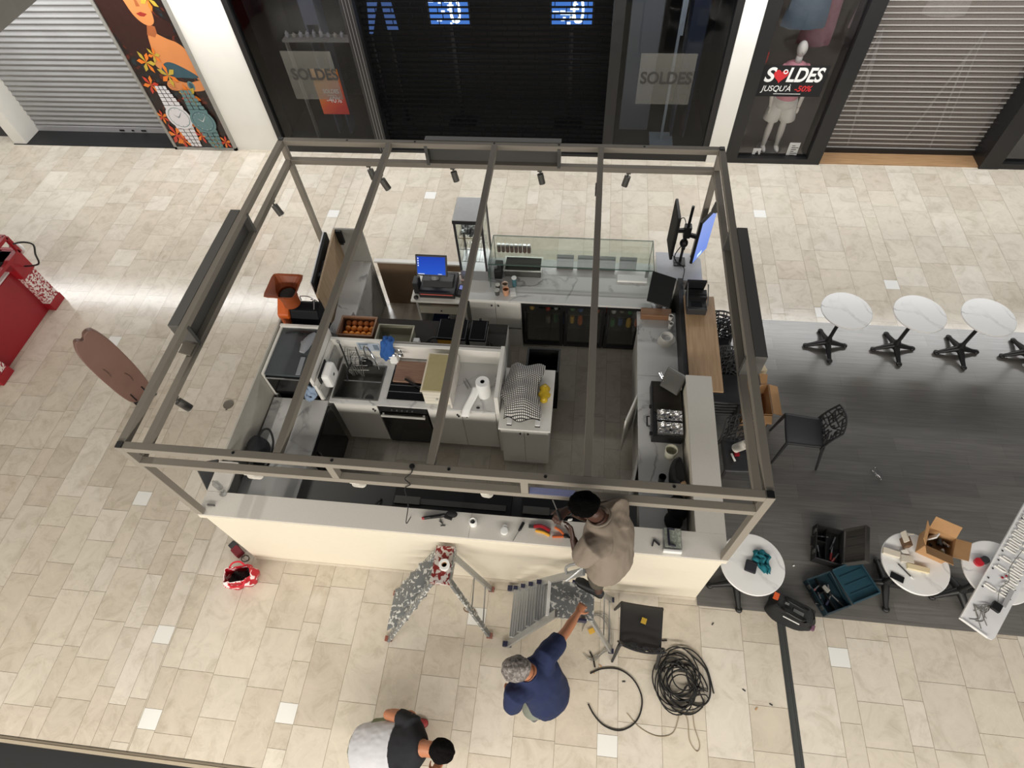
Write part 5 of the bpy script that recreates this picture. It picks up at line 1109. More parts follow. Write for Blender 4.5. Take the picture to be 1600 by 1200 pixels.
b = MB(); q = [Vector(p) for p in ((-.02,.22,1.20),(-.02,.58,1.34),(-.24,.52,1.34),(-.22,.46,1.28))]; d = Vector((0,.0,-.02)); b.add(q+[p+d for p in q], [(0,1,2,3),(7,6,5,4),(0,4,5,1),(1,5,6,2),(2,6,7,3),(3,7,4,0)]); b.build('board', M_DARK, t); MB().box(-.10,.44,0,-.06,.48,1.27).build('stand', M_BLACK, t)
# ================================================================ stepladders
def paint_ladder():
    t = thing('stepladder', 'paint-splashed stepladder with a red-stained top standing left of the two', 'stepladder')
    H = 1.10; top = [(2.30,-.33),(2.30,-.06)]; ft = [(1.72,-.68),(1.71,-.22)]; rt = [(2.44,-.31),(2.44,-.08)]; rf = [(2.76,-.55),(2.72,-.08)]
    for i in (0,1):
        b = MB(); b.bar((ft[i][0],ft[i][1],.012),(top[i][0],top[i][1],H),.032,.07,(0,1,0)); o = b.build('front_rail', M_ALU, t); MB().obox((ft[i][0],ft[i][1],.02),(.07,.05,.038)).build('foot', mat('ladder_foot_%d' % i,(140,84,70),.7), o)
        b = MB(); b.bar((rf[i][0],rf[i][1],.012),(rt[i][0],rt[i][1],H-.06),.028,.05,(0,1,0)); o = b.build('rear_rail', M_ALU if i == 0 else M_ALUCLEAN, t); MB().obox((rf[i][0],rf[i][1],.02),(.06,.05,.038)).build('foot', mat('ladder_rear_foot_%d' % i,(140,92,80),.7), o)
    for k, f in enumerate((.22,.42,.62,.82)):
        xa = 1.715+(2.30-1.715)*f; ya = -.68+(.35)*f+.02; yb = -.22+.16*f-.02; MB().prism([(xa-.10,ya-.06),(xa+.10,ya+.06),(xa+.10,yb+.027),(xa-.10,yb-.027)],H*f-.012,H*f+.012).build('tread', M_ALU, t, bevel=.003)
    MB().box(2.28,-.37,H-.02,2.46,-.02,H+.03).build('top_cap', M_ALURED, t, bevel=.006)
    b = MB(); b.box(2.455,-.36,H-.06,2.465,-.03,H+.05); b.build('back_plate', M_ALU, t)
    b = MB(); b.bar((2.60,-.44,.45),(2.58,-.09,.45),.012,.012,(1,0,0)); b.build('brace', M_METAL, t); b = MB(); b.bar((2.70,-.52,.18),(2.67,-.08,.18),.014,.014,(1,0,0)); b.build('brace', M_METAL, t)
    return H
Hl = paint_ladder()
t = thing('tape_roll', 'white tape roll lying on the red-stained ladder top', 'tape roll'); MB().lathe([(.026,0),(.05,0),(.05,.045),(.026,.045),(.026,0)],(2.39,-.205,Hl+.031),28).build('tape', M_PAPER, t, smooth=True); MB().lathe([(.0255,.001),(.0255,.03),(.02,.03),(.02,.001)],(2.39,-.205,Hl+.031),20).build('core', M_CARD, t)
def platform_ladder():
    t = thing('platform_ladder', 'aluminium platform stepladder with five treads and blue caps under the man in grey', 'stepladder')
    H = 1.05; M_BL = mat('ladder_navy_cap',(36,38,66),.5)
    ft = [(2.95,-.615),(2.94,-.055)]; tp = [(3.38,-.545),(3.37,-.215)]; rf = [(4.0,-.575),(4.0,-.07)]; rt = [(3.74,-.52),(3.74,-.24)]
    for i in (0,1):
        e = Vector((tp[i][0],tp[i][1],H)); f = Vector((ft[i][0],ft[i][1],.012)); up = e+(e-f)*(.62 if i else .12)
        b = MB(); b.bar(f,up,.025,.06,(0,1,0)); o = b.build('side_rail', M_ALUCLEAN, t); MB().obox(f+Vector((0,0,.02)),(.09,.05,.05)).build('foot', M_BL, o)
        b = MB(); b.bar((rf[i][0],rf[i][1],.012),(rt[i][0],rt[i][1],H-.03),.022,.045,(0,1,0)); o = b.build('rear_rail', M_ALUCLEAN, t); MB().obox((rf[i][0],rf[i][1],.02),(.05,.045,.038)).build('foot', M_BL, o)
    for k in range(4):
        f = (k+1)/5; x = 2.945+(3.375-2.945)*f; ya = -.615+.07*f+.022; yb = -.055-.16*f-.022; z = H*f
        o = MB().box(x-.055,ya,z-.025,x+.05,yb,z).build('tread', M_ALUCLEAN, t, bevel=.002); b = MB()
        for q in range(4): b.box(x-.05+.024*q,ya+.004,z,x-.042+.024*q,yb-.004,z+.003)
        b.build('grip_ridge', M_METAL, o); MB().box(x-.06,yb,z-.03,x+.055,yb+.035,z+.012).build('cap', M_BL, o)
    MB().box(3.37,-.54,H-.03,3.76,-.22,H).build('platform', M_ALU, t, bevel=.003); MB().box(3.34,-.53,H-.03,3.37,-.23,H+.004).build('platform_edge', M_PAPER, t)
    b = MB(); b.box(3.60,-.552,H-.06,3.70,-.535,H+.02); b.box(3.56,-.225,H-.06,3.66,-.205,H+.02); b.build('hinge', M_BL, t); b = MB(); b.bar((3.90,-.55,.35),(3.90,-.10,.35),.012,.012,(1,0,0)); b.build('brace', M_METAL, t); b = MB(); b.bar((3.97,-.57,.1),(3.97,-.08,.1),.014,.014,(1,0,0)); b.build('brace', M_METAL, t)
    b = MB(); up0 = Vector((3.37+.43*.62,-.215-.16*.62*.3,H+1.04*.62)); b.tube(bez([(3.50,-.25,H+.32),(3.50,-.24,H+.50),up0,(3.60,-.30,H+.62),(3.50,-.36,H+.50)],5),.012,8); b.build('guard_hoop', M_ALUCLEAN, t)
    b = MB(); b.box(3.385,-.23,H-.01,3.43,-.19,H+.02); b.build('yellow_tag', mat('tag_yellow',(226,180,50),.5), t)
platform_ladder()
b = MB()
for k in range(5): b.tube(bez([(3.72+.02*k,-.62-.02*k,.014+.006*k),(3.84,-.68+.01*k,.016),(3.95+.015*k,-.52,.014+.006*k),(3.97,-.36+.03*k,.016),(3.86-.02*k,-.24,.02),(3.70,-.34-.02*k,.014+.006*k)],6),.005,5)
tag(b.build('clear_hose', M_PLASTICCLR), 'loose coil of clear thin hose on the floor under the platform ladder', 'hose')
tag(MB().obox((3.80,-.40,.012),(.06,.05,.02),(0,0,.5)).build('yellow_clip', mat('clip_yellow',(216,172,70),.5), bevel=.004), 'small yellow clip on the floor under the platform ladder', 'clip')
# ================================================================ chairs
def back_surface(u, v):
    """u across -1..1, v 0..1 up ; backrest of the perforated chair"""
    wv = .205-.02*v+.0*u; y = .20+.045*v+.06*v*v-.045*(1-u*u)*0+ .035*u*u*-1
    return Vector((u*wv, y, .44+.40*v*(1-.10*u*u)))
def chair_parts(t, m):
    b = MB()
    def seat(u, v):
        x = (u-.5)*2; y = (v-.5)*2; k = .205-.012*(y+1)*.5
        return Vector((x*k, y*.205, .455+.018*abs(x)**2.2-.012*(1-y*y)-.02*max(0,-y)**4))
    b.grid(seat, 14, 14); b.build('seat', m, t, smooth=True, solid=.022)
    b = MB(); rr = random.Random(3); NU, NV = 8, 7; pts = {}
    for j in range(NV+1):
        for i in range(NU+1):
            u = -1+2*i/NU; v = j/NV
            if 0 < i < NU: u += (rr.random()-.5)*.16
            if 0 < j < NV: v += (rr.random()-.5)*.09
            pts[i,j] = back_surface(u, v)
    for j in range(NV+1):
        for i in range(NU+1):
            edge = i in (0,NU) or j in (0,NV)
            if i < NU and (j in (0,NV) or rr.random() < .80): b.bar(pts[i,j],pts[i+1,j],.016 if j in (0,NV) else .010,.014,(0,1,0))
            if j < NV and (i in (0,NU) or rr.random() < .80): b.bar(pts[i,j],pts[i,j+1],.018 if i in (0,NU) else .010,.014,(0,1,0))
            if i < NU and j < NV and rr.random() < .3: b.bar(pts[i,j],pts[i+1,j+1],.009,.012,(0,1,0))
    b.build('backrest', m, t)
    for x, y, fx, fy in ((-.19,-.19,-.225,-.235),(.19,-.19,.225,-.235),(-.185,.19,-.215,.27),(.185,.19,.215,.27)):
        MB().tube([(x,y,.455),(x*1.03,y*1.04,.40),(fx,fy,.0)],[.02,.019,.013],8).build('leg', m, t, smooth=True)
def rim(m): pass
ch = thing('perforated_chair', 'charcoal chair with a perforated back standing alone on the grey floor', 'chair', None, (6.10,1.89,.007), -PI/2-.10)
chair_parts(ch, M_CHAIR)
c2 = dup(ch, (4.245,-.41,0), PI-.06, 'charcoal chair on the beige floor beside the platform ladder, yellow scrap on its seat')
def blab(s, k, n): return ('%s of the black chairs in the %s stack beside the wooden bar' % ((('lowest','second lowest','middle','second highest','topmost') if n == 5 else ('lowest','second lowest','second highest','topmost'))[k], s))
k0 = 0
for s, (x, y, n) in (('far',(5.125,2.82,4)),('near',(5.14,2.25,5))):
    for k in range(n): dup(ch, (x, y-.012*k, .007+.078*k), .04*(k%2)-.02, blab(s,k,n), 'black chairs stacked beside the bar')
dup(ch, (5.36,1.52,.007), .06, 'black chair facing the camera in front of the chair stacks')
# things lying on the front chairs
tag(MB().obox((4.27,-.36,.475),(.05,.055,.008),(0,0,-.3)).build('yellow_scrap', mat('yellow_card',(208,172,62),.6), bevel=.002), 'small yellow card on the charcoal chair beside the ladder', 'card')
t = thing('red_handled_tool', 'red and white tool lying on the black chair near the wall', 'tool'); MB().obox((5.31,1.55,.49),(.05,.11,.03),(0,0,.1)).build('red_grip', M_RED, t); b = MB(); b.tube(bez([(5.26,1.52,.48),(5.27,1.47,.49),(5.29,1.43,.48)],4),.012,8); b.build('white_loop', M_PAPER, t)
# ================================================================ bistro tables
bt = thing('bistro_table', 'leftmost of the white marble bistro tables in the far row', 'table', None, (6.76,3.50,.007))
def table_parts(t):
    MB().lathe([(.0,.712),(.29,.712),(.30,.718),(.30,.732),(.295,.737),(0,.737)],(0,0,0),48).build('tabletop', M_TABLETOP, t, smooth=True)
    MB().lathe([(.10,.70),(.10,.711),(.03,.70),(.022,.62),(.028,.60),(.022,.58),(.024,.20),(.044,.16),(.038,.12),(.055,.08),(.03,.045),(0,.045)][::-1],(0,0,0),20).build('column', M_BLACK, t, smooth=True)
    for k in range(4):
        a = k*PI/2+.06; c, s = math.cos(a), math.sin(a)
        o = MB().tube([(0.02*c,.02*s,.10),(.08*c,.08*s,.085),(.17*c,.17*s,.05),(.245*c,.245*s,.028)],[.042,.036,.028,.022],10).build('foot', M_BLACK, t, smooth=True)
        MB().ell((.25*c,.25*s,.024),(.037,.037,.024),12,8).build('foot_pad', M_BLACK, o, smooth=True)
table_parts(bt)
for x, lab in ((7.615,'second from left of the white marble bistro tables in the far row'),(8.40,'third from left of the white marble bistro tables in the far row'),(9.20,'bistro table at the right frame edge in the far row, only its foot in view')): dup(bt, (x,3.505,.007), .03, lab)
dup(bt, (5.27,.20,.007), .05, 'white marble bistro table with the teal cloth by the kiosk corner')
dup(bt, (6.78,.345,.007), -.1, 'white marble bistro table carrying the open cardboard box')
dup(bt, (7.50,.33,.007), .2, 'white marble bistro table under the sign board')
ZT = .745
cloth('teal_glove', [[(5.28,.32,ZT+.01),(5.34,.34,ZT+.03),(5.44,.31,ZT+.012)],[(5.27,.25,ZT+.015),(5.35,.26,ZT+.05),(5.43,.25,ZT+.02)],[(5.30,.19,ZT+.01),(5.37,.19,ZT+.04),(5.42,.17,ZT+.015)],[(5.36,.11,ZT+.008),(5.39,.11,ZT+.025),(5.43,.12,ZT+.008)]], (20,104,116), 'crumpled teal cloth on the bistro table by the kiosk corner', .006, 'cloth', None, .016)
t = thing('dark_pouch', 'dark zipped pouch beside the teal cloth', 'pouch'); MB().obox((5.245,.165,ZT+.016),(.105,.115,.03),(0,0,-.3)).build('body', mat('pouch_dark',(36,36,44),.7,0,.1,30), t, bevel=.01); MB().obox((5.255,.20,ZT+.033),(.09,.012,.004),(0,0,-.3)).build('zip', M_DARK, t)
def open_carton():
    t = thing('cardboard_box', 'open cardboard box full of hardware on the bistro table', 'cardboard box'); c = Vector((6.95,.50,0)); a = -.42; R = Matrix.Rotation(a,3,'Z'); h = .19; sx, sy = .115, .10
    def w(x, y, z): return c+R@Vector((x,y,0))+Vector((0,0,ZT+z))
    b = MB(); th = .005
    b.obox(w(0,0,.004),(2*sx,2*sy,.006),R)
    for s in (-1,1): b.obox(w(s*sx,0,h/2),(th,2*sy,h),R); b.obox(w(0,s*sy,h/2),(2*sx,th,h),R)
    b.build('body', M_CARD, t)
    for ax, s, tilt in ((0,-1,1.0),(0,1,.35),(1,-1,.45),(1,1,.8)):
        L = .12; d = Vector((s,0,0)) if ax == 0 else Vector((0,s,0)); e = Vector((0,1,0)) if ax == 0 else Vector((1,0,0)); hw = sy if ax == 0 else sx; p = d*(sx if ax == 0 else sy)+Vector((0,0,h)); o = d*L*math.cos(tilt)+Vector((0,0,L*math.sin(tilt)))
        q = [p-e*hw, p+e*hw, p+e*(hw*.98)+o, p-e*(hw*.98)+o]; q = [c+R@v+Vector((0,0,ZT)) for v in q]; b = MB(); b.add(q, [(0,1,2,3)]); b.build('flap', M_CARD, t, solid=.005)
    rr = random.Random(5); M_H = [M_DARK, M_METAL, mat('hardware_olive',(150,146,110),.5), M_BLACK, M_PAPER]
    for k in range(16):
        p = w((rr.random()-.5)*.18,(rr.random()-.5)*.15,.05+.1*rr.random()); tag(MB().obox(p,(.03+.04*rr.random(),.015+.02*rr.random(),.02),(rr.random(),rr.random(),rr.random()*3)).build('hardware_piece', M_H[k%5], bevel=.003), 'small fitting inside the open cardboard box', 'fitting', 'fittings in the cardboard box')
    tag(MB().obox(w(-.06,.03,.17),(.07,.012,.10),(.3,.2,a+1.2)).build('white_card', M_PAPER), 'white card sticking up inside the open cardboard box', 'card')
open_carton()
def small_box(x, y, sx, sy, sz, rz, col, lab, name='small_box', z=ZT):
    return tag(MB().obox((x,y,z+sz/2),(sx,sy,sz),(0,0,rz)).build(name, mat(name+'_%d_%d' % (int(x*100),int(y*100)), col, .6, 0, .06, 20), bevel=.002), lab, 'box')
small_box(6.57,.42,.15,.06,.035,-.25,(214,206,190),'flat white box at the left of the bistro table with the cardboard box')
small_box(6.70,.37,.11,.07,.03,-.1,(206,200,186),'flat white box in the middle of the bistro table with the cardboard box')
small_box(6.78,.29,.19,.05,.03,-.18,(220,206,170),'long cream box in front of the open cardboard box')
small_box(6.70,.44,.06,.045,.02,.3,(236,234,228),'tiny white box behind the middle flat box')
t = thing('dark_carton', 'small upright dark carton with pale flaps behind the white boxes', 'box'); MB().obox((6.72,.53,ZT+.04),(.06,.09,.08),(0,0,.1)).build('body', mat('carton_brown',(104,78,56),.7), t); b = MB(); b.obox((6.69,.56,ZT+.10),(.012,.10,.06),(0,.3,.1)); b.obox((6.74,.59,ZT+.095),(.06,.01,.05),(.4,0,.1)); b.build('flap', mat('flap_cream',(220,212,196),.7), t)
t = thing('pen', 'dark pen lying on the bistro table with the cardboard box', 'pen'); b = MB(); b.cyl((6.615,.32,ZT+.006),(6.70,.21,ZT+.006),.006,n=8); b.build('barrel', M_DARK, t); b = MB(); b.cyl((6.70,.21,ZT+.006),(6.715,.19,ZT+.006),.007,n=8); b.build('cap', M_PAPER, t)
t = thing('mobile_phone', 'black phone on the near edge of the bistro table with the cardboard box', 'phone'); MB().obox((6.575,.19,ZT+.006),(.12,.065,.010),(0,0,-.45)).build('case', M_BLACK, t, bevel=.006); MB().obox((6.575,.19,ZT+.0115),(.105,.055,.001),(0,0,-.45)).build('glass', mat('phone_glass',(28,29,32),.1), t)
t = thing('red_tape_roll', 'small red spool beside the sign board on the bistro table', 'spool'); MB().lathe([(.0,0),(.038,0),(.04,.03),(.02,.034),(0,.034)],(7.345,.40,ZT),20).build('spool', mat('spool_red',(190,40,52),.3), t, smooth=True); MB().lathe([(.0,0),(.036,0),(.036,.036),(0,.036)],(7.405,.425,ZT),18).build('dark_core', M_DARK, t)
def sign_board():
    t = thing('sign_board', 'long white sign board lying face down over the bistro tables at the right edge', 'sign board')
    o0 = Vector((7.02,-.136,0)); d = Vector((.621,.784,0)); e = Vector((.784,-.621,0)); R = Matrix((( .621,.784,0),(.784,-.621,0),(0,0,-1))).transposed()
    R = Matrix(((d.x,e.x,0),(d.y,e.y,0),(0,0,-1)))
    L, WD = 2.25, .29; zb = ZT+.003
    def w(u, v, z): return o0+d*u+e*v+Vector((0,0,zb+z))
    poly = [(0,0),(L,0),(L,WD),(.05,WD),(.015,WD-.012),(0,WD-.05)]
    b = MB(); b.prism([tuple((o0+d*u+e*v)[:2]) for u, v in poly], zb, zb+.012); b.build('board', mat('sign_white',(226,226,228),.5,0,.03), t)
    b = MB()
    for a_, c_ in (((0,0),(L,0)),): b.bar(w(0,.006,.02),w(L,.006,.02),.012,.02)
    b.bar(w(.003,0,.02),w(.003,WD-.05,.02),.008,.02); b.build('rim', M_PAPER, t)
    b = MB(); rr = random.Random(9)
    for i in range(27):
        u = .46+i*.06
        for v0, v1 in ((.035,.135),(.15,.25)):
            if rr.random() < .12: continue
            du = .013; u += .012 if v0 > .1 else 0; P = [w(u-du,v0,.018),w(u-du,v1-.02,.018),w(u,v1,.018),w(u+du,v1-.02,.018),w(u+du,v0+.02,.018)]
            if rr.random() < .5: P += [w(u+du*.2,v0+.005,.018)]
            b.tube(bez(P,4),.0075,6)
    b.build('raised_letter_backs', M_WHITE, t)
    b = MB()
    for i in range(16):
        u = .42+i*.115; b.ell(w(u,.035+.01*rr.random(),.016),(.009,.009,.005),8,6); b.ell(w(u+.05,.255,.016),(.008,.008,.005),8,6)
    b.build('screw', M_DARK, t)
    MB().obox(w(.31,.19,.03),(.085,.075,.035),R).build('power_unit', M_BLACK, t, bevel=.006)
    MB().obox(w(.46,.235,.02),(.20,.035,.015),R).build('cable_duct', mat('duct_grey',(170,170,172),.5), t)
    b = MB()
    for k in range(7): a = k*.9; b.tube(bez([w(.29,.15,.02),w(.22+.04*math.sin(a),.12+.03*math.cos(a),.03),w(.16+.05*math.cos(a*1.3),.10+.06*math.sin(a),.018),w(.10+.06*math.sin(a*2),.13+.07*math.cos(a),.015)],5),.003,5)
    b.tube(bez([w(.35,.18,.04),w(.5,.15,.03),w(.62,.18,.03),w(.75,.14,.03),w(1.0,.16,.03)],6),.003,5); b.build('wire', mat('wire_grey',(120,118,112),.6), t)
    b = MB(); b.ell(w(.62,.13,.02),(.012,.012,.008)); b.ell(w(.66,.15,.02),(.01,.01,.008)); b.build('red_connector', M_RED, t)
sign_board()
# ================================================================ tool cases on the grey floor
def tool_case(name, lab, c, rz, sx, sy, h, m, ml, lid_ang, seed, ext=None):
    t = thing(name, lab, 'tool case', None, c, rz); th = .012; b = MB()
    b.box(-sx,-sy,0,sx,sy,th); b.box(-sx,-sy,th,-sx+th,sy,h); b.box(sx-th,-sy,th,sx,sy,h); b.box(-sx+th,-sy,th,sx-th,-sy+th,h); b.box(-sx+th,sy-th,th,sx-th,sy,h); b.build('tray', m, t, bevel=.006)
    R = Matrix.Rotation(-lid_ang,3,'Y'); w = 2*sx
    def q(x, y, z): return Vector((sx+.01,0,h))+R@Vector((x,y,z))
    b = MB(); vs = []
    b.obox(q(w/2,0,-.01),(w,2*sy,.014),R); b.obox(q(w-.008,0,.02),(.014,2*sy,.05),R); b.obox(q(w/2,-sy+.008,.02),(w,.014,.05),R); b.obox(q(w/2,sy-.008,.02),(w,.014,.05),R); o = b.build('lid', ml, t, bevel=.005)
    b = MB()
    for s in (-.5,0,.5): b.obox(q(w*.5,s*sy,.0),(w*.8,.012,.012),R)
    b.build('lid_rib', ml, o)
    b = MB(); b.box(-sx*.2,-sy+th,th,-sx*.17,sy-th,h*.7); b.box(-sx+th,sy*.1,th,-sx*.2,sy*.13,h*.7); b.build('divider', M_BLACK, t)
    b = MB(); b.tube([(-sx-.005,-.06,h*.6),(-sx-.03,-.05,h*.6),(-sx-.03,.05,h*.6),(-sx-.005,.06,h*.6)],.009,8); b.build('handle', M_BLACK, t)
    for y in (-.6*sy,.6*sy): MB().box(-sx-.012,y-.02,h*.5,-sx,y+.02,h).build('latch', M_STEEL, t)
    return t
tool_case('tool_case', 'black open tool case with a grey lid on the grey floor', (6.29,.70,.007), -.22, .14,.20,.13, mat('case_black',(26,26,27),.6), mat('case_lid_grey',(66,64,61),.6), 1.05, 1)
tool_case('tool_case', 'teal open tool case full of tools on the grey floor', (6.205,.195,.007), .42, .145,.185,.10, mat('case_teal_dark',(20,44,54),.5), M_TEAL, .28, 2)
def tools(cx, cy, z, rz, items, group, lab):
    R = Matrix.Rotation(rz,3,'Z'); c = Vector((cx,cy,z))
    for k, (x, y, L, a, col, kind) in enumerate(items):
        t = thing(kind, '%s tool' % lab, 'tool', group); p = c+R@Vector((x,y,.014)); d = R@Vector((math.cos(a),math.sin(a),0))
        b = MB(); b.tube([p-d*L*.5,p-d*L*.05],[.013,.011],8); b.build('grip', mat('grip_%d_%d' % (k,int(cx*100)), col, .5), t); b = MB(); b.bar(p-d*L*.05,p+d*L*.5,.012,.010); b.build('head', M_METAL, t)
tools(6.29,.70,.035,-.22,[(.06,.06,.16,1.3,(40,40,42),'pliers'),(.05,-.05,.18,1.5,(176,60,58),'pliers'),(-.06,.10,.14,.2,(40,40,40),'spanner'),(-.08,-.08,.14,1.8,(60,60,62),'spanner'),(.09,-.10,.14,1.1,(190,90,86),'pliers')],'tools in the black case','small hand tool lying in the open black case')
tools(6.205,.195,.032,.42,[(-.08,.08,.13,.3,(150,90,96),'screwdriver'),(.04,.02,.12,1.2,(30,30,30),'spanner'),(-.02,-.06,.14,.6,(44,48,70),'pliers'),(.06,-.10,.16,1.9,(30,30,30),'screwdriver'),(-.09,-.02,.12,1.4,(30,34,40),'spanner')],'tools in the teal case','small hand tool lying in the open teal case')
tag(MB().obox((6.20,.24,.115),(.05,.075,.03),(0,0,.75)).build('metal_block', mat('pale_metal',(186,182,174),.3,.5), bevel=.008), 'pale metal block in the middle of the teal tool case', 'block').location.z = .035
def tool_bag():
    t = thing('tool_bag', 'black fabric tool bag with an orange patch at the edge of the grey floor', 'bag'); c = Vector((5.80,-.04,.0)); R = Matrix.Rotation(-.42,3,'Z')
    def fn(u, v):
        a = 2*PI*u; ca, sa = math.cos(a), math.sin(a); r = (1-.25*v*v); x = .235*math.copysign(abs(ca)**.6,ca)*r; y = .125*math.copysign(abs(sa)**.7,sa)*(1-.35*v); return c+R@Vector((x*(1+.06*math.sin(5*a+2)),y*(1+.12*math.sin(3*a+1+3*v)),0))+Vector((0,0,.006+.21*v+.03*math.sin(2*a+.6)*v))
    b = MB(); b.grid(fn, 32, 8); b.build('body', mat('bag_fabric',(26,27,28),.75,0,.15,40,.4), t, smooth=True)
    b = MB(); b.grid(lambda u,v: c+R@Vector(((u-.5)*.36,(v-.5)*.15,0))+Vector((0,0,.225+.02*math.sin(PI*u))), 8, 6); b.build('top_flap', mat('bag_top',(34,36,37),.7,0,.15,40,.4), t, smooth=True)
    b = MB(); b.tube(bez([c+R@Vector(p) for p in ((-.12,-.06,.23),(-.08,-.10,.29),(.06,-.11,.30),(.11,-.06,.23))],5),.011,8); b.tube(bez([c+R@Vector(p) for p in ((-.12,.05,.23),(-.08,.02,.28),(.06,.01,.28),(.11,.05,.23))],5),.011,8); b.build('handle', M_BLACK, t)
    b = MB(); b.obox(c+R@Vector((-.20,.03,.22)),(.05,.07,.02),R); b.build('orange_patch', mat('orange_patch',(210,90,44),.6), t)
    b = MB(); b.obox(c+R@Vector((.03,-.03,.245)),(.10,.03,.012),R); b.obox(c+R@Vector((-.09,.0,.245)),(.04,.02,.012),R); b.build('grey_patch', mat('patch_grey',(110,112,112),.5), t); b = MB(); b.obox(c+R@Vector((.0,-.118,.19)),(.16,.006,.012),R); b.build('white_stripe', M_PAPER, t)
    b = MB(); b.obox(c+R@Vector((.22,-.06,.12)),(.03,.05,.04),R); b.build('purple_tab', mat('tab_mauve',(110,76,96),.6), t)
tool_bag()
# ================================================================ floor clutter
b = MB(); rr = random.Random(12); P = []
for k in range(15):
    cx = 4.66+.055*math.sin(k*1.7); cy = -.80+.075*math.cos(k*2.3); R_ = .185+.05*math.sin(k*1.3)
    for q in range(14):
        a = 2*PI*q/14; f = k+q/14; P.append((cx+(R_+.015*math.sin(f*2.1))*math.cos(a)*.88, cy+(R_+.015*math.cos(f*1.7))*math.sin(a), .014+.004*k+.004*math.sin(f*3)))
b.tube(bez(P,2),.0068,6); b.tube(bez([(4.52,-.72,.02),(4.58,-.52,.03),(4.78,-.48,.02),(4.93,-.62,.012),(4.99,-.86,.010)],8),.0068,6); b.tube(bez([(4.75,-.50,.02),(4.93,-.66,.02),(4.95,-.88,.02),(4.86,-.98,.02),(4.72,-.96,.02)],8),.0085,6); b.tube(bez([(4.80,-.90,.03),(4.90,-.88,.03),(4.94,-.92,.02)],6),.006,6)
tag(b.build('cable_coil', M_RUBBER), 'large tangled coil of black cable on the beige floor', 'cable coil')
LOOP = [(3.80,-.80),(3.92,-.745),(4.08,-.735),(4.22,-.81),(4.30,-.95),(4.29,-1.09),(4.22,-1.20),(4.09,-1.265),(3.95,-1.24),(3.85,-1.16),(3.79,-1.07)]
b = MB(); b.tube(bez([(x,y,.010) for x, y in LOOP],8),.007,6); tag(b.build('cable_loop', M_RUBBER), 'single open loop of black cable left of the cable coil', 'cable')
b = MB(); b.tube(bez([(3.79,-.60,.009),(3.825,-.66,.009),(3.845,-.74,.009)],6),.008,6); tag(b.build('cable_offcut', M_RUBBER), 'short curved black cable offcut left of the front chair', 'cable offcut')
b = MB(); b.tube(bez([(4.42,-.42,.009),(4.50,-.425,.009),(4.56,-.415,.009)],6),.008,6); tag(b.build('cable_offcut', M_RUBBER), 'short black cable offcut right of the front chair', 'cable offcut')
b = MB(); b.tube(bez([(4.16,-1.11,.005),(4.28,-1.22,.005),(4.44,-1.275,.005),(4.58,-1.24,.005),(4.64,-1.12,.006),(4.66,-1.0,.012)],8),.0035,5); b.tube(bez([(4.68,-1.0,.012),(4.73,-1.12,.005),(4.74,-1.28,.005),(4.80,-1.36,.005),(4.83,-1.30,.005),(4.79,-1.16,.005),(4.78,-1.0,.005)],8),.0035,5); tag(b.build('string', mat('tan_string',(150,136,112),.8)), 'thin tan string trailing from the cable coil over the floor', 'string')
b = MB(); b.tube(bez([(2.52,-.34,.006),(2.47,-.33,.006),(2.45,-.30,.006),(2.50,-.285,.006),(2.56,-.30,.006),(2.60,-.35,.006)],6),.004,5); tag(b.build('wire_scrap', mat('brown_wire',(120,92,64),.6)), 'small curl of brown wire under the paint-splashed ladder', 'wire')
for i, (x, y) in enumerate(((4.13,-.84),(3.83,-.79),(5.28,-.80),(5.38,-.95),(5.52,-.90),(3.90,-.72),(5.03,-.21))):
    a = rnd.random()*3; tag(MB().obox((x,y,.004),(.03,.010,.006),(0,0,a)).build('floor_scrap', M_CARD if i%2 else M_DARK), 'tiny scrap lying on the beige floor around the cable coil', 'scrap', 'scraps around the cable coil')
b = MB(); b.lathe([(0,0),(.03,0),(.03,.10),(.012,.13),(.012,.15),(0,.15)],(0,0,0),12,Matrix.Rotation(PI/2,3,'X')@Matrix.Rotation(.5,3,'Y')); b.v = [(x+6.985,y+1.70,z+.037) for x,y,z in b.v]; tag(b.build('empty_bottle', M_PLASTICCLR, smooth=True), 'small clear bottle lying on the grey floor right of the lone chair', 'bottle')
tag(MB().obox((5.925,.47,.012),(.02,.012,.008),(0,0,.4)).build('floor_scrap', M_PAPER), 'tiny white scrap on the grey floor left of the tool cases', 'scrap')
t = thing('cardboard_carton', 'open cardboard carton on the grey floor behind the right frame post', 'cardboard box'); pan(t,5.52,5.84,2.18,2.62,.007,.30,M_CARD,M_CARD,.002,.006)
b = MB(); b.obox((5.90,2.40,.30),(.12,.42,.006),(0,.35,0)); b.obox((5.68,2.68,.33),(.30,.12,.006),(.6,0,0)); b.obox((5.68,2.12,.28),(.30,.10,.006),(.5,0,0)); b.build('flap', M_CARD, t)
tag(MB().obox((5.74,2.85,.16),(.22,.10,.30),(0,0,.3)).build('cream_carton', mat('cream_card',(214,198,166),.8), bevel=.004), 'cream carton standing behind the cardboard carton', 'box').location.z = .007
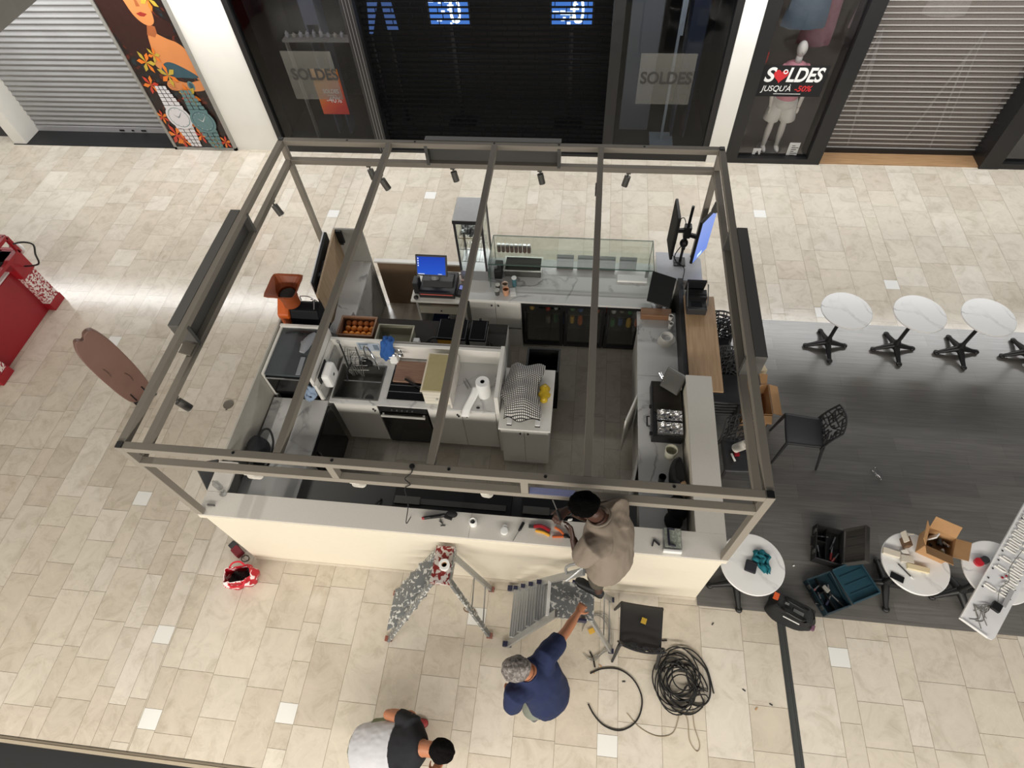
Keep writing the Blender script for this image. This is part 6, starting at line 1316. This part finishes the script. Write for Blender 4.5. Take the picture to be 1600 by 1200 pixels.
# red bag and power tool at the left front corner
t = thing('shopping_bag', 'red shopping bag with white swirls on the floor at the kiosk corner', 'bag')
cb = Vector((-.01,-.235,0)); Rb = Matrix.Rotation(.35,3,'Z')
def fb(u, v):
    a = 2*PI*u; ca, sa = math.cos(a), math.sin(a); f = 1+.07*math.sin(5*a+3*v)+.05*math.sin(9*a); r = (.92+.18*math.sin(PI*v))*f; return cb+Rb@Vector((.155*math.copysign(abs(ca)**.75,ca)*r,.095*math.copysign(abs(sa)**.75,sa)*r,0))+Vector((0,0,.004+.24*v+.02*math.sin(3*a+1)*v))
b = MB(); b.grid(fb, 48, 12); b.build('body', splat('red_swirl',(186,22,42),(240,222,222),13,.53,.55,.5,0), t, smooth=True, solid=.006)
b = MB(); b.grid(lambda u,v: cb+Rb@Vector(((u-.5)*.22,(v-.5)*.13,.14+.03*math.sin(9*u+5*v))),8,6); b.build('dark_contents', M_BLACKM, t)
b = MB(); b.tube(bez([cb+Rb@Vector(p) for p in ((-.08,.09,.24),(-.03,.12,.27),(.04,.12,.26),(.08,.08,.24))],5),.010,6); b.tube(bez([cb+Rb@Vector(p) for p in ((-.09,-.09,.24),(-.04,-.13,.22),(.05,-.12,.20),(.09,-.08,.24))],5),.010,6); b.build('handle', mat('handle_red',(200,34,52),.5), t)
t = thing('power_tool', 'small red and black power tool with a wire loop beside the kiosk corner', 'tool')
b = MB(); b.obox((-.20,.06,.04),(.13,.09,.07),(0,0,-.6)); b.build('body', mat('tool_maroon',(120,28,40),.5), t, bevel=.012); b = MB(); b.obox((-.27,.12,.04),(.09,.08,.06),(0,0,-.6)); b.build('battery', M_DARK, t, bevel=.01)
b = MB(); b.tube([(-.10+.045*math.cos(.5*k),-.0+.035*math.sin(.5*k),.012+.003*math.sin(k)) for k in range(13)],.005,6,True); b.build('wire_loop', M_BLACK, t)
# ================================================================ brown standee, red stand
def standee():
    t = thing('brown_standee', 'tall brown rounded standee on the beige floor left of the kiosk', 'standee', None, (-2.30,2.02,0), math.atan2(.83,.55))
    out = [(-.10,.02),(-.16,.10),(-.19,.35),(-.20,.80),(-.18,1.10),(-.12,1.28),(-.07,1.31),(-.02,1.27),(.03,1.33),(.10,1.34),(.15,1.27),(.19,1.0),(.195,.5),(.16,.12),(.10,.02)]
    P = [tuple(q[:2]) for q in bez([(x,y,0) for x, y in out],5)]
    b = MB(); b.prism(P, -.035, .035, Matrix.Rotation(PI/2,4,'X')); b.build('board', mat('standee_brown',(128,98,88),.38,0,.14,4), t, bevel=.015)
    b = MB(); b.box(-.10,-.042,.05,-.085,-.034,.20); b.box(.06,-.042,.05,.075,-.034,.20); b.build('slot', M_BLACK, t)
    b = MB(); b.tube(bez([(-.10,-.036,.78),(-.09,-.038,.70),(-.10,-.036,.62)],5),.005,6); b.tube(bez([(.05,-.036,.36),(.06,-.038,.46),(.04,-.036,.54)],5),.005,6); b.build('raised_detail', mat('standee_dark',(92,66,60),.35), t)
    b = MB(); b.box(-.14,-.12,0,.14,.12,.02); b.build('base', M_DARK, t, bevel=.005)
standee()
def red_stand():
    t = thing('red_stand', 'glossy red sales stand with white speckled corner posts at the left frame edge', 'stand')
    M_SPK = splat('red_white_speckle',(150,26,40),(226,216,212),30,.49,.50,.5)
    MB().box(-6.4,2.22,.0,-4.50,3.48,.79).build('body', M_RED, t, bevel=.01); MB().box(-6.4,2.28,.79,-4.52,3.42,.81).build('white_top', M_PAPER, t)
    for y in (3.56,2.18):
        o = MB().box(-4.62,y-.14,.0,-4.38,y+.12,.13).build('plinth', M_RED, t, bevel=.01); MB().box(-4.61,y-.13,.13,-4.39,y+.11,.66).build('speckled_post', M_SPK, t, bevel=.012)
    MB().box(-4.62,3.42,.66,-4.38,3.68,1.0).build('upper_post', M_RED, t, bevel=.01)
    b = MB(); x0,x1,y0,y1 = -6.2,-4.40,3.05,3.68
    for (a,c) in (((x0,y0),(x1,y0)),((x0,y1),(x1,y1)),((x1,y0),(x1,y1))): b.bar((a[0],a[1],1.22),(c[0],c[1],1.22),.05,.05); b.bar((a[0],a[1],.98),(c[0],c[1],.98),.05,.05)
    b.box(x0,y0,.95,x1,y1,.975); b.bar((x1,y0,.95),(x1,y0,1.22),.05,.05); b.bar((x1,y1,.95),(x1,y1,1.22),.05,.05); b.build('display_frame', M_RED, t)
    b = MB(); b.box(x0,y0+.05,.976,x1-.05,y1-.05,1.0); b.build('dark_tray', M_BLACKM, t); b = MB(); b.box(-5.6,3.2,1.0,-4.55,3.5,1.05); b.build('goods', M_WOOD2, t)
    b = MB(); b.tube(bez([(-4.38,3.68,1.10),(-4.25,3.72,1.10),(-4.10,3.70,1.08),(-4.07,3.60,1.0),(-4.10,3.55,.86),(-4.36,3.55,.80)],5),.012,8); b.build('hoop_handle', M_BLACK, t)
    b = MB(); b.ell((-4.55,3.80,.9),(.10,.06,.10)); b.build('white_knob', M_PAPER, t)
red_stand()
# ================================================================ people
from mathutils import noise
def loft(b, secs, n=20):
    """closed elliptical loft : (centre, half-axis A, half-axis B) per section"""
    vs = []; fs = []
    for c, A, B in secs:
        c, A, B = Vector(c), Vector(A), Vector(B)
        for k in range(n): a = 2*PI*k/n; vs.append(c+A*math.cos(a)+B*math.sin(a))
    N = len(secs)
    for i in range(N-1):
        for k in range(n): fs.append((i*n+k, i*n+(k+1)%n, (i+1)*n+(k+1)%n, (i+1)*n+k))
    fs += [tuple(range(n-1,-1,-1)), tuple((N-1)*n+k for k in range(n))]
    return b.add(vs, fs)
def blob(b, name, m, parent, voxel=.008, smooth=5, folds=0.0, fs=7.0, stretch=(1,1,1), axis=None):
    """one continuous skin grown over the overlapping shapes in b"""
    o = b.build(name, m, parent)
    r = o.modifiers.new('skin', 'REMESH'); r.mode = 'VOXEL'; r.voxel_size = voxel
    s = o.modifiers.new('relax', 'SMOOTH'); s.iterations = smooth; s.factor = .5
    bpy.context.view_layer.update()
    dg = bpy.context.evaluated_depsgraph_get(); me = bpy.data.meshes.new_from_object(o.evaluated_get(dg))
    o.modifiers.clear(); old = o.data; o.data = me; bpy.data.meshes.remove(old)
    if not len(me.materials): me.materials.append(m)
    if folds:
        nr = [Vector(v.normal) for v in me.vertices]
        for v, q in zip(me.vertices, nr):
            p = Vector((v.co.x*stretch[0], v.co.y*stretch[1], v.co.z*stretch[2]))*fs
            f = noise.noise(p)*.6 + noise.noise(p*2.3+Vector((3,1,7)))*.4; v.co += q*folds*(f-.1*abs(f))
    me.polygons.foreach_set('use_smooth', [True]*len(me.polygons)); me.update()
    return o
def hand(b, wrist, d, nrm, thumb_side, curl=.5, s=1.0):
    """palm, four bent fingers of unequal length and a thumb leaving the side of the palm"""
    w = Vector(wrist); d = Vector(d).normalized(); nrm = Vector(nrm); nrm = (nrm-d*nrm.dot(d)).normalized(); sd = d.cross(nrm).normalized()*thumb_side
    loft(b, [(w-d*.01, sd*.026*s, nrm*.019*s), (w+d*.03*s, sd*.036*s, nrm*.017*s), (w+d*.085*s, sd*.041*s, nrm*.014*s), (w+d*.095*s, sd*.038*s, nrm*.011*s)], 14)
    for k, L in enumerate((.070,.078,.073,.058)):
        off = sd*(.031-.0205*k)*s; p = w+d*.085*s+off; dirn = (d+sd*(.12-.08*k)).normalized(); pts = [p-dirn*.02]; R = [.0095*s]; ang = .15
        pts.append(p); R.append(.0092*s)
        for q, f in enumerate((.45,.31,.24)):
            ang += curl*(.55+.25*q); v = dirn*math.cos(ang)-nrm*math.sin(ang); p = p+v*L*f*s; pts.append(p); R.append((.0086-.0009*q)*s)
        b.tube(pts, R, 8)
    p = w+d*.025*s+sd*.028*s; v = (d*.6+sd*.75-nrm*.2).normalized(); v2 = (d*.95+sd*.25-nrm*(.15+.5*curl)).normalized()
    b.tube([p-v*.012, p+v*.028*s, p+v*.042*s+v2*.026*s, p+v*.042*s+v2*.05*s], [.0125*s,.0115*s,.0095*s,.0075*s], 8)
def head(b, c, f, up, s=1.0):
    """skull, jaw, nose, lips, ears ; f = facing direction"""
    c = Vector(c); f = Vector(f).normalized(); up = Vector(up); up = (up-f*up.dot(f)).normalized(); r = f.cross(up)
    M = Matrix((r, f, up)).transposed()
    b.ell(c+up*.025*s-f*.008*s, (.074*s,.094*s,.088*s), 20, 14, M); b.ell(c-up*.045*s+f*.028*s, (.055*s,.062*s,.068*s), 18, 12, M); b.ell(c-up*.095*s+f*.055*s, (.026*s,.026*s,.022*s), 12, 8, M)
    b.tube([c+up*.012*s+f*.088*s, c-up*.012*s+f*.104*s, c-up*.032*s+f*.108*s, c-up*.036*s+f*.088*s], [.008*s,.011*s,.014*s,.009*s], 10)
    b.ell(c-up*.062*s+f*.084*s, (.024*s,.012*s,.007*s), 12, 8, M); b.ell(c-up*.073*s+f*.082*s, (.021*s,.012*s,.008*s), 12, 8, M)
    b.ell(c+up*.022*s+f*.082*s, (.055*s,.014*s,.010*s), 14, 8, M)
    for q in (-1,1): b.ell(c-up*.008*s+r*q*.076*s-f*.004*s, (.009*s,.020*s,.033*s), 12, 10, M); b.ell(c-up*.03*s+f*.066*s+r*q*.034*s, (.022*s,.02*s,.018*s), 10, 8, M)
    return c, f, up, r, M
def eyes(t, hd, s=1.0):
    c, f, up, r, M = hd
    for q in (-1,1):
        b = MB(); b.ell(c+f*.081*s+r*q*.031*s+up*.002*s, .0125*s, 12, 8); e = b.build('eye', M_EYE, t, smooth='all')
        b = MB(); b.ell(c+f*.0915*s+r*q*.031*s+up*.001*s, .0045*s, 8, 6); b.build('iris', M_BLACKM, e, smooth='all')
        b = MB(); b.tube([c+f*.088*s+r*q*.05*s+up*.020*s, c+f*.094*s+r*q*.033*s+up*.026*s, c+f*.094*s+r*q*.014*s+up*.021*s], [.003,.005,.004], 6); b.build('eyebrow', M_BLACKM, t)
M_EYE = mat('eye_white',(228,224,216),.3)
def shoe(t, heel, toe, m, ms, name='shoe', h=.085):
    h0 = Vector(heel); t0 = Vector(toe); d = (t0-h0); L = d.length; d.normalize(); s = Vector((-d.y,d.x,0)).normalized(); z = Vector((0,0,1)); b = MB()
    loft(b, [(h0-d*.005+z*.035, s*.022, z*.025), (h0+d*.02+z*.045, s*.036, z*.042), (h0+d*L*.3+z*.045, s*.038, z*.043), (h0+d*L*.55+z*.036, s*.043, z*.034), (h0+d*L*.8+z*.030, s*.045, z*.026), (h0+d*L*.96+z*.024, s*.030, z*.016), (h0+d*L+z*.022, s*.012, z*.008)], 18)
    o = blob(b, name, m, t, .007, 3); b = MB(); P = []
    for f, w in ((-.01,.022),(.08,.037),(.3,.038),(.55,.045),(.8,.046),(.95,.030),(1.0,.012)): P.append((h0+d*L*f+s*w)[:2])
    for f, w in ((1.0,-.012),(.95,-.030),(.8,-.046),(.55,-.045),(.3,-.038),(.08,-.037),(-.01,-.022)): P.append((h0+d*L*f+s*w)[:2])
    b.prism([tuple(p) for p in P], h0.z, h0.z+.018); b.build('sole', ms, o)
    return o
def hair_cap(b, hd, s=1.0, back=1.0, thick=.010):
    """short hair : skull shell above the brow and down the nape"""
    c, f, up, r, M = hd; cc = c+up*.028*s-f*.010*s; n, m = 48, 24; vs = []; fs = []
    for i in range(m+1):
        for k in range(n):
            a = 2*PI*k/n; fr = math.cos(a)           # +1 forehead, -1 nape
            lim = .30*PI+ (0.25*PI)*(1-fr)*.5*back + .10*PI*(1-abs(fr))
            th = lim*i/m; q = Vector((math.sin(th)*math.sin(a)*(.074+thick)*s, math.sin(th)*math.cos(a)*(.094+thick)*s, math.cos(th)*(.088+thick)*s)); q *= 1+.07*noise.noise(Vector((q.x*38,q.y*38,q.z*38+s*5)))+.02*math.sin(5*a+3*th)*math.sin(th)
            vs.append(cc+M@q)
    for i in range(m):
        for k in range(n): fs.append((i*n+k, i*n+(k+1)%n, (i+1)*n+(k+1)%n, (i+1)*n+k))
    return b.add(vs, fs)
Zv = Vector((0,0,1))
def person(label): return thing('person', label, 'person')
# ---------------------------------------------------------------- man in grey on the platform ladder
def man_grey():
    t = person('man in a taupe T-shirt and black slip-on shoes standing on the platform ladder')
    SK = mat('skin_dark',(74,48,38),.5,0,.06,30); zf = 1.06
    f = Vector((-.84,.54,0)).normalized(); sd = Vector((.54,.84,0)).normalized()
    hip = Vector((3.83,-.265,1.97)); ch_ = Vector((3.795,-.235,2.32)); nk = Vector((3.70,-.175,2.535)); hc = Vector((3.59,-.165,2.665))
    SL = Vector((3.665,-.365,2.45)); SR = Vector((3.84,-.09,2.46))
    b = MB()
    loft(b, [(hip-Zv*.10, sd*.15, f*.11), (hip, sd*.17, f*.12), (hip+(ch_-hip)*.5, sd*.15, f*.11), (ch_, sd*.18, f*.125), (ch_+(nk-ch_)*.6, sd*.19, f*.10), (nk, sd*.07, f*.065)])
    b.tube([nk-Vector((0,0,.05)), nk+(hc-nk)*.45, hc-Vector((-.01,0,.04))], [.062,.058,.055], 14)
    hd = head(b, hc, (-.82,-.05,-.55), (-.5,0,.85))
    EL, WL = Vector((3.585,-.375,2.17)), Vector((3.525,-.255,2.27)); ER, WR = Vector((3.64,-.075,2.24)), Vector((3.465,-.10,2.43))
    for S, E, Wr in ((SL,EL,WL),(SR,ER,WR)): b.tube([S, S+(E-S)*.5, E, E+(Wr-E)*.35, Wr], [.058,.050,.042,.041,.027], 14)
    hand(b, WL, Vector((-.25,.75,.55)), (.9,.3,-.1), 1, .55); hand(b, WR, Vector((-.55,-.7,.15)), (0,.3,1), 1, .8)
    for s, heel, toe in ((-1,(3.835,-.325,zf),(3.585,-.20,zf)),(1,(3.875,-.185,zf),(3.63,-.07,zf))):
        h0 = Vector(heel); an = h0+(Vector(toe)-h0)*.18+Zv*.10; hj = hip+sd*.09*s-Zv*.04; kn = (hj+an)*.5+f*.05
        b.tube([hj, hj+(kn-hj)*.5, kn, kn+(an-kn)*.35, an+Zv*.03, an-Zv*.06], [.088,.078,.058,.056,.036,.034], 14)
    blob(b, 'body', SK, t, .0065, 4)
    eyes(t, hd)
    b = MB(); hair_cap(b, hd, 1.0, 1.15, .014); b.build('hair', mat('hair_black',(8,8,8),1.0,0,.3,120,.8,None,0,None,.05), t, smooth=True, solid=.012)
    # T-shirt : loose, hem hanging behind
    b = MB()
    loft(b, [(hip+Vector((-.02,-.01,-.14)), sd*.205, f*.165), (hip+Vector((.0,.0,.0)), sd*.20, f*.165), (hip+(ch_-hip)*.5, sd*.195, f*.16), (ch_, sd*.205, f*.155), (ch_+(nk-ch_)*.55, sd*.205, f*.125), (ch_+(nk-ch_)*.85, sd*.12, f*.10), (nk+Zv*.0, sd*.085, f*.085)])
    for S, E in ((SL,EL),(SR,ER)): b.tube([ch_+(S-ch_)*.6, S-(E-S)*.02, S+(E-S)*.45, S+(E-S)*.78], [.108,.102,.094,.090], 16)
    blob(b, 'tshirt', mat('taupe_cotton',(134,122,109),.9,0,.05,40,.15), t, .010, 5, .013, 9, (1,1,.35))
    b = MB(); c0 = nk+Vector((-.006,0,.008)); ax = Vector((-.35,0,.94)).normalized(); u = ax.cross(sd).normalized()
    b.tube([c0+sd*.082*math.cos(a)+u*.080*math.sin(a) for a in [2*PI*k/28 for k in range(28)]], .010, 8, True); b.build('collar', mat('taupe_rib',(128,118,106),.9), t)
    # cropped dark trousers
    b = MB(); loft(b, [(hip-Zv*.16, sd*.16, f*.12), (hip-Zv*.02, sd*.18, f*.135), (hip+Zv*.06, sd*.17, f*.13)])
    for s, heel, toe in ((-1,(3.835,-.325,zf),(3.585,-.20,zf)),(1,(3.875,-.175,zf),(3.63,-.06,zf))):
        h0 = Vector(heel); an = h0+(Vector(toe)-h0)*.18+Zv*.10; hj = hip+sd*.09*s-Zv*.04; kn = (hj+an)*.5+f*.05; b.tube([hj, hj+(kn-hj)*.5, kn, kn+(an-kn)*.5], [.098,.092,.080,.066], 14)
    blob(b, 'trousers', mat('olive_cloth',(74,68,58),.9,0,.1,30), t, .010, 4, .006)
    MS = mat('shoe_black',(26,27,29),.5); MO = mat('sole_black',(18,18,19),.7)
    shoe(t, (3.835,-.325,zf), (3.585,-.20,zf), MS, MO); shoe(t, (3.875,-.175,zf), (3.63,-.06,zf), MS, MO)
    b = MB(); q = WR+(ER-WR)*.12; a = (WR-ER).normalized(); p1 = a.orthogonal().normalized(); p2 = a.cross(p1); b.tube([q+(p1*math.cos(k)+p2*math.sin(k))*.034 for k in [2*PI*i/20 for i in range(20)]], .010, 8, True); b.ell(q+Zv*.036, (.02,.02,.008)); b.build('watch', M_BLACK, t)
man_grey()
t = thing('small_screwdriver', 'small black tool held near the face of the man in taupe', 'tool'); b = MB(); b.tube([(3.43,-.20,2.46),(3.395,-.13,2.48)],[.013,.011],10); b.build('handle', M_BLACK, t); b = MB(); b.cyl((3.395,-.13,2.48),(3.36,-.06,2.49),.004,n=8); b.build('shaft', M_METAL, t)
b = MB(); b.obox((3.495,-.155,2.375),(.03,.012,.05),(.2,.1,.3)); tag(b.build('white_fitting', M_PAPER, bevel=.003), 'small white fitting pinched in the left hand of the man in taupe', 'fitting')
# plate of the ladder the right shoe stands on
# ---------------------------------------------------------------- man in navy reaching for the ladder
def man_navy():
    t = person('grey-haired man in a navy T-shirt and glasses reaching up to hold the ladder')
    SK = mat('skin_tan',(190,128,94),.5,0,.06,30)
    f = Vector((-.80,.60,0)).normalized(); sd = Vector((.60,.80,0)).normalized()      # sd = towards his right
    hip = Vector((3.40,-1.13,.93)); ch_ = Vector((3.325,-1.07,1.27)); nk = Vector((3.25,-1.065,1.46)); hc = Vector((3.165,-1.075,1.60))
    SR = Vector((3.375,-.925,1.42)); SL = Vector((3.15,-1.225,1.40)); ER = Vector((3.525,-.695,1.27)); WR = Vector((3.615,-.515,1.165)); EL = Vector((3.135,-1.29,1.13)); WL = Vector((3.10,-1.19,.94))
    feet = ((-1,(3.30,-1.27,0.003),(3.14,-1.06,0.003)),(1,(3.52,-1.05,.003),(3.36,-.84,.003)))
    b = MB()
    loft(b, [(hip-Zv*.10, sd*.16, f*.12), (hip, sd*.175, f*.135), (hip+(ch_-hip)*.5, sd*.17, f*.135), (ch_, sd*.19, f*.13), (ch_+(nk-ch_)*.6, sd*.19, f*.10), (nk, sd*.07, f*.068)])
    b.tube([nk-Zv*.06, nk+(hc-nk)*.5, hc-Zv*.05], [.066,.062,.058], 14); hd = head(b, hc, (-.86,-.22,-.45), (-.4,-.1,.9))
    b.tube([SR, SR+(ER-SR)*.5, ER, ER+(WR-ER)*.4, WR], [.058,.050,.042,.042,.028], 14); b.tube([SL, SL+(EL-SL)*.5, EL, EL+(WL-EL)*.4, WL], [.058,.050,.042,.042,.028], 14)
    hand(b, WR, Vector((.45,.80,-.30)), (.25,.2,.95), 1, .75); hand(b, WL, Vector((-.5,.5,-.6)), (-.6,-.6,0), -1, .5)
    for s, heel, toe in feet:
        h0 = Vector(heel); an = h0+(Vector(toe)-h0)*.18+Zv*.10; hj = hip+sd*.09*s-Zv*.04; kn = (hj+an)*.5+f*.03; b.tube([hj, hj+(kn-hj)*.5, kn, kn+(an-kn)*.35, an+Zv*.03, an-Zv*.06], [.09,.08,.06,.058,.038,.035], 14)
    blob(b, 'body', SK, t, .0065, 4); eyes(t, hd)
    m, nt, bb, N, L = nodes('grey_hair'); tc = N.new('ShaderNodeTexCoord'); nz = N.new('ShaderNodeTexNoise'); nz.inputs['Scale'].default_value = 26; nz.inputs['Detail'].default_value = 6; nz.inputs['Distortion'].default_value = 1.5; L.new(tc.outputs['Object'], nz.inputs['Vector']); r = ramp(N, [(.3,lin((66,60,58))),(.5,lin((112,106,102))),(.7,lin((158,152,148)))]); L.new(nz.outputs['Fac'], r.inputs[0]); L.new(r.outputs[0], bb.inputs['Base Color']); bb.inputs['Roughness'].default_value = .7
    b = MB(); hair_cap(b, hd, 1.0, 1.05, .016); b.build('hair', m, t, smooth=True, solid=.014)
    c, ff, up, r_, M = hd; b = MB()
    for q in (-1,1): b.tube([c+ff*.104+r_*q*.033+up*(.002+.02*math.sin(a))+r_*.024*math.cos(a) for a in [2*PI*k/16 for k in range(16)]], .0022, 5, True); b.tube([c+ff*.100+r_*q*.058+up*.006, c+r_*q*.082+up*.008-ff*.01], .0024, 5)
    b.tube([c+ff*.106+r_*-.009+up*.006, c+ff*.106+r_*.009+up*.006], .0022, 5); b.build('glasses', M_METAL, t)
    b = MB()
    loft(b, [(hip+Vector((.01,-.01,-.09)), sd*.205, f*.17), (hip+Zv*.03, sd*.20, f*.17), (hip+(ch_-hip)*.55, sd*.195, f*.165), (ch_, sd*.205, f*.155), (ch_+(nk-ch_)*.6, sd*.205, f*.12), (ch_+(nk-ch_)*.88, sd*.125, f*.10), (nk-Vector((0,0,.0)), sd*.082, f*.082)])
    for S, E, k in ((SR,ER,.62),(SL,EL,.80)): b.tube([ch_+(S-ch_)*.6, S-(E-S)*.02, S+(E-S)*.45, S+(E-S)*k], [.105,.096,.086,.080], 16)
    blob(b, 'tshirt', mat('navy_cotton',(24,36,72),.9,0,.07,40,.15), t, .010, 5, .015, 8, (1,1,.4))
    b = MB(); ax = Vector((-.45,0,.9)).normalized(); u = ax.cross(sd).normalized(); c0 = nk+Vector((-.004,0,.004)); b.tube([c0+sd*.080*math.cos(a)+u*.078*math.sin(a) for a in [2*PI*k/28 for k in range(28)]], .009, 8, True); b.build('collar', mat('navy_rib',(28,40,78),.9), t)
    b = MB(); loft(b, [(hip-Zv*.20, sd*.19, f*.15), (hip-Zv*.05, sd*.205, f*.175), (hip+Zv*.05, sd*.185, f*.15)])
    for s, heel, toe in feet:
        h0 = Vector(heel); an = h0+(Vector(toe)-h0)*.18+Zv*.10; hj = hip+sd*.095*s-Zv*.04; kn = (hj+an)*.5+f*.03; b.tube([hj, hj+(kn-hj)*.5, kn, kn+(an-kn)*.1], [.115,.115,.108,.105], 16)
    blob(b, 'shorts', mat('grey_green_cloth',(128,134,124),.9,0,.08,30), t, .010, 4, .008)
    MS = mat('shoe_grey',(90,90,92),.6); MO = mat('sole_white',(200,198,192),.7)
    for s, heel, toe in feet: shoe(t, heel, toe, MS, MO)
    b = MB(); q = WL+(EL-WL)*.12; a = (WL-EL).normalized(); p1 = a.orthogonal().normalized(); p2 = a.cross(p1); b.tube([q+(p1*math.cos(k)+p2*math.sin(k))*.034 for k in [2*PI*i/20 for i in range(20)]], .009, 8, True); b.build('watch', M_METAL, t)
man_navy()
# ---------------------------------------------------------------- crouching man at the lower edge
def man_white():
    t = person('crouching man in a white and black T-shirt with red shoes at the lower edge')
    SK = mat('skin_olive',(176,116,84),.5,0,.06,30)
    d = Vector((.84,.04,.54)).normalized(); sd = Vector((-.04,1,0)).normalized(); n_ = d.cross(sd).normalized(); n_ = n_ if n_.z > 0 else -n_
    hip = Vector((1.88,-1.66,.42)); ch_ = Vector((2.22,-1.63,.66)); nk = Vector((2.40,-1.625,.80)); hc = Vector((2.555,-1.635,.87))
    SL = Vector((2.26,-1.44,.74)); SR = Vector((2.26,-1.83,.74)); EL = Vector((2.00,-1.40,.58)); WL = Vector((2.08,-1.355,.36)); ER = Vector((2.36,-1.90,.48)); WR = Vector((2.42,-1.78,.27))
    legs = ((1,Vector((2.30,-1.47,.50)),(2.02,-1.47,.003),(2.27,-1.385,.003)),(-1,Vector((2.28,-1.86,.50)),(2.0,-1.84,.003),(2.26,-1.90,.003)))
    b = MB()
    loft(b, [(hip-d*.12, sd*.15, n_*.12), (hip, sd*.18, n_*.14), (hip+(ch_-hip)*.5, sd*.165, n_*.13), (ch_, sd*.19, n_*.13), (ch_+(nk-ch_)*.6, sd*.18, n_*.10), (nk, sd*.07, n_*.066)])
    b.tube([nk-d*.06, nk+(hc-nk)*.5, hc-Vector((.03,0,.02))], [.066,.062,.058], 14); hd = head(b, hc, (.62,.0,-.78), (.78,0,.62))
    for S,E,Wr in ((SL,EL,WL),(SR,ER,WR)): b.tube([S, S+(E-S)*.5, E, E+(Wr-E)*.4, Wr], [.060,.052,.044,.043,.028], 14)
    hand(b, WL, Vector((.45,.15,-.55)), (-.3,.9,.1), -1, .5); hand(b, WR, Vector((.2,.3,-.6)), (-.3,-.9,.1), 1, .5)
    for s, kn, heel, toe in legs:
        h0 = Vector(heel); an = h0+(Vector(toe)-h0)*.18+Zv*.10; hj = hip+sd*.10*s; b.tube([hj, hj+(kn-hj)*.5, kn, kn+(an-kn)*.35, an+Zv*.02, an-Zv*.06], [.095,.085,.062,.060,.038,.035], 14)
    blob(b, 'body', SK, t, .0065, 4); eyes(t, hd)
    b = MB(); hair_cap(b, hd, 1.0, 1.0, .016); b.build('hair', mat('hair_dark',(13,11,11),.9,0,.3,90,.6,None,0,None,.1), t, smooth=True, solid=.013)
    b = MB(); loft(b, [(hip-d*.14+n_*.01, sd*.19, n_*.15), (hip+n_*.005, sd*.215, n_*.165), (hip+(ch_-hip)*.5, sd*.21, n_*.155), (hip+(ch_-hip)*.86, sd*.212, n_*.150)], 28); blob(b, 'tshirt_back', mat('white_cotton',(192,192,196),.9,0,.03,40), t, .010, 4, .009, 7, (1,2,1))
    b = MB(); loft(b, [(hip+(ch_-hip)*.85, sd*.214, n_*.152), (ch_+d*.04, sd*.215, n_*.15), (ch_+(nk-ch_)*.6, sd*.205, n_*.122), (ch_+(nk-ch_)*.88, sd*.125, n_*.10), (nk, sd*.084, n_*.084)])
    for S,E in ((SL,EL),(SR,ER)): b.tube([ch_+(S-ch_)*.6, S, S+(E-S)*.4, S+(E-S)*.72], [.095,.088,.084,.082], 16) if False else b.tube([ch_+(S-ch_)*.6, S, S+(E-S)*.28, S+(E-S)*.48], [.09,.080,.076,.078], 16)
    blob(b, 'tshirt_yoke', mat('black_cotton',(24,25,30),.9,0,.1,40), t, .010, 5, .007, 7)
    b = MB(); loft(b, [(hip-d*.17, sd*.17, n_*.14), (hip-d*.02, sd*.195, n_*.15), (hip+d*.10, sd*.17, n_*.135)])
    for s, kn, heel, toe in legs: hj = hip+sd*.11*s; b.tube([hj, hj+(kn-hj)*.5, hj+(kn-hj)*.95], [.125,.118,.10], 16)
    blob(b, 'shorts', mat('sage_cloth',(120,128,102),.9,0,.1,30), t, .010, 4, .010, 8)
    for s, kn, heel, toe in legs: shoe(t, heel, toe, mat('shoe_red_%d' % (s+1),(146,46,46),.6), mat('sole_red_%d' % (s+1),(120,40,40),.7))
man_white()
settle()
for o in list(COL.objects):
    if o.type == 'EMPTY' and o.get('kind') == 'structure': pass
